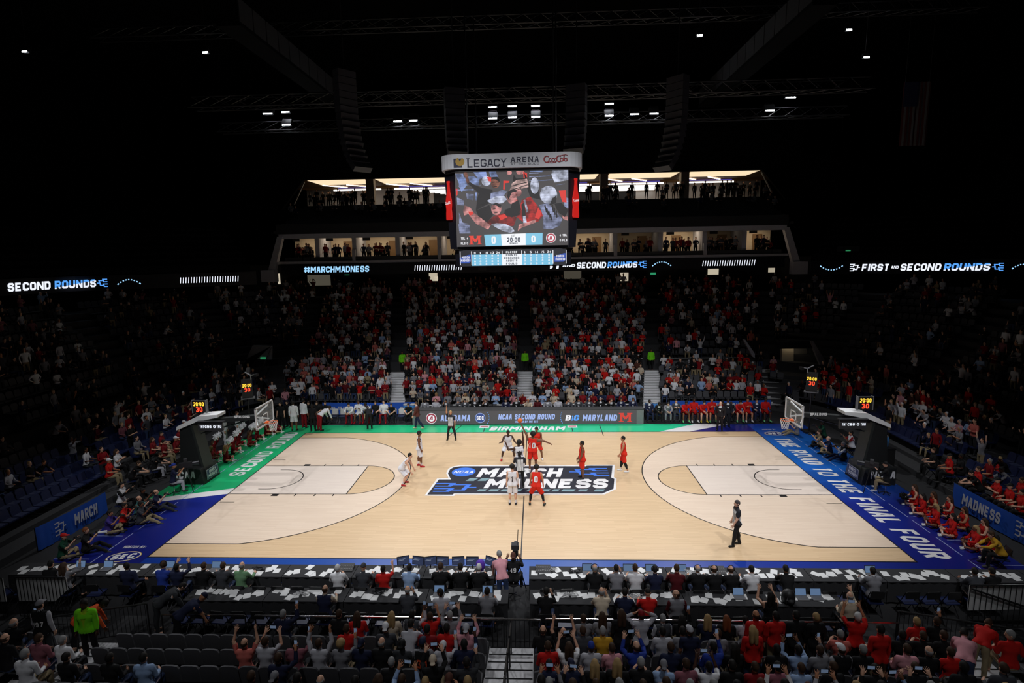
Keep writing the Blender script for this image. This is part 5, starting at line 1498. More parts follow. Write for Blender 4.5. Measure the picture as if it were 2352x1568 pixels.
# ------------------------------------------------------------------ basket stanchions
M['pad'] = mat('black_padding', (0.012, 0.014, 0.014), 0.55)
M['pad_green'] = mat('dark_padding_front', (0.022, 0.026, 0.024), 0.5)
def glass_mat():
    m, nt, b = _nodes('backboard_glass')
    b.inputs['Base Color'].default_value = (.9, .95, .95, 1); b.inputs['Roughness'].default_value = .03
    tr = nt.nodes.new('ShaderNodeBsdfTransparent'); mx = nt.nodes.new('ShaderNodeMixShader'); mx.inputs[0].default_value = .12
    nt.links.new(tr.outputs[0], mx.inputs[1]); nt.links.new(b.outputs[0], mx.inputs[2]); nt.links.new(mx.outputs[0], nt.nodes['Material Output'].inputs[0])
    tr.inputs[0].default_value = (.95, .97, .97, 1)
    return m
M['glass'] = glass_mat()
M['net'] = mat('white_net_cord', (0.75, 0.75, 0.75), .8)
AMBER, REDLED = emis('clock_amber', srgb(255, 200, 60), 1.6), emis('clock_red', srgb(255, 70, 40), 1.6)
def clock_face(parent, c, ex, w=.62, lift=.03):
    """two-line shot clock on the plane through c"""
    ey = (0, 0, 1)
    put_text('clock_digits', '20:00', Vector(c) + Vector((0, 0, .14)), ex, ey, AMBER, .2, w * .86, parent, lift, t=.22, w=.62)
    put_text('clock_digits', '30', Vector(c) + Vector((0, 0, -.14)), ex, ey, REDLED, .24, w * .56, parent, lift, t=.2, w=.62)
for s, lab in ((-1, 'green-apron'), (1, 'blue-apron')):
    st_ = empty('basket_stanchion', (s * 16.9, 0, 0)); tag(st_, 'black padded basketball hoop unit on the %s end with glass backboard' % lab, 'basketball hoop')
    X = lambda x: s * (x - 16.9)
    def B(name, lo, hi, m, parent=st_): 
        a, b = X(lo[0]), X(hi[0]); return MB().bbox((min(a, b), lo[1], lo[2]), (max(a, b), hi[1], hi[2])).build(name, m, parent)
    base = MB().prism([(16.15, 0), (17.75, 0), (17.75, .85), (16.75, .85), (16.3, .8)], lambda a, b: (X(a), -.72, b), lambda a, b: (X(a), .72, b)).build('base_pad', M['pad'], st_)
    # printed panels on the base: front mark and side letters
    for sy in (-1,):
        put_text('base_lettering', 'NCAA', (X(17.15), -.73, .52), (1, 0, 0), (0, 0, 1), M['white'], .36, 1.15, base, 0.005, t=.24, w=.8, slant=.1)
    fx = X(16.14) - s * .02
    ex_ = (0, -s * -1.0, 0) if s < 0 else (0, 1, 0)
    ex_ = (0, 1, 0) if s < 0 else (0, -1, 0)
    mbx = MB(); flat(mbx, [[(-.5, -.26), (.5, -.26), (.5, .26), (-.5, .26)]], (fx - s * .01, 0, .42), ex_, (0, 0, 1), 0); pl = mbx.build('event_panel', M['banner_txt'], base)
    mbx = MB(); flat(mbx, [[(-.48, -.24), (.48, -.24), (.48, .24), (-.48, .24)]], (fx - s * .014, 0, .42), ex_, (0, 0, 1), 0); mbx.build('event_panel_field', mat('panel_navy', srgb(40, 52, 96), .5), base)
    put_text('event_lettering', 'MARCH', (fx - s * .02, 0, .53), ex_, (0, 0, 1), M['white'], .17, .6, base, 0, t=.24, w=.8, slant=.2)
    put_text('event_lettering', 'MADNESS', (fx - s * .02, 0, .32), ex_, (0, 0, 1), M['white'], .17, .78, base, 0, t=.24, w=.8, slant=.2)
    MB().prism([(16.3, .8), (17.55, .85), (17.35, 3.0), (16.75, 3.0)], lambda a, b: (X(a), -.34, b), lambda a, b: (X(a), .34, b)).build('mast', M['pad'], st_)
    MB().prism([(16.2, .3), (16.32, .3), (16.78, 3.0), (16.66, 3.0)], lambda a, b: (X(a), -.4, b), lambda a, b: (X(a), .4, b)).build('mast_front_pad', M['pad_green'], st_)
    arm = MB().prism([(16.9, 2.9), (16.9, 3.15), (13.55, 3.42), (13.55, 3.22)], lambda a, b: (X(a), -.16, b), lambda a, b: (X(a), .16, b)).build('boom_arm', M['pad'], st_)
    MB().prism([(17.5, 2.75), (17.45, 2.95), (16.3, 3.5), (15.3, 3.56), (15.3, 3.42), (16.4, 3.2)], lambda a, b: (X(a), -.45, b), lambda a, b: (X(a), .3, b)).build('white_hood', M['white'], st_)
    MB().tube([(X(13.6), .1, 3.3), (X(14.6), .1, 2.95), (X(16.7), .1, 2.4)], .04, 6).build('brace', M['dark_metal'], st_)
    put_text('arm_lettering', 'SPALDING', (X(14.2), -.17, 3.37), (1, 0, 0), (0, 0, 1), M['white'], .13, .8, arm, 0.004, t=.24, w=.8)
    # backboard
    bb = B('backboard', (13.105, -.914, 2.9), (13.125, .914, 3.96), M['glass'])
    fr = MB()
    for lo, hi in (((13.09, -.95, 2.87), (13.14, -.88, 3.99)), ((13.09, .88, 2.87), (13.14, .95, 3.99)), ((13.09, -.95, 2.87), (13.14, .95, 2.94)), ((13.09, -.95, 3.92), (13.14, .95, 3.99))):
        a, b = X(lo[0]), X(hi[0]); fr.bbox((min(a, b), lo[1], lo[2]), (max(a, b), hi[1], hi[2]))
    fr.build('board_frame', M['alu'], bb)
    sq = MB()
    for lo, hi in (((13.085, -.3, 3.05), (13.10, -.25, 3.5)), ((13.085, .25, 3.05), (13.10, .3, 3.5)), ((13.085, -.3, 3.05), (13.10, .3, 3.1)), ((13.085, -.3, 3.45), (13.10, .3, 3.5)), ((13.085, -.9, 2.93), (13.10, .9, 2.96))):
        a, b = X(lo[0]), X(hi[0]); sq.bbox((min(a, b), lo[1], lo[2]), (max(a, b), hi[1], hi[2]))
    sq.build('target_square', M['white'], bb)
    fr2 = MB().tube([(X(13.2), -.6, 3.05), (X(13.6), 0, 3.3), (X(13.2), .6, 3.05)], .04, 5).tube([(X(13.2), -.6, 3.8), (X(13.6), 0, 3.35), (X(13.2), .6, 3.8)], .04, 5)
    fr2.build('board_bracket', M['alu'], bb)
    rim = MB().tube([(X(HOOP) + .2285 * math.cos(t), .2285 * math.sin(t), 3.05) for t in np.linspace(0, 2 * math.pi, 25)[:-1]], .012, 6, True)
    a, b = X(12.95), X(13.1); rim.bbox((min(a, b), -.1, 3.0), (max(a, b), .1, 3.07))
    rim.build('rim', M['orange'], st_)
    nt_ = MB()
    for k in range(12):
        for dr in (1, -1):
            pts = []
            for q in range(5):
                t = 2 * math.pi * (k + dr * q * .5) / 12; r_ = .2285 - .09 * (q / 4) ** .7
                pts.append((X(HOOP) + r_ * math.cos(t), r_ * math.sin(t), 3.04 - .11 * q))
            nt_.tube(pts, .009, 3)
    nt_.build('net', M['net'], st_)
    # network sign hung beside the arm
    sg = empty('sign_mount', (0, 0, 0)); sg.parent = st_
    sb = B('broadcast_sign', (15.0, -.62, 2.78), (16.25, -.5, 3.22), M['charcoal']); 
    B('sign_lid', (14.92, -.7, 3.22), (16.3, -.42, 3.27), M['dark_metal'])
    cx_ = X(15.62)
    for tx, xo, w_ in (('TNT', -.42, .22), ('CBS', -.1, .34), ('O', .22, .12), ('TRU', .45, .24)):
        put_text('sign_lettering', tx, (cx_ + xo, -.63, 3.0), (1, 0, 0), (0, 0, 1), LW, .13, w_, sb, 0.002, t=.26, w=.8)
    bpy.data.objects.remove(sg)
    ck = B('shot_clock', (16.0, -.2, 3.6), (16.7, -.05, 4.22), M['black'])
    clock_face(ck, (X(16.35), -.2, 3.91), (1, 0, 0), .62, .012)
    for e in ((15.98, 16.01), (16.69, 16.72)): B('clock_edge', (e[0], -.22, 3.58), (e[1], -.03, 4.24), M['grey'])
    B('clock_post', (16.3, -.15, 3.3), (16.4, -.08, 3.6), M['dark_metal'])
# corner clock towers
for u, s, y, lab in ((567, -1, 6.75, 'green'), (1864, 1, 7.5, 'blue')):
    t = empty('shot_clock_tower', (s * 17.5, y, 0)); tag(t, 'tall black shot clock column at the far corner of the %s end' % lab, 'clock')
    bx = MB().box((0, 0, 3.2), (.62, .3, 1.15), D(28) * -s).build('clock_case', M['black'], t)
    c_, s_ = math.cos(D(28) * -s), math.sin(D(28) * -s)
    nrm = Vector((s_, -c_, 0)) * .155
    clock_face(bx, Vector((0, 0, 3.27)) + nrm, (c_, s_, 0), .6, .01)
    MB().tube([(0, 0, 0), (0, 0, 2.7)], .05, 6).build('column', M['dark_metal'], t)
    MB().box((0, 0, .05), (.7, .7, .1)).build('foot_plate', M['dark_metal'], t)
    MB().box((0, 0, 2.58), (.8, .5, .06), D(28) * -s).build('clock_shelf', M['grey'], t)
    MB().tube([(-.3 * s, 0, 3.78), (-.35 * s, -.1, 4.05), (-.75 * s, -.25, 4.15)], .035, 5).tube([(-.35 * s, -.1, 4.05), (.1 * s, .1, 4.2)], .04, 5).build('camera_arm', M['light_grey'], t)
    MB().box((-.8 * s, -.28, 4.1), (.16, .3, .16)).build('robot_camera', M['black'], t)
# overhead arm camera next to each far corner
# ------------------------------------------------------------------ electronic courtside table
et = empty('electronic_table', (0, 9.65, 0)); tag(et, 'long grey electronic advertising table along the far sideline', 'table')
PAN = emis('led_table_panel', srgb(82, 78, 82), .8)
def e3(mbx, nm, m, par=et): 
    o = mbx.build(nm, m, par)
    if par is et: o.location = (0, -9.65, 0)
    return o
for k in range(6):
    a = -7.25 + k * 14.45 / 6; b = -7.25 + (k + 1) * 14.45 / 6
    pnl = e3(MB().bbox((a, 9.28, .03), (b, 9.36, .96)), 'led_panel', PAN)
for a, b in ((-7.72, -7.25), (7.2, 7.66)): e3(MB().bbox((a, 9.3, .0), (b, 9.4, 1.0)), 'end_panel', M['grey'])
e3(MB().bbox((-7.72, 9.28, .97), (7.66, 10.0, 1.02)), 'table_top', M['charcoal'])
e3(MB().bbox((-7.7, 9.36, 0), (7.64, 9.4, .97)), 'backing', M['cloth_black'])
T_L, T_W = emis('table_letter_blue', srgb(158, 180, 236), 1.0), emis('table_letter_white', srgb(238, 238, 244), 1.0)
CRIM, TRED = emis('table_crimson', srgb(150, 50, 70), 1.0), emis('table_red', srgb(206, 58, 50), 1.0)
def tt(s, x, z, h, w, m, **kw): put_text('table_lettering', s, (x, 9.275 - 9.65, z), (1, 0, 0), (0, 0, 1), m, h, w, et, 0.0, t=.24, w=.66, gap=.12, slant=.15, **kw)
tt('ALABAMA', -4.8, .47, .42, 2.0, T_L); tt('NCAA SECOND ROUND', -.05, .54, .36, 3.75, T_L); tt('HOSTED BY THE SEC', -.05, .2, .14, 1.5, T_L); tt('MARYLAND', 4.79, .45, .42, 2.25, T_L)
tt('B', 2.7, .45, .38, .33, T_W); tt('1', 2.98, .45, .38, .14, LB); tt('G', 3.25, .45, .38, .33, LB)
def disc(x, z, rings):
    for k, (r_, m_) in enumerate(rings):
        mbx = MB(); flat(mbx, [ellipse2d(r_, r_, 30)], (x, 9.274 - 9.65 - .002 * k, z), (1, 0, 0), (0, 0, 1)); mbx.build('table_mark', m_, et)
disc(-6.43, .46, ((.36, T_W), (.33, CRIM), (.22, T_W))); put_text('table_mark', 'A', (-6.43, 9.26 - 9.65, .46), (1, 0, 0), (0, 0, 1), CRIM, .26, .26, et, 0, t=.18, slant=.2)
disc(-3.15, .47, ((.34, T_L), (.31, emis('table_navy', srgb(44, 66, 130), 1)))); put_text('table_mark', 'SEC', (-3.15, 9.262 - 9.65, .47), (1, 0, 0), (0, 0, 1), T_W, .26, .48, et, 0, t=.22)
maryland((6.47, 9.272 - 9.65, .47), (1, 0, 0), (0, 0, 1), .6, et, 0, TRED, None)
for x in (-2.55, 2.2):
    mbx = MB(); q = []
    for i in range(7):
        a = -1 + 2 * i / 7; q += stroke2d([(x - .12 * (1 if x < 0 else -1) * a * a, .5 + .42 * a), (x - .12 * (1 if x < 0 else -1) * (a + .14) ** 2, .5 + .42 * (a + .14))], .04)
    flat(mbx, [[(p[0], p[1]) for p in f] for f in q], (0, 9.272 - 9.65, 0), (1, 0, 0), (0, 0, 1)); mbx.build('table_dash', LB, et)

# ------------------------------------------------------------------ far second table and near press tables
def cloth_table(label, x0, x1, y0, y1, z=.75, group='black clothed press tables', zf=0.0):
    t = empty('press_table', ((x0 + x1) / 2, (y0 + y1) / 2, zf)); tag(t, label, 'table', group)
    w, d = (x1 - x0) / 2, (y1 - y0) / 2
    MB().bbox((-w, -d, z - .03), (w, d, z)).build('table_top', M['cloth_black'], t)
    mbx = MB()
    n = 14; pts = []
    for k in range(n + 1):
        x = -w + 2 * w * k / n; pts.append((x, -d + (.03 if k % 2 else -.0)))
    mbx.add([(p[0], p[1], z - .03) for p in pts] + [(p[0], p[1] - .03, .06) for p in pts], [(i, i + 1, n + 2 + i, n + 1 + i) for i in range(n)])
    mbx.add([(p[0], -p[1], z - .03) for p in pts] + [(p[0], -p[1] + .03, .06) for p in pts], [(i, i + 1, n + 2 + i, n + 1 + i) for i in range(n)])
    mbx.build('cloth_skirt', M['cloth_black'], t)
    for a in (-w + .1, w - .1):
        for b in (-d + .1, d - .1): MB().tube([(a, b, 0), (a, b, z - .03)], .02, 5).build('leg', M['dark_metal'], t)
    return t
ORD = ['first', 'second', 'third', 'fourth', 'fifth', 'sixth', 'seventh', 'eighth', 'ninth', 'tenth', 'eleventh', 'twelfth', 'thirteenth', 'fourteenth', 'fifteenth', 'sixteenth', 'seventeenth', 'eighteenth', 'nineteenth', 'twentieth',
       'twenty-first', 'twenty-second', 'twenty-third', 'twenty-fourth', 'twenty-fifth', 'twenty-sixth', 'twenty-seventh', 'twenty-eighth', 'twenty-ninth', 'thirtieth', 'thirty-first', 'thirty-second', 'thirty-third', 'thirty-fourth']
TABLES = []
def table_run(x0, x1, y0, y1, n, where, end):
    for k in range(n):
        a = x0 + (x1 - x0) * k / n; b = x0 + (x1 - x0) * (k + 1) / n - .02
        j = (n - 1 - k) if end == 'left' else k
        TABLES.append((cloth_table('black clothed %s press table, %s %s of the courtside camera' % (where, ORD[j], end), a, b, y0, y1), a, b, y0, y1, where))
table_run(-17.4, -.78, -10.12, -9.35, 7, 'front', 'left'); table_run(.34, 18.6, -10.12, -9.35, 8, 'front', 'right')
table_run(-10.45, -.27, -11.45, -10.72, 4, 'second', 'left'); table_run(.39, 9.8, -11.45, -10.72, 4, 'second', 'right')
for k in range(6):
    a = -7.4 + k * 14.8 / 6; TABLES.append((cloth_table('dark clothed work table behind the electronic table, %s from the left' % ORD[k], a, a + 14.8 / 6 - .03, 11.25, 11.8), a, a + 14.8 / 6 - .03, 11.25, 11.8, 'far'))
SHEET = MB().bbox((-.108, -.14, 0), (.108, .14, .003)).mesh('paper_sheet', M['paper'])
LAPS = MB().bbox((-.17, -.12, 0), (.17, .12, .018)).mesh('laptop_base', M['grey'])
LAPL = MB().box((0, .15, .12), (.34, .012, .23), 0, D(-18)).mesh('laptop_lid', M['black'])
LAPS_SCR = MB().box((0, .142, .12), (.31, .006, .20), 0, D(-18)).mesh('laptop_screen', emis('laptop_picture', srgb(110, 140, 180), .55))
n_l = 0
for (t, a, b, y0, y1, wh) in TABLES:
    num = int((b - a) * (4.6 if wh == 'front' else 5.0 if wh == 'second' else 3.4))
    tl = t['label'].replace('black clothed ', '').replace('dark clothed ', '').replace(', ', ' ').replace('of the courtside camera', 'of the camera gap').replace(' from the left', '')
    if wh == 'far': tl = 'far work table number ' + t['label'].split(', ')[1].split()[0]
    else: w3 = tl.split(); tl = '%s %s press table %s of the camera gap' % (w3[3], w3[0], w3[4])
    for k in range(num):
        x = a + .15 + (b - a - .3) * (k + rng.random() * .9) / num
        y = y0 + .17 + rng.random() * (y1 - y0 - .34)
        p = link('paper_sheet', SHEET, None, (x, y, .7505 + .0032 * (k % 4)), (0, 0, rng.gauss(0, .3)))
        tag(p, 'white sheet, %s from left on %s' % (ORD[k], tl), 'paper', 'loose sheets of paper, ' + wh + ' tables')
LAPTOPS = [(183, 1292, 'pale screen at the left end of the front press table'), (250, 1290, 'open black laptop near the oval floor mark'), (395, 1288, 'in front of the navy-suited person'), (500, 1290, 'dark lid, by the green-shirted worker'), (1010, 1345, 'on the second table behind the turned man'), (1120, 1350, 'on the second table beside the camera gap'), (1348, 1292, 'open pale screen right of the camera gap'), (1440, 1290, 'bright open screen by the white-shirted worker'), (1490, 1288, 'pale screen before the headset wearers'), (1700, 1362, 'silver open laptop on the second table'), (1880, 1365, 'with blue screen on the second table'), (1842, 1360, 'right beside the black backpack'), (1995, 1300, 'black, by the grey-suited man'), (1560, 1290, 'among headsets on the front table')]
for u, v, lab in LAPTOPS:
    z = .756; row2 = v > 1330
    y = -11.05 if row2 else -9.75
    p = at_z(u, v + 12, z); 
    l = empty('laptop', (p.x, y, z)); tag(l, ('laptop ' + lab), 'laptop', 'laptops on the press tables')
    link('keyboard_base', LAPS, l); d_ = link('lid', LAPL, l); link('screen', LAPS_SCR, d_)
# monitors at the commentary position
for u, lab, tilt in ((925, 'leftmost of the row before the commentators', .35), (960, 'second of the row before the commentators', -.2), (988, 'third of the row before the commentators', .25), (1016, 'fourth of the row before the commentators', -.05), (1052, 'fifth, by the white-haired man', .1), (1085, 'sixth, beside the purple bag', 0), (1127, 'tilted, last before the camera operator', -.5)):
    p = at_z(u, 1290, 1.0)
    m_ = empty('monitor', (p.x, -9.5, .75), tilt); tag(m_, 'flat monitor on the front press table, ' + lab, 'monitor', 'monitors before the commentators')
    b_ = MB().box((0, 0, .27), (.42, .03, .28), 0, D(-14)).build('bezel', M['black'], m_); MB().box((0, -.018, .27), (.38, .004, .24), 0, D(-14)).build('picture', emis('monitor_picture', srgb(50, 62, 96), .6), b_)
    for q in range(4): MB().box((-.08 + .05 * (q % 2), -.0215, .21 + .04 * q), (.2, .003, .012), 0, D(-14)).build('caption_bar', emis('monitor_bar', srgb(170, 180, 200), .6), b_)
    MB().bbox((-.1, -.05, 0), (.1, .08, .015)).build('foot', M['dark_metal'], m_); MB().bbox((-.02, .02, 0), (.02, .05, .2)).build('stem', M['dark_metal'], m_)
# cable bundles and small gear
for k, (u, v, yy) in enumerate(((875, 1348, -11.0), (1310, 1360, -11.05), (1265, 1308, -9.6), (1320, 1300, -9.7), (700, 1350, -11.1), (1580, 1300, -9.7), (600, 1300, -9.7), (1455, 1355, -11.1))):
    p = at_z(u, v, .78); pts = [(p.x + .16 * math.sin(q * 1.1 + k) * (1 + .1 * q % 1), yy + .1 * math.cos(q * 1.7 + k), .775 + .03 * (q % 3)) for q in range(16)]
    tag(MB().tube([(a_[0] - pts[0][0], a_[1] - pts[0][1], a_[2] - pts[0][2]) for a_ in pts], .012, 4).build('cable_bundle', M['light_grey'] if k % 3 else M['dark_metal'], loc=pts[0]), 'coiled cable bundle on the press tables, %s from the left' % ORD[sorted([875, 1310, 1265, 1320, 700, 1580, 600, 1455]).index(u)], 'cable', 'cable bundles')
for k, (u, lab) in enumerate(((800, 'mixing desk left of the red-shirted worker'), (1247, 'mixing desk right of the camera gap'), (1640, 'mixing desk near the bald headset wearer'))):
    p = at_z(u, 1296, .8); d_ = empty('mixing_desk', (p.x, -9.62, .752)); tag(d_, 'black audio ' + lab, 'mixing desk')
    MB().add([(-.25, -.17, 0), (.25, -.17, 0), (.25, .17, 0), (-.25, .17, 0), (-.25, -.17, .03), (.25, -.17, .03), (.25, .17, .12), (-.25, .17, .12)], [(0, 3, 2, 1), (4, 5, 6, 7), (0, 1, 5, 4), (2, 3, 7, 6), (1, 2, 6, 5), (0, 4, 7, 3)]).build('desk_body', M['charcoal'], d_)
    for i in range(8):
        for j in range(2): MB().lathe((-.21 + i * .06, -.1 + j * .14, .05 + .035 * j), [(.012, 0), (.01, .03)], 6).build('knob', M['light_grey'], d_)
tag(MB().lathe((0, 0, 0), [(.03, 0), (.13, .05), (.16, .16), (.14, .3), (.07, .36), (.02, .36)], 10).build('purple_bag', mat('purple_cloth', (.08, .02, .35), .8), loc=(at_z(1107, 1290, .752).x, -9.62, .752), smooth=True), 'bright purple bag among the monitors', 'bag')

# ------------------------------------------------------------------ chairs
CH_SEAT = MB().bbox((-.21, -.2, .42), (.21, .2, .46)).mesh('seat', M['seat_blue'])
CH_BACK = MB().prism([(-.2, .62), (.2, .62), (.21, .8), (.17, .86), (-.17, .86), (-.21, .8)], lambda a, b: (a, -.23, b), lambda a, b: (a, -.21, b)).mesh('backrest', M['black'])
CH_LEGS = [MB().tube([(q * .21, -.23, .86), (q * .21, .22, 0)], .013, 5).mesh('frame_leg', M['dark_metal']) for q in (-1, 1)] + [MB().tube([(q * .19, .16, .46), (q * .19, -.24, 0)], .013, 5).mesh('frame_leg', M['dark_metal']) for q in (-1, 1)]
def folding_chair(x, y, rz, label, group, z=0, cover=None):
    c = empty('folding_chair', (x, y, z), rz); tag(c, label, 'chair', group)
    link('seat', CH_SEAT, c); b = link('backrest', CH_BACK, c)
    for l in CH_LEGS: link('leg', l, c)
    if cover: MB().prism([(-.215, .5), (.215, .5), (.225, .82), (.17, .89), (-.17, .89), (-.225, .82)], lambda a, q: (a, -.25, q), lambda a, q: (a, -.19, q)).build('chair_cover', cover, c)
    return c

# ------------------------------------------------------------------ near stand seats
SEAT_B = MB().prism([(-.225, 0), (.225, 0), (.235, .38), (.2, .46), (.1, .485), (-.1, .485), (-.2, .46), (-.235, .38)], lambda a, b: (a, -.22 - b * .16, .42 + b), lambda a, b: (a, -.17 - b * .16, .42 + b)).mesh('backrest', M['seat_grey'])
SEAT_S = MB().prism([(-.22, -.2), (.22, -.2), (.22, .2), (.17, .24), (-.17, .24), (-.22, .2)], lambda a, b: (a, b, .38), lambda a, b: (a, b, .45)).mesh('seat', M['seat_grey'])
SEAT_F = MB().bbox((-.03, -.2, 0), (.03, .05, .38)).mesh('seat_support', M['dark_metal'])
ROWN = ['one', 'two', 'three', 'four', 'five', 'six', 'seven']
NROW = []
for i in range(7):
    d, z = ROWS[i]; NROW.append((-(B0 + d + .45), z))
PITCH = .487
near_seats = []
for i in range(5):
    y, z = NROW[i]
    for side, x0, n in (('left', -.95, 21), ('right', .75, 21)):
        for k in range(n):
            x = x0 + (-1 if side == 'left' else 1) * PITCH * k
            s_ = empty('stadium_seat', (x, y, z)); tag(s_, 'grey padded seat, row %s of near stand, %s %s of the centre steps' % (ROWN[i], ORD[k], side), 'seat', 'padded seats of the near stand')
            b_ = link('backrest', SEAT_B, s_); link('seat', SEAT_S, s_); link('seat_support', SEAT_F, s_)
    for side, x0, n in (('left', -12.95, 8), ('right', 12.8, 8)):
        for k in range(n):
            x = x0 + (-1 if side == 'left' else 1) * PITCH * k
            s_ = empty('stadium_seat', (x, y, z)); tag(s_, 'grey padded seat, row %s of near stand, %s beyond the %s steps' % (ROWN[i], ORD[k], side), 'seat', 'padded seats of the near stand')
            link('backrest', SEAT_B, s_); link('seat', SEAT_S, s_); link('seat_support', SEAT_F, s_)
# front rails of the near stand
for k, (a, b) in enumerate(((-10.4, -7.9), (-7.6, -5.2), (-4.95, -2.7), (-2.45, -.35), (-.2, .0), (.85, 2.75), (3.1, 4.8), (5.1, 6.9), (7.1, 9.0), (9.2, 10.6))):
    if b - a < .5: continue
    rail_fence('front_rail', 'chrome topped front rail panel of the near stand, %s from the left' % ORD[k if k < 4 else k - 1], [(a, -12.5, 0), (b, -12.5, 0)], .98, M['chrome'], 1.2, 0, 'front rail panels')
rail_fence('gate_rail', 'black barred gate rail at the head of the centre steps', [(-1.0, -12.55, 0), (.7, -12.55, 0)], .98, M['chrome'], 1.7, .13)
rail_fence('barred_rail', 'black barred rail right of the second press table', [(10.9, -12.0, 0), (13.4, -12.7, 0)], 1.0, M['black'], 1.3, .11)
rail_fence('barred_rail', 'black barred rail left of the second press table', [(-11.2, -12.0, 0), (-13.6, -12.7, 0)], 1.0, M['black'], 1.3, .11)
# centre handrail
hr = empty('handrail', (-.12, -12.95, .3)); tag(hr, 'black central handrail on the near steps', 'handrail')
for k in range(4):
    y = -.15 - k * .95; z = k * .24
    MB().tube([(0, y, z), (0, y, z + .95), (0, y - .75, z + 1.12), (0, y - .75, z + .2)], .025, 6).build('rail_hoop', M['black'], hr)
# white curtained barriers at both sides
for (u0, u1, lab, s) in ((44, 157, 'left', -1), (2232, 2345, 'right', 1)):
    xa, xb = (-15.85, -14.2) if s < 0 else (13.3, 15.6)
    w = empty('curtain_barrier', (xa, -11.4, 0)); tag(w, 'white curtained barrier with dark bars beside the %s press tables' % lab, 'barrier')
    L = xb - xa
    prof = [(0, .62), (L * .72, .62), (L, 1.02), (L, 1.42), (0, 1.42)] if s < 0 else [(0, .62), (L, .7), (L, 1.5), (0, 1.42)]
    MB().prism(prof, lambda a, b: (a, .03, b), lambda a, b: (a, .05, b)).build('white_curtain', M['paper'], w)
    for k in range(15): MB().tube([(L * k / 14, 0, .1), (L * k / 14, 0, 1.45)], .014, 4).build('bar', M['black'], w)
    MB().tube([(0, 0, 1.45), (L, 0, 1.45)], .025, 5).build('top_rail', M['black'], w); MB().tube([(0, 0, .12), (L, 0, .12)], .02, 5).build('bottom_rail', M['black'], w)
    if s > 0: MB().tube([(0, -.02, 1.35), (L, -.02, .55)], .03, 5).build('slanted_handrail', M['black'], w)
    if s < 0:
        w2 = empty('curtain_barrier', (-16.95, -11.45, 0)); tag(w2, 'short white curtained barrier at the very left edge', 'barrier')
        MB().bbox((0, .03, .62), (.72, .05, 1.42)).build('white_curtain', M['paper'], w2)
        for k in range(6): MB().tube([(.72 * k / 5, 0, .1), (.72 * k / 5, 0, 1.45)], .014, 4).build('bar', M['black'], w2)
        MB().tube([(0, 0, 1.45), (.72, 0, 1.45)], .025, 5).build('top_rail', M['black'], w2)

# ------------------------------------------------------------------ banners
def banner(label, a, b, z0, z1, texts, brk=None):
    a, b = Vector((a[0], a[1], 0)), Vector((b[0], b[1], 0)); L = (b - a).length; t = (b - a).normalized(); n = Vector((t.y, -t.x, 0))
    g = empty('banner', a); tag(g, label, 'banner')
    nn = 24; vs = []
    for k in range(nn + 1):
        w_ = .03 * math.sin(k * 1.9) + .02 * math.sin(k * .7)
        sag = -.05 * math.sin(math.pi * k / nn)
        for z in (z0 + sag * 1.5, z1 + sag): vs.append(t * (L * k / nn) + n * w_ * (1 if z < z1 - .3 else .3) + Vector((0, 0, z)))
    MB().add(vs, [(2 * k, 2 * k + 2, 2 * k + 3, 2 * k + 1) for k in range(nn)]).build('cloth', M['banner'], g, smooth=True)
    for s, f, w_, h_ in texts: put_text('banner_lettering', s, t * (L * f) + n * .06 + Vector((0, 0, (z0 + z1) / 2)), t, (0, 0, 1), M['banner_txt'], h_, w_, g, 0.0, t=.22, w=.64, gap=.12, slant=.1)
    for f, fl_, s_ in (brk or []):
        mbx = MB(); flat(mbx, [[(p[0] * s_, p[1] * s_ * 1.1) for p in q] for q in bracket2d(1.0, fl_, .1)], t * (L * f) + n * .06 + Vector((0, 0, (z0 + z1) / 2)), t, (0, 0, 1)); mbx.build('banner_bracket', M['banner_txt'], g)
    for k in (0, nn): MB().tube([t * (L * k / nn) - n * .03, t * (L * k / nn) - n * .03 + Vector((0, 0, z1))], .02, 5).build('banner_post', M['black'], g)
    return g
banner('blue banner reading march on the left end rail', (-18.95, -7.3), (-18.75, -3.9), .05, 1.0, [('MARCH', .66, 1.15, .48)], [(.22, 1, .5)])
banner('blue banner reading madness on the right end rail', (18.85, -2.9), (19.1, -8.0), .1, 1.05, [('MADNESS', .3, 1.9, .46)], [(.62, 1, .55)])
banner('blue banner behind the white-shirted bench', (-14.7, 11.6), (-8.0, 11.6), .12, .98, [('MARCH MADNESS', .08, .8, .2), ('THE ROAD TO THE', .28, 1.5, .26), ('FINAL FOUR', .55, 2.2, .42), ('MARCH MADNESS', .9, .8, .2)])
banner('blue banner behind the red-shirted bench', (9.9, 11.6), (16.8, 11.6), .12, .98, [('MARCH MADNESS', .1, .8, .2), ('THE ROAD TO THE', .28, 1.2, .26), ('FINAL FOUR', .55, 2.4, .46), ('MARCH MADNESS', .86, .8, .2)])
banner('blue banner panel beside the green end hoop unit', (-17.95, .6), (-17.9, 2.4), .5, 1.5, [('S', .3, .5, .6)], [(.6, 1, .4)])
banner('blue banner panel beside the blue end hoop unit', (17.9, 2.6), (17.95, .9), .5, 1.5, [], [(.3, 1, .6)])
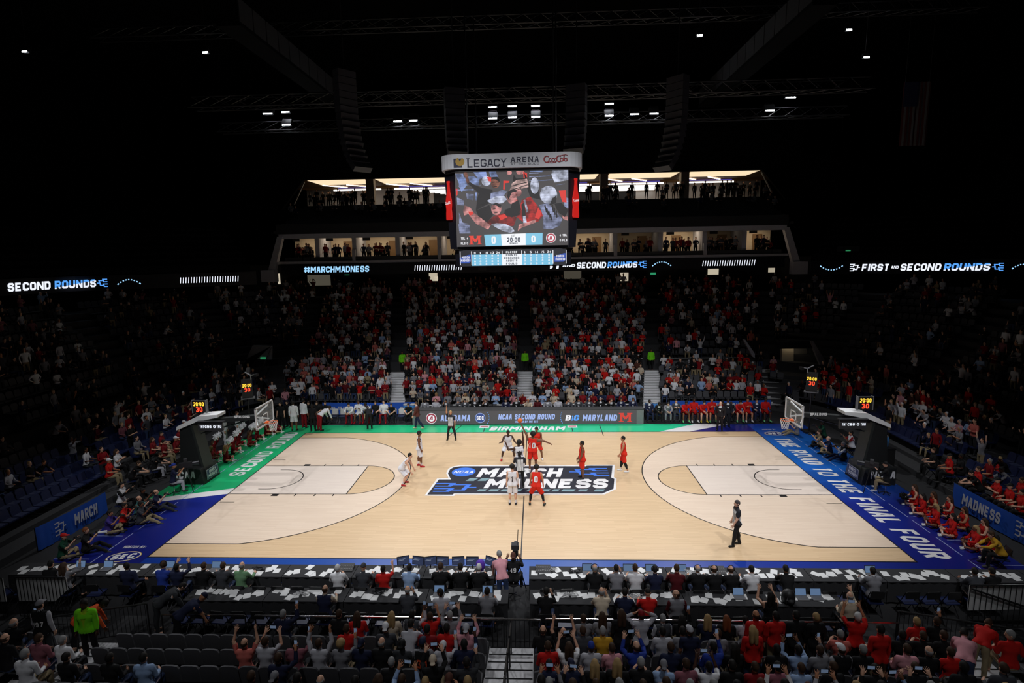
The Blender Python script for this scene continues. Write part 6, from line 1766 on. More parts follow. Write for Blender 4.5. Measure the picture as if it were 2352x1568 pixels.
# drink coolers by the benches
M['cooler'] = mat('blue_cooler', srgb(70, 140, 214), .5)
for x, lab in ((-8.45, 'left'), (-7.98, 'right')):
    c = empty('drink_cooler', (x, 10.7, .55)); tag(c, 'blue drink cooler with pale lid, %s one of the pair by the left bench' % lab, 'cooler', 'drink coolers')
    MB().lathe((0, 0, 0), [(.16, 0), (.19, .04), (.2, .42), (.19, .45)], 14).build('body', M['cooler'], c, True); MB().lathe((0, 0, .45), [(.2, 0), (.2, .05), (.15, .08)], 14).build('lid', M['light_grey'], c, True)
for x, lab in ((8.25, 'left'), (8.7, 'right')):
    c = empty('drink_cooler', (x, 10.9, .55)); tag(c, 'blue drink cooler with pale lid, %s one of the pair by the right bench' % lab, 'cooler', 'drink coolers')
    MB().lathe((0, 0, 0), [(.16, 0), (.19, .04), (.2, .42), (.19, .45)], 14).build('body', M['cooler'], c, True); MB().lathe((0, 0, .45), [(.2, 0), (.2, .05), (.15, .08)], 14).build('lid', M['light_grey'], c, True)
for x0, lab in ((-8.2, 'left'), (8.48, 'right')):
    t = empty('cooler_stand', (x0, 10.75, 0)); tag(t, 'small black stand under the drink coolers by the %s bench' % lab, 'stand')
    MB().bbox((-.5, -.28, .5), (.5, .28, .55)).build('shelf', M['black'], t)
    for a in (-.45, .45):
        for b in (-.24, .24): MB().tube([(a, b, 0), (a, b, .5)], .02, 5).build('leg', M['black'], t)
p = Vector((18.6, 1.9, 0))
c = empty('drink_cooler', (18.7, 2.0, 1.0)); tag(c, 'blue drink cooler standing alone behind the blue end hoop', 'cooler', 'drink coolers')
MB().lathe((0, 0, 0), [(.2, 0), (.23, .04), (.24, .5), (.22, .55)], 14).build('body', M['cooler'], c, True); MB().lathe((0, 0, .55), [(.24, 0), (.1, .1), (.03, .2)], 14).build('lid', M['light_grey'], c, True)
t = empty('equipment_case', (18.7, 2.0, 0)); tag(t, 'black equipment case under the lone drink cooler', 'case')
MB().bbox((-.4, -.4, 0), (.4, .4, .94)).build('body', M['black'], t); MB().bbox((-.42, -.42, .94), (.42, .42, 1.0)).build('lid', M['dark_metal'], t)
# the ball in the air and its seams
bp = Vector((-.2, 0, 3.06))
ba = empty('basketball', bp); tag(ba, 'orange basketball in the air above the jump ball', 'ball')
def sphere(mbx, c, r, nu=20, nv=12):
    return mbx.lathe(c, [(max(.001, r * math.sin(math.pi * k / nv)), -r * math.cos(math.pi * k / nv)) for k in range(nv + 1)], nu)
b_ = sphere(MB(), (0, 0, 0), .121).build('leather', mat('orange_leather', srgb(226, 108, 38), .6, bump=.05, scale=60), ba, True)
for rot in ((0, 0, 0), (90, 0, 0), (0, 90, 0)):
    MB().tube([(.121 * math.cos(t), .121 * math.sin(t), 0) for t in np.linspace(0, 2 * math.pi, 25)[:-1]], .0025, 4, True).build('seam', M['black'], b_, rot=[D(a) for a in rot])
# ------------------------------------------------------------------ people on and around the court
PI = math.pi
def ref_mat():
    m, nt, b = _nodes('referee_stripes')
    tc = nt.nodes.new('ShaderNodeTexCoord'); sx = nt.nodes.new('ShaderNodeSeparateXYZ')
    nt.links.new(tc.outputs['Object'], sx.inputs[0])
    md = nt.nodes.new('ShaderNodeMath'); md.operation = 'PINGPONG'; md.inputs[1].default_value = .026
    nt.links.new(sx.outputs[0], md.inputs[0])
    gt = nt.nodes.new('ShaderNodeMath'); gt.operation = 'GREATER_THAN'; gt.inputs[1].default_value = .011; nt.links.new(md.outputs[0], gt.inputs[0])
    ab = nt.nodes.new('ShaderNodeMath'); ab.operation = 'ABSOLUTE'; nt.links.new(sx.outputs[0], ab.inputs[0])
    lt = nt.nodes.new('ShaderNodeMath'); lt.operation = 'LESS_THAN'; lt.inputs[1].default_value = .155; nt.links.new(ab.outputs[0], lt.inputs[0])
    zz = nt.nodes.new('ShaderNodeMath'); zz.operation = 'LESS_THAN'; zz.inputs[1].default_value = 1.40; nt.links.new(sx.outputs[2], zz.inputs[0])
    mu = nt.nodes.new('ShaderNodeMath'); mu.operation = 'MULTIPLY'; nt.links.new(gt.outputs[0], mu.inputs[0]); nt.links.new(lt.outputs[0], mu.inputs[1])
    m2 = nt.nodes.new('ShaderNodeMath'); m2.operation = 'MULTIPLY'; nt.links.new(mu.outputs[0], m2.inputs[0]); nt.links.new(zz.outputs[0], m2.inputs[1])
    mx = nt.nodes.new('ShaderNodeMix'); mx.data_type = 'RGBA'; nt.links.new(m2.outputs[0], mx.inputs['Factor'])
    mx.inputs['A'].default_value = (.014, .014, .02, 1); mx.inputs['B'].default_value = (.75, .75, .75, 1)
    nt.links.new(mx.outputs['Result'], b.inputs['Base Color']); b.inputs['Roughness'].default_value = .8
    return m
M['ref'] = ref_mat()
W_, RD = srgb(228, 226, 230), srgb(216, 42, 24)
JW, JR = dict(top=('tank', W_), bottom=('shorts', W_)), dict(top=('tank', RD), bottom=('shorts', RD))
NUMD, NUMW = mat('dark_number', (.03, .02, .03), .8), mat('white_number', (.8, .8, .8), .8)
SHC = srgb(170, 20, 28)
GP = 'players on the court'
def pl(x, y, face, pz, lab, **kw):
    kw.setdefault('lod', 'A'); kw.setdefault('shoes', SHC)
    return person((x, y, .003), face, pz, label=lab, group=kw.pop('group', GP), **kw)
pl(-5.68, 1.75, -PI / 2 + .15, pose(thR=(.04, .16, -1), thL=(-.04, -.08, -1), shR=(.0, .0, -1), shL=(0, -.15, -1), faR=(.02, .35, -1)), 'player in white uniform and red shoes standing left of the centre logo', hair=('short', 'black'), skin_c='brown', height=2.0, extra=[('sock', W_)], **JW)
pl(-6.07, -.66, -PI / 2 - .05, 'crouch', 'player in white uniform bent forward on the left three-point line', hair=('short', 'black'), skin_c='light', height=1.93, extra=[('sock', W_)], **JW)
pl(-.98, 2.75, PI + .15, pose(POSES['crouch'], lean=(14, 24, 30), thR=(.42, .45, -.85), thL=(-.42, .45, -.85), shR=(.15, -.35, -.9), shL=(-.15, -.35, -.9), uaR=(.45, .3, -.8), faR=(.3, .75, .2), uaL=(-.45, .3, -.8), faL=(-.3, .75, -.2)), 'player in white uniform crouching behind the jump ball, facing the camera', hair=('short', 'black'), skin_c='dark', height=1.98, extra=[('sock', W_)], **JW)
a4 = pl(-.22, -.38, .25, pose(lean=(4, 4, 0), roll=-6, head=(-22, 10), uaR=(.12, .2, 1), faR=(-.06, .1, 1), uaL=(-.9, .2, -.25), faL=(-.3, .25, .95), thR=(.03, .0, -1), shR=(.0, -.06, -1), thL=(-.3, -.35, -.9), shL=(-.35, -.85, -.25), toeR=-30, toeL=-30),
       'jumping player in white number 14 uniform reaching for the ball', hair=('curly', 'black'), skin_c='dark', height=2.06, air=.10, extra=[('sock', W_)], **JW)
back_text(a4, '14', NUMD, .24)
a5 = pl(-.49, -2.91, 0, STAND, 'player in white number 1 uniform seen from behind at centre circle', hair=('curly', 'black'), skin_c='light', height=1.9, **{**dict(shoes=(.02, .02, .025)), **JW}, extra=[('sock', W_), ('sleeve', W_)])
back_text(a5, '1', NUMD, .24)
m1 = pl(.40, .05, -.12, pose(lean=(2, 0, -4), roll=4, head=(-20, 12), uaL=(-.5, .15, .9), faL=(-.5, .1, .95), uaR=(.95, .1, -.2), faR=(.93, .15, -.42), thR=(.12, -.02, -1), shR=(.05, -.08, -1), thL=(-.06, .02, -1), shL=(0, -.08, -1), toeR=-35, toeL=-35),
       'jumping player in red number 10 uniform tipping the ball', hair=('curly', 'black'), skin_c='brown', height=2.1, air=.34, **{**dict(shoes=(.8, .8, .8)), **JR})
back_text(m1, '10', NUMW, .25)
m3 = pl(.58, -3.0, -.1, pose(lean=(10, 16, 20), head=(6, 0), thR=(.36, .28, -.95), thL=(-.34, .3, -.95), shR=(.22, -.3, -.95), shL=(-.1, -.3, -.95), uaR=(.25, .15, -1), uaL=(-.25, .15, -1)), 'player in red number 0 uniform seen from behind at centre circle', hair=('curly', 'black'), skin_c='tan', height=1.93, **{**dict(shoes=(.02, .03, .03)), **JR}, extra=[('tights', (.012, .012, .014))])
back_text(m3, '0', NUMW, .25)
pl(.63, 2.85, PI - .1, pose(POSES['crouch'], lean=(8, 14, 18), thR=(.3, .4, -.9), thL=(-.3, .4, -.9), shR=(.08, -.35, -.95), shL=(-.08, -.35, -.95)), 'player in red uniform facing the camera behind the jump ball', hair=('short', 'black'), skin_c='brown', height=2.03, **{**dict(shoes=(.8, .8, .8)), **JR})
pl(2.89, .13, PI / 2 + .1, pose(uaR=(.12, .1, -1), uaL=(-.12, .2, -1), faR=(0, .45, -1), faL=(0, .5, -1), head=(-4, 0)), 'player in red uniform standing on the right part of the centre logo', hair=('short', 'black'), skin_c='brown', height=1.96, **{**dict(shoes=(.02, .02, .02)), **JR})
pl(5.09, 1.0, PI / 2 - .1, pose(POSES['walk'], lean=(0, 2, 4), thR=(.05, .2, -1), thL=(-.05, -.1, -1), shL=(-.02, -.4, -1), faL=(0, .5, -1)), 'player in red uniform and black tights right of the centre logo', hair=('short', 'black'), skin_c='tan', height=1.93, **{**dict(shoes=(.8, .8, .8)), **JR}, extra=[('tights', (.012, .012, .014))])
REFK = dict(top=('tee', (.5, .5, .5), M['ref']), bottom=('trousers', (.012, .012, .014)), shoes=(.01, .01, .01), group='referees')
pl(-4.63, 6.16, PI, pose(thR=(.2, 0, -1), thL=(-.24, 0, -1), shR=(.12, -.04, -1), shL=(-.12, -.04, -1), uaR=(.18, .08, 1), faR=(-.05, .05, 1), faL=(-.05, .4, -1)), 'referee with one arm raised in front of the electronic table', hair=('short', 'blond'), skin_c='tan', height=1.88, **REFK)
pl(-.2, -1.1, .1, pose(lean=(6, 8, 12), head=(-12, 0), uaR=(.3, .4, -.9), faR=(.1, .7, -.5), uaL=(-.25, .5, -.8), faL=(.1, .8, .2), thR=(.1, .1, -1), thL=(-.1, -.1, -1)), 'referee seen from behind tossing the jump ball at centre', hair=('short', 'black'), skin_c='dark', height=1.86, **REFK)
pl(8.26, -6.5, PI / 2, pose(POSES['walk'], lean=(0, 0, 2), thR=(.05, -.16, -1), thL=(-.05, .25, -1), shR=(0, -.25, -1), shL=(0, .1, -1), uaR=(.12, .05, -1), faR=(.05, .3, -1)), 'grey-haired referee walking alone on the right of the court', hair=('short', (.06, .05, .05)), skin_c='light', height=1.86, **REFK)
def suit(col): return dict(top=('jacket', col), inner=('long', srgb(225, 225, 230)), bottom=('trousers', col), shoes=(.01, .01, .01))
pl(-7.17, 8.38, PI / 2, pose(POSES['walk']), 'coach in brown jacket walking along the far sideline', hair=('short', 'brown'), skin_c='light', height=1.86, lod='B', group='coaches', **{**suit(srgb(88, 44, 38)), 'bottom': ('trousers', CN['navy']), 'shoes': (.6, .45, .3)})
pl(12.17, 7.9, PI - .4, 'stand_pocket', 'bald coach in dark suit standing before the red-shirted bench', hair=('fringe', 'grey'), skin_c='light', height=1.88, lod='B', group='coaches', **suit(srgb(34, 30, 34)))
pl(12.85, 8.6, PI - .1, 'stand', 'coach in dark suit with papers behind the bald coach', hair=('short', 'black'), skin_c='dark', height=1.88, lod='B', group='coaches', **suit(srgb(26, 28, 36)))

# ---- benches
def sitter(x, y, face, pz, lab, group, z=0.0, seat=.46, **kw):
    kw.setdefault('lod', 'B')
    return person((x, y, z), face, pz, seat=seat, label=lab, group=group, **kw)
chair_cover = mat('white_chair_cover', (.62, .6, .6), .8)
rb = random.Random(5)
skins_b = ['brown', 'dark', 'tan', 'light']
bl = [(-14.3, 'black', 'sit'), (-13.75, 'black', 'sit'), (-12.0, 'white', 'sit_lean'), (-11.45, 'white', 'sit_clap'), (-10.85, 'white', 'sit_lean'), (-10.3, 'black', 'sit'), (-9.8, 'white', 'sit'), (-9.25, 'black', 'sit_lean'), (-7.9, 'black', 'sit_lean'), (-15.0, 'black', 'sit')]
for k in range(12):
    x = -15.0 + k * .58
    folding_chair(x, 9.95, PI, 'folding chair with white cover on the left bench, %s from the corner' % ORD[k], 'left bench chairs', cover=chair_cover)
for k, (x, c, pz) in enumerate(sorted(bl)):
    xx = -15.0 + round((x + 15.0) / .58) * .58
    ply = c == 'white'
    sitter(xx, 9.95, PI, pz, 'seated %s on the left bench, %s from the corner' % ('player in white top' if ply else 'staff member in black', ORD[k]), 'left bench people', top=('long' if ply else 'tee', CN[c]), bottom=('trousers', CN['crimson']) if ply and k % 2 else ('shorts', W_) if ply else ('trousers', CN['black']), skin_c=skins_b[k % 4] if ply else 'light', hair=('short', 'black' if ply else 'brown'), shoes=SHC if ply else (.02, .02, .02), height=1.95 if ply else 1.8)
for u, v, c, b, pz, f, lab, sk in ((677, 988, 'white', 'white', 'stand', .2, 'tall player in white warm-up seen from behind at the left bench', 'brown'), (720, 990, 'black', 'black', 'stand', .1, 'staff member in black seen from behind at the left bench', 'dark'), (648, 984, 'black', 'black', 'stand', PI, 'staff member in black standing at the corner of the left bench', 'light'), (664, 980, 'black', 'black', 'stand', PI - .3, 'older man in black standing beside the tall white player', 'light'),
                                  (738, 988, 'white', 'crimson', 'bend', -.6, 'player in white top and red trousers bending over the left bench', 'brown'), (849, 984, 'black', 'black', 'bend', .4, 'staff member in black leaning toward the left bench', 'light'), (700, 982, 'white', 'crimson', 'stand', -.4, 'player in white top and red trousers standing at the left bench', 'tan')):
    p = at_z(u, v, 0); person((p.x, p.y, .003), f, pz, top=('long' if c == 'white' else 'tee', CN[c]), bottom=('shorts' if (c, b) == ('white', 'white') else 'trousers', CN[b]), hair=('short', 'black'), skin_c=sk, shoes=(.02, .02, .02), label=lab, group='left bench people', height=1.98 if c == 'white' else 1.82)
for k in range(14):
    x = 8.15 + k * .585
    folding_chair(x, 9.95, PI, 'folding chair on the right bench, %s from the electronic table' % ORD[k], 'right bench chairs')
br_ = ['suit', 'suit', 'suit', 'suit', 'red', 'red', 'red', 'red', 'red', 'suit', 'red', 'red', 'suit', 'red']
for k, c in enumerate(br_):
    x = 8.15 + k * .585
    if c == 'suit': sitter(x, 9.95, PI, ['sit', 'sit_lean', 'sit_lean', 'sit_clap'][k % 4], 'seated staff member in dark suit on the right bench, %s from the electronic table' % ORD[k], 'right bench people', hair=('short', 'black' if k < 3 else 'brown'), skin_c='dark' if k in (0, 1) else 'light', **suit([CN['navy'], CN['black'], CN['grey'], CN['charcoal']][k % 4]))
    else: sitter(x, 9.95, PI, ['sit_lean', 'sit', 'sit_lean', 'sit_clap'][k % 4], 'seated player in red top on the right bench, %s from the electronic table' % ORD[k], 'right bench people', top=('long', CN['red']), bottom=('shorts', CN['red']), hair=('short', 'black'), skin_c=['brown', 'dark', 'light', 'tan'][k % 4], shoes=[srgb(220, 200, 60), srgb(120, 210, 140), (.8, .8, .8)][k % 3], height=1.98)
# ---- people behind the electronic table (two rows facing the court)
tops_far = ['black', 'charcoal', 'navy', 'grey', 'black', 'beige', 'charcoal', 'navy', 'light grey', 'black', 'maroon', 'charcoal']
for k in range(21):
    x = -7.1 + k * .71 + rb.uniform(-.08, .08)
    c = tops_far[(k * 5 + 3) % 12]
    if k in (3, 7): continue
    folding_chair(x, 10.62, PI, 'black folding chair behind the electronic table, %s place from the left' % ORD[k], 'chairs behind the electronic table')
    kw = suit(CN[c]) if c in ('black', 'charcoal', 'navy', 'grey') else dict(top=('long', CN[c]), bottom=('trousers', CN['black']))
    kw.pop('shoes', None)
    sitter(x, 10.62, PI, ['sit_type', 'sit', 'sit_chin', 'sit_type'][k % 4], 'official in %s %s seated behind the electronic table, %s place from the left' % (c, 'suit' if 'inner' in kw else 'top', ORD[k]), 'officials at the electronic table', hair=(['short', 'fringe', 'short', 'long'][rb.randrange(4) if k % 5 == 0 else 0], rb.choice(['black', 'brown', 'grey', 'brown'])), skin_c=rb.choice(['light', 'light', 'tan', 'dark']), **kw)
for k in range(22):
    x = -7.2 + k * .69 + rb.uniform(-.1, .1)
    if k in (8, 14): continue
    c = rb.choice(['black', 'grey', 'white', 'pink', 'navy', 'crimson', 'charcoal', 'light blue', 'beige'])
    sitter(x, 12.28, PI, rb.choice(['sit_type', 'sit_chin', 'sit', 'sit_clap']), 'reporter in %s top at work tables behind officials, %s place from the left' % (c, ORD[k]), 'reporters behind the officials', top=('long', CN[c]), bottom=None, hair=(rb.choice(['short', 'short', 'long', 'cap']), rb.choice(['black', 'brown', 'blond', 'grey'])), skin_c=rb.choice(['light', 'light', 'tan', 'brown']))
    folding_chair(x, 12.28, PI, 'folding chair at the far work tables, %s place from the left' % ORD[k], 'chairs at the far work tables')

# ------------------------------------------------------------------ press rows on the near side
R1Y, R2Y = -10.62, -11.92
press1 = [(113, 'black', 'long', 'short', 'black', 'sit_type', ''), (140, 'grey', 'long', 'long', 'brown', 'sit_phone1', ''), (290, 'navy', 'jacket', 'short', 'black', 'sit_turn', ''), (372, 'blue', 'long', 'short', 'brown', 'sit_type', 'headset'), (400, 'navy', 'long', 'short', 'black', 'sit_phone', ''), (462, 'black', 'long', 'short', 'brown', 'sit_type', ''), (506, 'charcoal', 'long', 'short', 'brown', 'sit_type', ''), (549, 'green', 'long', 'fringe', 'grey', 'sit_type', ''),
          (774, 'white', 'long', 'short', 'white', 'sit_clap', ''), (831, 'charcoal', 'long', 'beanie', 'charcoal', 'sit_type', ''), (879, 'red', 'tee', 'short', 'black', 'sit_phone1', ''), (937, 'light blue', 'long', 'short', 'black', 'sit_type', ''), (1010, 'black', 'jacket', 'short', 'brown', 'sit_type', ''), (1057, 'black', 'jacket', 'short', 'black', 'sit_type', ''), (1099, 'black', 'jacket', 'short', 'white', 'sit_type', ''),
          (1367, 'black', 'long', 'fringe', 'grey', 'sit_type', 'headset'), (1417, 'grey', 'long', 'short', 'black', 'sit_chin', ''), (1461, 'white', 'tee', 'short', 'brown', 'sit_type', ''), (1507, 'navy', 'long', 'short', 'black', 'sit_type', 'headset'), (1556, 'maroon', 'long', 'short', 'brown', 'sit_type', ''), (1608, 'black', 'jacket', 'fringe', 'grey', 'sit_type', 'headset'), (1643, 'black', 'jacket', 'fringe', 'brown', 'sit_type', 'headset'), (1684, 'black', 'jacket', 'fringe', 'brown', 'sit_type', 'headset'), (1732, 'white', 'long', 'short', 'black', 'sit_type', ''), (1815, 'black', 'long', 'short', 'black', 'sit_lean', ''), (2012, 'grey', 'jacket', 'short', 'black', 'sit_type', ''), (2248, 'charcoal', 'long', 'short', 'black', 'sit_type', ''), (2290, 'black', 'long', 'short', 'black', 'sit_type', '')]
press2 = [(742, 'navy', 'vest', 'fringe', 'brown', 'sit_type', ''), (934, 'charcoal', 'long', 'fringe', 'grey', 'sit_chin', ''), (1012, 'light grey', 'long', 'short', 'black', 'sit_turn', ''), (1117, 'grey', 'long', 'short', 'black', 'sit_type', ''), (1253, 'black', 'long', 'short', 'black', 'sit_chin', ''), (1383, 'beige', 'long', 'fringe', 'grey', 'sit_chin', ''), (1436, 'navy', 'long', 'short', 'black', 'sit_type', ''), (1491, 'red', 'long', 'cap', 'black', 'sit_type', ''), (1556, 'grey', 'vest', 'fringe', 'brown', 'sit_turn', ''), (1772, 'black', 'tank', 'long', 'black', 'sit_phone', ''), (1955, 'beige', 'long', 'fringe', 'grey', 'sit_phone1', '')]
def relax(xs, gap):
    """shift neighbours in a row apart until shoulders clear"""
    o = sorted(range(len(xs)), key=lambda i: xs[i]); v = [xs[i] for i in o]
    for _ in range(60):
        for i in range(len(v) - 1):
            d = gap - (v[i + 1] - v[i])
            if d > 0: v[i] -= d / 2; v[i + 1] += d / 2
    out = list(xs)
    for k, i in enumerate(o): out[i] = v[k]
    return out
def garment(t): return {'long': 'shirt', 'tee': 'tee shirt', 'jacket': 'suit jacket', 'vest': 'vest', 'tank': 'sleeveless top'}[t]
def press(entries, y, where):
    xs = [at_y(e[0], 1300 if y == R1Y else 1352, y).x for e in entries]
    xl = relax([x for x in xs if x < -.5], .52); xr = relax([x for x in xs if x >= -.5], .52)
    xs = xl + xr
    for side in ('left', 'right'):
        idx = [i for i in range(len(xs)) if (xs[i] < 0) == (side == 'left')]
        idx.sort(key=lambda i: abs(xs[i]))
        for q, i in enumerate(idx):
            u, c, t, h, hc, pz, ex = entries[i]
            kw = dict(top=(t, CN[c]))
            if t == 'jacket': kw['inner'] = ('long', CN['white'])
            if t == 'vest': kw['inner'] = ('long', CN['beige' if c == 'navy' else 'maroon'])
            hair = [(h, hc if hc in HAIRC else CN[hc])] + ([('headset', (.01, .01, .01))] if ex else [])
            sitter(xs[i], y, rb.uniform(-.12, .12), pz, 'person in %s %s%s %s press row, %s %s of camera gap' % (c, garment(t), ' with headset,' if ex else ',', where, ORD[q], side), 'press row people', lod='A', hair=hair, skin_c='light' if hc != 'black' or rb.random() < .4 else rb.choice(['tan', 'brown', 'dark']), bottom=('trousers', CN[rb.choice(['black', 'jeans', 'dark grey'])]), height=1.78 + rb.uniform(-.04, .06), **kw)
    return xs
x1 = press(press1, R1Y, 'front'); x2 = press(press2, R2Y, 'second')
xs_r = [x for x in x1 if x > 0]
def chair_side(xs_taken, lo, hi, y, where, side):
    xs = list(xs_taken); x = lo
    while x < hi:
        if all(abs(x - q) > .5 for q in xs): xs.append(x)
        x += .62
    for k, x in enumerate(sorted(xs, key=abs)): folding_chair(x, y, rb.uniform(-.08, .08), 'folding chair with blue seat, %s press row, %s %s of camera gap' % (where, ORD[k], side), 'press row chairs')
chair_side(xs_r, .9, 15.0, R1Y, 'front', 'right'); chair_side([x for x in x1 if x < 0], -17.0, -1.2, R1Y, 'front', 'left')
chair_side([x for x in x2 if x < 0], -10.2, -.6, R2Y, 'second', 'left'); chair_side([x for x in x2 if x > 0], .8, 9.6, R2Y, 'second', 'right')
# special figures by the press rows
person((-.52, -10.35, 0), .25, pose(POSES['bend'], lean=(30, 40, 50), head=(20, 0)), lod='A', top=('tee', CN['pink']), bottom=('trousers', CN['jeans']), hair=('short', 'grey'), shoes=CN['blue'], label='man in pink shirt and jeans leaning over the monitors beside the camera gap', group='press row people')
stool_later = (-.18, -9.95)
cam_op = person((-.18, -9.95, 0), 0, 'sit_camera', seat=.5, lod='A', top=('vest', CN['black']), inner=('long', CN['black']), bottom=('trousers', CN['black']), hair=('backcap', CN['brown']), skin_c='brown', shoes=(.02, .02, .02), label='courtside camera operator in black numbered vest at the half-court line', group='camera operators')
back_text(cam_op, '49', NUMW, .15, 1.25)
tv = empty('television_camera', (-.12, -9.3, 0)); tag(tv, 'shoulder television camera with long aerial at the half-court line', 'camera')
MB().bbox((-.09, -.25, 1.22), (.09, .25, 1.42)).build('body', M['black'], tv); MB().lathe((0, .25, 1.32), [(.06, 0), (.07, .15), (.08, .22)], 10, 'Y').build('lens', M['dark_metal'], tv)
MB().bbox((-.14, -.15, 1.4), (.12, .1, 1.55)).build('viewfinder', M['charcoal'], tv); MB().tube([(.06, -.1, 1.5), (.1, -.12, 2.1)], .012, 5).build('aerial', M['black'], tv)
for a in (-.35, .0, .35): MB().tube([(0, 0, 1.2), (a, .3 if a == 0 else -.2, 0)], .018, 5).build('tripod_leg', M['black'], tv)
p = at_z(400, 1420, .2)
person((-10.9, -11.9, 0), -.9, 'bend', lod='A', top=('jacket', CN['dark grey']), inner=('long', CN['white']), bottom=('trousers', CN['dark grey']), hair=('short', 'black'), label='man in dark suit bending behind the left end of the second press table', group='press row people')
bb_ = empty('backpack', at_z(1810, 1382, .752)); tag(bb_, 'black backpack lying on the second press table', 'bag')
MB().lathe((0, 0, 0), [(.14, 0), (.2, .06), (.2, .22), (.15, .34), (.06, .4)], 10).build('body', M['black'], bb_, True); MB().tube([(-.12, -.18, .05), (-.14, -.24, .2), (-.08, -.16, .33)], .02, 5).build('strap', M['charcoal'], bb_); MB().lathe((0, -.17, .1), [(.02, -.05), (.09, -.03), (.09, .08), (.03, .1)], 8).build('pocket', M['charcoal'], bb_, True)

# ------------------------------------------------------------------ end-line people
def at_floor(u, v): return at_z(u, v, 0)
DSLR = {}
def camera_for(o, lab, big=False):
    """a stills camera in the hands of a person: stands on its own as a thing"""
    R, J, base, parts = PINFO[o.name]
    c = (J['handR'] + J['handL']) / 2; c = np.array((c[0], c[1] + .03, c[2] - base + .06))
    k = o.scale[0]; a = o.rotation_euler[2]
    w = Vector(o.location) + Matrix.Rotation(a, 3, 'Z') @ (Vector(c) * k)
    g = empty('stills_camera', w, a); tag(g, lab, 'camera', 'photographers cameras')
    MB().bbox((-.075, -.04, -.055), (.075, .04, .055)).build('body', M['black'], g); MB().lathe((0, .04, 0), [(.038, 0), (.04, .1), (.055 if big else .042, .3 if big else .14)], 10, 'Y').build('lens', M['white'] if big else M['black'], g); MB().bbox((-.03, -.03, .055), (.03, .03, .085)).build('prism_hump', M['black'], g)
    return g
phL = [(264, 1226, 'purple', 'floor_camera', 'short', 'black', 'tan', 'photographer in purple top seated near the left blue banner'), (297, 1207, 'red', 'floor_camera', 'short', 'black', 'tan', 'photographer in red top behind the purple-shirted one'), (330, 1190, 'teal', 'floor_camera', 'fringe', 'brown', 'light', 'photographer in teal top on the left end line'), (338, 1203, 'charcoal', 'floor_legs', 'short', 'black', 'brown', 'photographer in charcoal top with legs stretched on the left end line'), (372, 1174, 'navy', 'floor_legs', 'fringe', 'brown', 'light', 'photographer in navy top leaning toward the white floor stripe'),
       (214, 1268, 'black', 'floor_legs', 'short', 'red', 'light', 'young photographer in black with long lens at the left corner'), (160, 1283, 'dark green', 'floor_camera', 'cap', 'black', 'light', 'photographer in dark green with red cap at the left corner'), (338, 1170, 'black', 'floor_camera', 'short', 'black', 'brown', 'photographer in black behind the teal and navy ones')]
for k, (u, v, c, pz, h, hc, sk, lab) in enumerate(phL):
    p = at_floor(u, v)
    o = person((p.x - .25, p.y, .003), -PI / 2 + .3, pz, lod='B', top=('tee', CN[c]), bottom=('trousers', CN[['khaki', 'dark grey', 'black'][k % 3]]), hair=(h, CN['red'] if h == 'cap' else hc), skin_c=sk, shoes=(.03, .03, .03), seat=.0, label=lab, group='end line photographers')
    camera_for(o, 'stills camera held by the ' + lab.replace('photographer ', 'photographer ', 1)[:70].split(' on the')[0].split(' at the')[0], k == 5)
phR = [(1876, 1027, 'khaki', 'floor_camera', 'short', 'brown', 'light', 'photographer in khaki top under the right backboard'), (1897, 1043, 'navy', 'floor_camera', 'fringe', 'grey', 'light', 'bald photographer in navy top beside the right hoop unit'), (1928, 1057, 'white', 'floor_legs', 'short', 'grey', 'tan', 'photographer in black vest over white sleeves by the right hoop'), (1884, 1005, 'dark green', 'floor_camera', 'short', 'black', 'dark', 'photographer in green top behind the right backboard'), (1822, 999, 'grey', 'floor_legs', 'cap', 'black', 'light', 'photographer in grey top below the right net')]
for k, (u, v, c, pz, h, hc, sk, lab) in enumerate(phR):
    p = at_floor(u, v)
    o = person((p.x + .2, p.y, .003), PI / 2 - .2, pz, lod='B', top=('vest' if k == 2 else 'tee', CN['black'] if k == 2 else CN[c]), inner=('long', CN['white']) if k == 2 else None, bottom=('trousers', CN[['black', 'khaki', 'navy'][k % 3]]), hair=(h, hc), skin_c=sk, shoes=(.03, .03, .03), seat=0.0, label=lab, group='end line photographers')
    camera_for(o, 'stills camera held by the ' + lab.split(' beside')[0].split(' by the')[0].split(' below')[0].split(' behind')[0].split(' under')[0])
STOOL = lambda n, x, y, lab: None
def stool(x, y, label, h=.5):
    s_ = empty('stool', (x, y, 0)); tag(s_, label, 'stool')
    MB().lathe((0, 0, h - .06), [(.16, 0), (.18, .02), (.17, .06)], 12).build('seat', M['black'], s_); MB().tube([(0, 0, .12), (0, 0, h - .05)], .025, 6).build('column', M['chrome'], s_)
    for k in range(5):
        a = 2 * PI * k / 5; MB().tube([(0, 0, .12), (.24 * math.cos(a), .24 * math.sin(a), .02)], .018, 5).build('leg', M['dark_metal'], s_)
    return s_
def tv_cam(x, y, a, label):
    t = empty('television_camera', (x, y, 0), a); tag(t, label, 'camera', 'baseline television cameras')
    MB().bbox((-.1, -.3, 1.2), (.1, .25, 1.45)).build('body', M['black'], t); MB().lathe((0, .25, 1.33), [(.08, 0), (.1, .2), (.11, .3)], 10, 'Y').build('lens', M['dark_metal'], t); MB().bbox((-.2, -.1, 1.42), (.02, .05, 1.6)).build('viewfinder', M['charcoal'], t)
    for k in range(3):
        q = 2 * PI * k / 3 + .5; MB().tube([(0, 0, 1.2), (.4 * math.cos(q), .4 * math.sin(q), 0)], .02, 5).build('tripod_leg', M['black'], t)
    return t
stool(-.18, -9.95, 'black stool under the courtside camera operator at the half-court line')
p = at_floor(406, 1134); stool(p.x - .1, p.y, 'black stool under the camera operator at the left hoop unit')
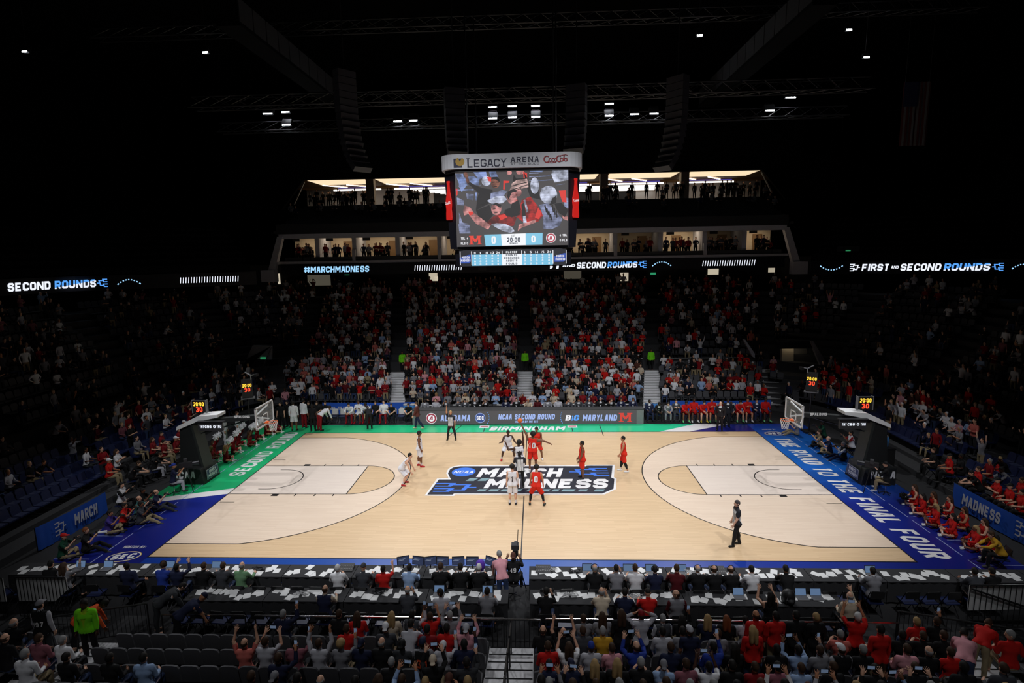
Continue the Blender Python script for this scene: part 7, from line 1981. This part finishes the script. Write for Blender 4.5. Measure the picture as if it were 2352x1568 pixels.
person((p.x - .1, p.y, .003), -1.0, 'sit_camera', seat=.5, lod='A', top=('tee', CN['navy']), bottom=('trousers', CN['light grey']), hair=('backcap', CN['blue']), skin_c='tan', shoes=(.03, .03, .03), label='camera operator in navy top and pale trousers by the left hoop unit', group='camera operators')
tv_cam(p.x + .35, p.y + .42, -1.0, 'black television camera beside the left hoop unit')
p = at_floor(2030, 1135); stool(p.x + .1, p.y + .05, 'black stool under the camera operator at the right hoop unit')
person((p.x + .1, p.y + .05, .003), 1.0, 'sit_camera', seat=.5, lod='A', top=('long', CN['black']), bottom=('trousers', CN['khaki']), hair=('cap', CN['black']), skin_c='light', shoes=(.8, .8, .8), label='camera operator in black top and khaki trousers by the right hoop unit', group='camera operators')
tv_cam(p.x - .5, p.y + .3, 1.0, 'black television camera beside the right hoop unit')
p = at_floor(1950, 1050); folding_chair(p.x + .1, p.y, PI / 2, 'folding chair beside the right hoop unit', 'end line chairs'); o = person((p.x + .1, p.y, .003), PI / 2 - .2, 'sit_camera', seat=.46, top=('vest', CN['white']), inner=('tee', CN['crimson']), bottom=('trousers', CN['black']), hair=('short', 'black'), skin_c='tan', shoes=(.8, .8, .8), label='photographer in white bib over dark red shirt beside the right hoop unit', group='end line photographers')
camera_for(o, 'stills camera held by the photographer in white bib beside the right hoop')
p = at_floor(283, 1180); folding_chair(p.x, p.y, -PI / 2, 'white folding chair under the photographer in the white bib', 'end line chairs'); o = person((p.x, p.y, .003), -PI / 2 + .1, 'sit_camera', seat=.46, top=('vest', CN['white']), inner=('long', CN['black']), bottom=('trousers', CN['black']), hair=('short', 'black'), skin_c='light', shoes=(.03, .03, .03), label='photographer in white bib over black beside the left blue banner', group='end line photographers')
camera_for(o, 'stills camera held by the photographer in white bib near the left banner')
for u, v, c, b, f, lab in ((357, 1100, 'black', 'light grey', -1.2, 'person in black with pale trousers seated behind the left camera operator'), (307, 1122, 'black', 'black', -1.2, 'person in black seated in the dark left of the camera operator')):
    p = at_floor(u, v); folding_chair(p.x, p.y, f, 'folding chair under the ' + lab.replace('seated ', '')[:60], 'end line chairs'); person((p.x, p.y, .003), f, 'sit_lean', seat=.46, top=('tee', CN[c]), bottom=('trousers', CN[b]), hair=('short', 'brown'), skin_c='light', shoes=(.03, .03, .03), label=lab, group='left end people')

# ---- cheerleaders and pompoms
def pompom(loc, m, label, group, r=.17, seed=0):
    rr_ = random.Random(seed); mbx = MB()
    for k in range(90):
        d = Vector((rr_.gauss(0, 1), rr_.gauss(0, 1), rr_.gauss(0, 1))).normalized(); s_ = d.orthogonal().normalized() * .022; L = r * rr_.uniform(.75, 1.1)
        t_ = d.cross(s_)
        mbx.add([s_ * .3, -s_ * .3, d * L - s_ + t_ * .3, d * L + s_ - t_ * .3], [(0, 1, 2, 3)])
    sphere(mbx, (0, 0, 0), r * .62, 8, 6)
    return tag(mbx.build('pompom', m, loc=loc), label, 'pompom', group)
PPW, PPB = mat('white_tinsel', (.75, .75, .78), .4), mat('black_tinsel', (.02, .02, .022), .25, .4)
def hand_pos(o):
    R, J, base, parts = PINFO[o.name]; k = o.scale[0]; a = o.rotation_euler[2]; out = []
    for n in 'RL':
        h = J['hand' + n] + R['hand' + n] @ np.array((.06 if n == 'R' else -.06, 0, -.06)); h = np.array((h[0], h[1], h[2] - base))
        out.append(Vector(o.location) + Matrix.Rotation(a, 3, 'Z') @ (Vector(h) * k))
    return out
chL = [(500, 1049), (528, 1060), (545, 1040), (582, 1024), (599, 1010), (620, 999), (557, 1024), (494, 1062), (640, 994)]
for k, (u, v) in enumerate(chL):
    p = at_floor(u, v)
    up = k not in (5, 7, 8)
    o = person((p.x - .2, p.y, .003), -PI / 2 + .15, 'floor_pompom' if up else 'floor', seat=0.0, top=('tank' if k % 2 else 'long', CN['crimson']), bottom=('skirt', CN['crimson']), hair=('long', ['brown', 'blond', 'black'][k % 3]), skin_c=['light', 'tan', 'light', 'brown'][k % 4], shoes=(.8, .8, .8), height=1.68, label='cheerleader in dark red seated on the green apron, %s from the hoop unit%s' % (ORD[sorted(range(9), key=lambda q: -chL[q][1]).index(k)], ', arms raised' if up else ''), group='cheerleaders on the green apron')
    if up:
        for q, h in enumerate(hand_pos(o)): pompom(h + Vector((0, 0, .1)), PPW, 'white pompom in %s hand of the %s raised-arm cheerleader from the hoop unit' % (['right', 'left'][q], ORD[[j for j in sorted(range(9), key=lambda q: -chL[q][1]) if j not in (5, 7, 8)].index(k)]), 'white pompoms', .18, k * 2 + q)
for u, v, lab in ((538, 1020, 'left'), (566, 1006, 'right')):
    p = at_floor(u, v); person((p.x - .5, p.y, .003), -PI / 2 + .2, 'stand', top=('long', CN['white']), bottom=('trousers', CN['white']), hair=('short', 'brown'), skin_c='light', shoes=(.8, .8, .8), label='%s of two cheer squad members standing in white behind the green apron' % lab, group='cheerleaders on the green apron', height=1.75)
chR = [(2092, 1160), (2110, 1182), (2135, 1178), (2140, 1208), (2172, 1188), (2178, 1232), (2205, 1215), (2230, 1262), (2250, 1244), (2275, 1285)]
for k, (u, v) in enumerate(chR):
    p = at_floor(u, v)
    o = person((p.x + .15, p.y, .003), PI / 2 - .2, 'floor', seat=0.0, top=('tank' if k % 2 == 0 else 'long', CN['red']), bottom=('skirt', CN['red']), hair=('long', ['brown', 'black', 'brown', 'blond'][k % 4]), skin_c=['light', 'light', 'tan', 'brown'][k % 4], shoes=(.8, .8, .8), height=1.68, label='cheerleader in red seated on the blue apron, %s from the right hoop unit' % ORD[k], group='cheerleaders on the blue apron')
    if k % 2 == 0:
        for q, h in enumerate(hand_pos(o)): pompom(h + Vector((0, 0, .02)), PPB, 'black pompom in %s hand of the %s red cheerleader from the hoop unit' % (['right', 'left'][q], ORD[k]), 'black pompoms', .17, 40 + k * 2 + q)
# ---- band and staff at both ends
bandL = [(318, 1000, 'stand', 'grey'), (335, 1012, 'stand', 'crimson'), (352, 1000, 'stand', 'crimson'), (372, 1018, 'sit', 'crimson'), (388, 1000, 'clap', 'crimson'), (398, 985, 'clap', 'crimson'), (412, 1008, 'sit', 'crimson'), (424, 990, 'sit', 'crimson'), (352, 1032, 'sit', 'crimson'), (378, 1038, 'sit', 'crimson'), (405, 1030, 'sit', 'crimson'), (432, 970, 'phone_up', 'crimson'), (440, 985, 'clap', 'crimson'), (252, 1085, 'sit', 'red'), (270, 1062, 'sit_clap', 'white')]
for k, (u, v, pz, c) in enumerate(bandL):
    zf = .28
    p = at_z(u, v + 12, zf + (.5 if pz.startswith('sit') else .0))
    person((p.x, p.y, zf), -PI / 2 + .25, pz, seat=.46 if pz.startswith('sit') else None, top=('tee', CN[c]), bottom=('trousers', CN['khaki' if k % 2 else 'black']), hair=(['short', 'cap', 'long'][k % 3], CN['white'] if k % 3 == 1 else ['brown', 'black'][k % 2]), skin_c=['light', 'tan', 'light'][k % 3], shoes=(.03, .03, .03), label='band member in %s shirt behind the left hoop unit, %s from the left' % (c, ORD[sorted(range(15), key=lambda q: bandL[q][0]).index(k)]), group='band at the left end')
bandR = [(2143, 1075, 'sit', 'black'), (2172, 1128, 'sit_lean', 'black'), (2180, 1090, 'sit', 'red'), (2206, 1090, 'sit', 'black'), (2245, 1122, 'sit', 'red'), (2270, 1150, 'sit_clap', 'red'), (2295, 1105, 'sit', 'red'), (2318, 1120, 'sit_lean', 'grey'), (2310, 1165, 'sit', 'red'), (2335, 1180, 'sit', 'red'), (2345, 1150, 'sit', 'red'), (2190, 1040, 'sit_clap', 'khaki'), (2300, 1262, 'sit_lean', 'yellow')]
for k, (u, v, pz, c) in enumerate(bandR):
    p = at_z(u, v, .75)
    if p.x > 18.3 and p.y < -2.4: p.x = max(p.x, 19.75)
    zf = .28 if p.x > A0 else .003
    person((p.x, p.y, zf), PI / 2 - .25, pz, seat=.46, top=('long' if c in ('yellow', 'grey') else 'tee', CN[c]), bottom=('trousers', CN['black']), hair=(['short', 'short', 'cap'][k % 3], CN['black'] if k % 3 == 2 else ['brown', 'black'][k % 2]), skin_c=['light', 'light', 'tan', 'dark'][k % 4], shoes=(.03, .03, .03), label='person in %s shirt seated behind the right end line, %s from the left' % (c, ORD[sorted(range(13), key=lambda q: bandR[q][0]).index(k)]), group='people behind the right end line')
    folding_chair(p.x, p.y, PI / 2 - .25, 'dark folding chair behind the right end line, %s from the left' % ORD[sorted(range(13), key=lambda q: bandR[q][0]).index(k)], 'chairs behind the right end line', z=zf)

# ------------------------------------------------------------------ near-stand spectators (row, pixel column of the head, colours, pose)
NS = [ # row 1
 (0, 658, 'navy', 'jacket', 'short', 'grey', 'sit_phone1'), (0, 784, 'black', 'long', 'short', 'brown', 'sit'), (0, 826, 'red', 'long', 'long', 'brown', 'sit'), (0, 904, 'beige', 'long', 'long', 'blond', 'sit'), (0, 950, 'charcoal', 'vest', 'short', 'black', 'sit_phone1'), (0, 991, 'red', 'tee', 'short', 'brown', 'sit_phone'), (0, 1036, 'grey', 'long', 'short', 'grey', 'sit_phone'), (0, 1342, 'grey', 'long', 'short', 'brown', 'sit'), (0, 1379, 'grey', 'tee', 'long', 'brown', 'sit'), (1, 1430, 'black', 'long', 'long', 'brown', 'stand'), (1, 1466, 'light grey', 'long', 'cap', 'crimson', 'hands_head'), (0, 1525, 'charcoal', 'vest', 'short', 'grey', 'sit'), (0, 1557, 'black', 'long', 'long', 'black', 'sit_phone1'), (2, 1612, 'navy', 'tee', 'cap', 'light grey', 'stand'), (0, 1630, 'navy', 'long', 'long', 'blond', 'sit'), (0, 1668, 'black', 'long', 'long', 'red', 'sit'), (0, 1693, 'light grey', 'vest', 'short', 'black', 'sit'), (2, 1770, 'red', 'long', 'long', 'blond', 'stand'), (1, 1809, 'red', 'long', 'fringe', 'brown', 'stand'), (1, 1832, 'red', 'long', 'short', 'black', 'stand'), (1, 1858, 'black', 'long', 'short', 'blond', 'stand'), (1, 1936, 'red', 'tee', 'short', 'white', 'phone_up'), (0, 1872, 'black', 'long', 'short', 'brown', 'sit'), (0, 2097, 'red', 'long', 'short', 'blond', 'sit'), (0, 2141, 'black', 'long', 'short', 'brown', 'sit_phone1'),
 # row 2
 (1, 802, 'red', 'long', 'short', 'brown', 'sit'), (1, 891, 'charcoal', 'long', 'backcap', 'white', 'sit'), (1, 945, 'light grey', 'long', 'short', 'black', 'sit_lean'), (1, 980, 'crimson', 'long', 'short', 'black', 'sit'), (1, 1030, 'red', 'long', 'short', 'black', 'sit'), (1, 1072, 'pink', 'long', 'backcap', 'light grey', 'sit_phone'), (1, 1247, 'black', 'long', 'fringe', 'brown', 'sit'), (1, 1308, 'black', 'tee', 'fringe', 'brown', 'sit_up'), (1, 1354, 'charcoal', 'long', 'short', 'brown', 'sit'), (1, 1400, 'yellow', 'long', 'short', 'grey', 'sit'), (1, 1497, 'light grey', 'long', 'short', 'black', 'sit'), (1, 1542, 'grey', 'long', 'short', 'black', 'sit'), (1, 1645, 'grey', 'long', 'short', 'brown', 'sit'), (1, 1915, 'salmon', 'tee', 'short', 'grey', 'sit_clap'), (1, 1980, 'black', 'long', 'fringe', 'grey', 'sit'), (2, 1999, 'red', 'long', 'short', 'black', 'stand'), (1, 1850, 'black', 'long', 'short', 'black', 'stand'), (1, 2050, 'black', 'long', 'short', 'black', 'sit'), (1, 2095, 'black', 'long', 'short', 'brown', 'sit_clap'), (1, 2130, 'black', 'long', 'short', 'brown', 'sit'), (1, 2265, 'red', 'long', 'short', 'brown', 'bend'), (1, 2305, 'red', 'long', 'short', 'grey', 'sit_turn'),
 # row 3
 (2, 572, 'salmon', 'tee', 'fringe', 'brown', 'sit_up'), (2, 619, 'light grey', 'tee', 'short', 'brown', 'sit_phone'), (2, 687, 'mauve', 'tee', 'short', 'black', 'sit_phone1'), (2, 740, 'light grey', 'long', 'short', 'brown', 'sit_up'), (2, 792, 'grey', 'long', 'curly', 'blond', 'sit_phone1'), (2, 850, 'navy', 'long', 'backcap', 'navy', 'sit'), (2, 898, 'black', 'long', 'fringe', 'grey', 'sit'), (2, 917, 'dark grey', 'long', 'backcap', 'black', 'sit'), (2, 966, 'black', 'tank', 'cap', 'navy', 'sit'), (2, 1009, 'light grey', 'long', 'backcap', 'white', 'sit_phone1'), (2, 1069, 'navy', 'long', 'short', 'black', 'sit_phone1'), (2, 1262, 'red', 'long', 'short', 'brown', 'sit'), (2, 1303, 'white', 'tee', 'long', 'brown', 'sit_phone'), (2, 1357, 'light grey', 'long', 'beanie', 'blue', 'sit'), (2, 1403, 'pink', 'long', 'short', 'brown', 'sit'), (2, 1459, 'blue', 'long', 'fringe', 'brown', 'sit_phone'), (2, 1600, 'navy', 'long', 'short', 'brown', 'sit'), (2, 1657, 'blue', 'long', 'short', 'black', 'sit_phone1'), (2, 1700, 'black', 'long', 'long', 'black', 'sit'), (2, 1790, 'black', 'long', 'short', 'black', 'sit'), (2, 1830, 'light blue', 'long', 'short', 'black', 'sit_phone'), (2, 1880, 'grey', 'long', 'short', 'brown', 'sit_phone1'), (2, 1938, 'black', 'vest', 'cap', 'white', 'sit'), (2, 1974, 'black', 'long', 'short', 'grey', 'sit'), (2, 2020, 'pink', 'long', 'short', 'brown', 'sit'), (2, 2056, 'black', 'long', 'fringe', 'grey', 'sit'), (2, 2121, 'red', 'long', 'short', 'brown', 'sit'), (2, 2195, 'pink', 'long', 'short', 'black', 'bend'),
 # row 4
 (3, 268, 'black', 'long', 'short', 'black', 'sit'), (3, 345, 'light blue', 'long', 'short', 'black', 'sit'), (3, 650, 'navy', 'long', 'short', 'brown', 'sit_phone1'), (3, 905, 'black', 'long', 'short', 'grey', 'sit'), (3, 999, 'black', 'long', 'backcap', 'beige', 'sit_phone'), (3, 1075, 'dark grey', 'long', 'short', 'black', 'sit_phone1'), (3, 1262, 'navy', 'tank', 'short', 'black', 'sit'), (3, 1310, 'navy', 'long', 'cap', 'navy', 'sit_clap'), (3, 1364, 'black', 'long', 'long', 'blond', 'sit'), (3, 1415, 'black', 'long', 'long', 'blond', 'sit'), (3, 1484, 'black', 'long', 'short', 'grey', 'sit_clap'), (3, 1530, 'light blue', 'long', 'backcap', 'grey', 'sit_clap'), (3, 1556, 'mauve', 'long', 'short', 'brown', 'sit'), (3, 1632, 'white', 'tee', 'short', 'black', 'sit_phone'), (3, 1682, 'black', 'long', 'short', 'black', 'sit'), (3, 1757, 'mauve', 'long', 'short', 'black', 'sit'), (3, 1735, 'crimson', 'long', 'short', 'brown', 'sit'), (3, 1820, 'light blue', 'tee', 'short', 'brown', 'sit'), (3, 1905, 'black', 'long', 'short', 'brown', 'sit'), (3, 2000, 'black', 'long', 'short', 'black', 'sit'), (3, 2090, 'black', 'long', 'short', 'brown', 'sit_clap'),
 # beyond the left steps
 (1, 50, 'black', 'long', 'fringe', 'grey', 'sit_phone1'), (1, 97, 'black', 'vest', 'cap', 'grey', 'stand'), (2, 107, 'mauve', 'long', 'short', 'brown', 'sit'), (2, 160, 'white', 'long', 'short', 'grey', 'sit'), (3, 78, 'white', 'long', 'short', 'grey', 'sit'), (2, 30, 'black', 'long', 'fringe', 'brown', 'sit'), (3, 170, 'black', 'long', 'short', 'black', 'sit'), (3, 2200, 'black', 'long', 'short', 'black', 'sit'), (3, 2290, 'charcoal', 'long', 'short', 'brown', 'sit')]
for k, u in enumerate(list(range(600, 1100, 47)) + list(range(1240, 2330, 44))):
    if k % 9 == 4: continue
    NS.append((4, u + rb.randrange(-8, 9), rb.choice(['black', 'black', 'charcoal', 'grey', 'light grey', 'navy', 'red', 'white', 'maroon', 'khaki', 'light blue']), rb.choice(['long', 'long', 'tee']), rb.choice(['short', 'short', 'short', 'long', 'fringe', 'backcap']), rb.choice(['black', 'brown', 'brown', 'grey', 'blond']), rb.choice(['sit', 'sit', 'sit_clap', 'sit_phone'])))
places = {}; NX = {}
for r in range(5):
    for sd in (-1, 1):
        e = [q for q in NS if q[0] == r and (at_y(q[1], 1470, NROW[r][0]).x < -.12) == (sd < 0)]
        xs = relax([at_y(q[1], [1428, 1462, 1500, 1543, 1575][r], NROW[r][0] + .25).x for q in e], .5)
        for q, x in zip(e, xs): NX[(r, q[1])] = min(x, -.85) if sd < 0 else max(x, .7)
for (r, u, c, t, h, hc, pz) in NS:
    y, z = NROW[r]
    x = NX[(r, u)]
    places.setdefault((r, 'left' if x < -.12 else 'right'), []).append((abs(x), x, u))
for k in places: places[k].sort()
phone_m = emis('phone_picture', srgb(120, 140, 170), .35)
def phone_for(o, lab):
    R, J, base, parts = PINFO[o.name]; hs = hand_pos(o)
    up = [h for h in hs if h.z > o.location.z + .75 * o.scale[0] - .3]
    w = sum((h for h in hs), Vector()) / 2 if len([h for h in hs]) == 2 and abs(hs[0].z - hs[1].z) < .15 else max(hs, key=lambda q: q.z)
    g = empty('phone', w + Vector((0, .02, .05)), o.rotation_euler[2]); tag(g, lab, 'phone', 'phones held up by spectators')
    wide = abs(hs[0].z - hs[1].z) < .15
    d = (.16, .008, .08) if wide else (.08, .008, .16)
    MB().box((0, 0, 0), d).build('phone_case', M['black'], g); MB().box((0, -.006, 0), (d[0] * .9, .003, d[2] * .9)).build('phone_screen', phone_m, g)
for (r, u, c, t, h, hc, pz) in NS:
    y, z = NROW[r]
    x = NX[(r, u)]
    side = 'left' if x < -.12 else 'right'
    q = [i for i, e in enumerate(places[(r, side)]) if e[2] == u][0]
    sit = pz.startswith('sit')
    dark = hc == 'black' and rb.random() < .35
    kw = dict(top=(t, CN[c]))
    if t == 'jacket': kw['inner'] = ('long', CN['white'])
    if t in ('vest',): kw['inner'] = ('long', CN['light grey'])
    if t == 'tank': kw['inner'] = ('long', CN['grey']) if c == 'black' else ('tee', CN['navy'])
    col = hc if hc in HAIRC and h not in ('cap', 'backcap', 'beanie') else CN.get(hc, (.3, .3, .3))
    hairs = [(h, col)]
    if h in ('cap', 'backcap', 'beanie'): hairs.append(('fringe', rb.choice(['brown', 'black'])))
    lab = 'person in %s %s%s, near stand row %s, %s %s of centre steps' % (c, {'long': 'top', 'tee': 'shirt', 'jacket': 'suit', 'vest': 'vest', 'tank': 'jersey'}[t], {'stand': ' standing', 'phone_up': ' standing', 'hands_head': ' standing', 'cheer': ' standing', 'bend': ' bending'}.get(pz, ''), ROWN[r], ORD[q], side)
    o = person((x, y + (.06 if sit else .3), z), rb.uniform(-.15, .15) + (-.7 if pz == 'bend' else 0), pz, seat=.40 if sit else None, lod='A', hair=hairs, skin_c=rb.choice(['dark', 'brown']) if dark else rb.choice(['light', 'light', 'tan']), bottom=('trousers', CN[rb.choice(['jeans', 'black', 'khaki', 'dark grey'])]), label=lab, group='spectators in the near stand', height=1.75 + rb.uniform(-.08, .08), **kw)
    if u == 966: back_text(o, '34', mat('orange_number', srgb(220, 80, 40), .8), .2, 1.22)
    if u == 1262 and r == 3: back_text(o, 'EDWARDS', NUMW, .08, 1.38, width=.3, name='name_lettering')
    if u == 97: back_text(o, '497', NUMW, .13, 1.2)
    if 'phone' in pz: phone_for(o, 'phone held up by the %s-clad spectator, row %s, %s %s of the centre steps' % (c, ROWN[r], ORD[q], side))
# stewards on the left steps
y, z = NROW[1]
person((-11.75, -13.55, .3), PI + .15, 'stand', lod='A', top=('jacket', CN['lime']), inner=('long', srgb(170, 210, 40)), bottom=('trousers', CN['black']), hair=('short', 'black'), skin_c='dark', label='steward in lime green jacket standing on the left near steps', group='stewards', shoes=(.02, .02, .02), height=1.85)
person((-12.35, -13.2, .3), -1.0, 'bend', lod='A', top=('long', CN['orange']), bottom=('trousers', CN['black']), hair=('short', 'black'), skin_c='dark', label='person in orange-red top bending beside the lime steward', group='spectators in the near stand')
person((-9.6, -12.9, .28), -.8, 'bend', lod='A', top=('tee', CN['navy']), bottom=('trousers', CN['black']), hair=('cap', CN['navy']), skin_c='tan', label='person in navy cap and shirt bending over the first row left of the stand', group='spectators in the near stand')
person((13.2, -15.6, NROW[2][1]), -.3, 'sit', seat=.46, lod='A', top=('jacket', CN['lime']), inner=('long', CN['lime']), bottom=('trousers', CN['black']), hair=('short', 'black'), skin_c='dark', label='steward in lime green jacket at the bottom right corner', group='stewards')
# ------------------------------------------------------------------ stewards in the far aisles, then the mass of the crowd
for k, (u, ya, lab) in enumerate(((925, 18.9, 'left of the middle'), (1206, 18.9, 'on the middle steps'), (1495, 18.9, 'right of the middle'))):
    x = at_y(u, 840, ya).x
    person((x, ya, 1.6), PI + (.3 if k == 0 else 0), 'stand', lod='B', top=('jacket', CN['lime']), inner=('long', CN['lime']), bottom=('trousers', CN['black']), hair=('short', 'black'), skin_c='brown', label='steward in lime jacket standing in the far stand aisle, ' + lab, group='stewards')
print('persons as objects', len(_persons))
for _o in bpy.data.objects:
    if len(str(_o.get('label', '')).split()) > 16: print('LONG', _o['label'])

rc = random.Random(77)
def crowd_variant(pz):
    L = LODS['C']; R, J = fk(POSES[pz]); V = skin(L.V, L.W, R, J)
    sit = pz.startswith('sit')
    base = V[(L.kind == 'pelvis') | (L.kind == 'thigh')][:, 2].min() if sit else V[:, 2].min()
    V[:, 2] -= base
    if sit: V[:, 2] += .46
    return V
L = LODS['C']
CV = {p: crowd_variant(p) for p in ('stand', 'clap', 'crossed', 'stand_pocket', 'hips', 'phone_up', 'one_up', 'cheer', 'sit', 'sit_clap', 'sit_lean', 'sit_chin')}
zf = L.V[L.T].mean(1)
fk_ = np.array([np.bincount(L.dom[t]).argmax() for t in L.T])
names = np.array(BONES)[fk_]
part = np.zeros(len(L.T), int)      # 0 skin, 1 top, 2 sleeve, 3 trousers, 4 shoe, 5 hair
for i, n in enumerate(names):
    b = n[:-1] if n[-1] in 'RL' else n
    if b in ('waist', 'chest'): part[i] = 1
    elif b == 'neck': part[i] = 1 if zf[i, 2] < 1.49 else 0
    elif b == 'uarm': part[i] = 1
    elif b == 'farm': part[i] = 2
    elif b == 'pelvis': part[i] = 1 if zf[i, 2] > .92 else 3
    elif b in ('thigh', 'shin'): part[i] = 3
    elif b == 'foot': part[i] = 4
    elif b == 'head': part[i] = 5 if (zf[i, 2] - 1.70) * .66 - (zf[i, 1] - .075) * .75 > 0 else 0
def pick_top(x, i):
    if abs(x) < 26 and x > 2: pal = ['red'] * 8 + ['crimson'] * 3 + ['white'] * 8 + ['black'] * 10 + ['grey'] * 4 + ['navy'] * 3 + ['light grey'] * 3 + ['pink', 'salmon', 'beige', 'light blue', 'charcoal', 'brown']
    elif abs(x) >= 19: pal = ['black'] * 10 + ['charcoal'] * 5 + ['grey'] * 4 + ['white'] * 4 + ['light grey'] * 3 + ['navy'] * 4 + ['crimson'] * 3 + ['maroon', 'mauve', 'khaki', 'light blue']  # dimness of the end stands partly put into this darker mix of clothes
    else: pal = ['crimson'] * 8 + ['red'] * 3 + ['white'] * 9 + ['light grey'] * 4 + ['black'] * 9 + ['grey'] * 4 + ['pink'] * 2 + ['maroon'] * 2 + ['navy'] * 3 + ['charcoal', 'beige', 'light blue', 'mauve', 'salmon', 'khaki']
    return CN[rc.choice(pal)]
PV, PF, PC = [], [], []; nv = 0; n_p = 0
nL = len(L.V)
def add_person(x, y, z, face, pz, top, bottom, skc, hairc, scale):
    global nv, n_p
    V = CV[pz] * scale
    c, s = math.cos(face), math.sin(face)
    W = np.stack([V[:, 0] * c - V[:, 1] * s + x, V[:, 0] * s + V[:, 1] * c + y, V[:, 2] + z], 1)
    PV.append(W.astype(np.float32)); PF.append(L.T + nv); nv += nL; n_p += 1
    sl = top if rc.random() < .55 else skc
    pal = np.array([skc, top, sl, bottom, (.03, .03, .03), hairc], np.float32)
    PC.append(pal[part])
taken = {}
for (x, y, z, _, i) in CROWD_SPOTS:
    far = y > B0 - .5 and abs(x) < 19 + (y - 12.9) * .35
    left = x < 0
    if far:
        if i < 7: occ = .86 if x < 9 else .62
        else: occ = .9 if x < 10 else .58
        if x > 12 and i in (3, 4): occ = .3
    else:
        occ = (.5 if y > 5 else .38) * (1.0 if i < 7 else .7)
        if i < 3: occ *= .35 if y < 9 else .8
        if y < 0: occ *= .6
    if rc.random() > occ: continue
    ang = math.atan2(-x * .25 if far else -x, -(y if far else y * .6)); face = math.atan2(-math.sin(ang), math.cos(ang)) if False else math.atan2(x * (.25 if far else 1), -(y if far else y * .6) * -1)
    # heading: look towards the middle of the court
    dx, dy = -x * (.3 if far else 1.0), -(y if far else y * .6)
    face = math.atan2(-dx, dy)
    if far and (i >= 5 or x < -1) : standing = rc.random() < (.8 if x < 3 else .45)
    elif far: standing = rc.random() < .25
    else: standing = rc.random() < .6
    if far and i < 4 and x > -9: standing = rc.random() < .12
    pz = rc.choices(['stand', 'clap', 'crossed', 'stand_pocket', 'hips', 'phone_up', 'one_up', 'cheer'], [4, 5, 3, 3, 1, 1, .6, .4])[0] if standing else rc.choice(['sit', 'sit_clap', 'sit_lean', 'sit_chin', 'sit'])
    sk = rc.choice(['light'] * 6 + ['tan'] * 2 + ['brown', 'dark'])
    hr_ = rc.choice([HAIRC['black'], HAIRC['brown'], HAIRC['brown'], HAIRC['blond'], HAIRC['grey'], CN['white'], CN['red'] if rc.random() < .3 else HAIRC['brown']])
    add_person(x + rc.uniform(-.08, .08), y, z, face + rc.uniform(-.3, .3), pz, pick_top(x, i), CN[rc.choice(['jeans', 'black', 'khaki', 'dark grey', 'navy', 'black'])], SKIN[sk], hr_, rc.uniform(.92, 1.06))
# silhouettes in the suites and along the upper concourse
for k in range(len(edges) - 1):
    a, b = edges[k] + .5, edges[k + 1] - .5
    for q in range(rc.randint(8, 12)):
        add_person(rc.uniform(a, b), YS + rc.choice([.5, .7, 1.2]), 10.76, PI + rc.uniform(-.6, .6), rc.choice(['stand', 'crossed', 'stand_pocket', 'sit']), CN[rc.choice(['black', 'navy', 'charcoal', 'crimson', 'grey'])], CN['black'], SKIN['light'], HAIRC['brown'], rc.uniform(.9, 1.03))
for q in range(150):
    x = rc.uniform(-24, 24); i = rc.choice([3, 4, 5, 6, 7, 8, 8, 8])
    add_person(x, YS + .7 + i * .95, 13.75 + i * .36, PI + rc.uniform(-.4, .4), 'sit' if i < 6 else rc.choice(['stand', 'sit', 'crossed']), CN[rc.choice(['black', 'navy', 'charcoal', 'grey'])], CN['black'], SKIN['light'], HAIRC['brown'], 1.0)
for x in list(np.linspace(-23, -17.8, 9)) + list(np.linspace(14.5, 23.5, 13)):
    add_person(x + rc.uniform(-.3, .3), YB + rc.uniform(.2, 1.4), 16.6, PI + rc.uniform(-.9, .9), rc.choice(['stand', 'crossed', 'stand_pocket']), CN['black'], CN['black'], SKIN['light'], HAIRC['brown'], 1.0)
V_ = np.concatenate(PV); F_ = np.concatenate(PF); C_ = np.concatenate(PC)
me = np_mesh('crowd', V_, F_)
at = me.attributes.new('tint', 'FLOAT_COLOR', 'FACE')
at.data.foreach_set('color', np.concatenate([C_, np.ones((len(C_), 1), np.float32)], 1).ravel())
m, nt, b = _nodes('crowd_clothing')
an = nt.nodes.new('ShaderNodeAttribute'); an.attribute_name = 'tint'
nt.links.new(an.outputs['Color'], b.inputs['Base Color']); b.inputs['Roughness'].default_value = .85; b.inputs['Specular IOR Level'].default_value = .2
me.materials.append(m)
tag(link('crowd', me), 'thousands of spectators filling the far, end and upper stands', 'crowd', kind='stuff')
print('crowd', n_p, 'tris', len(F_))
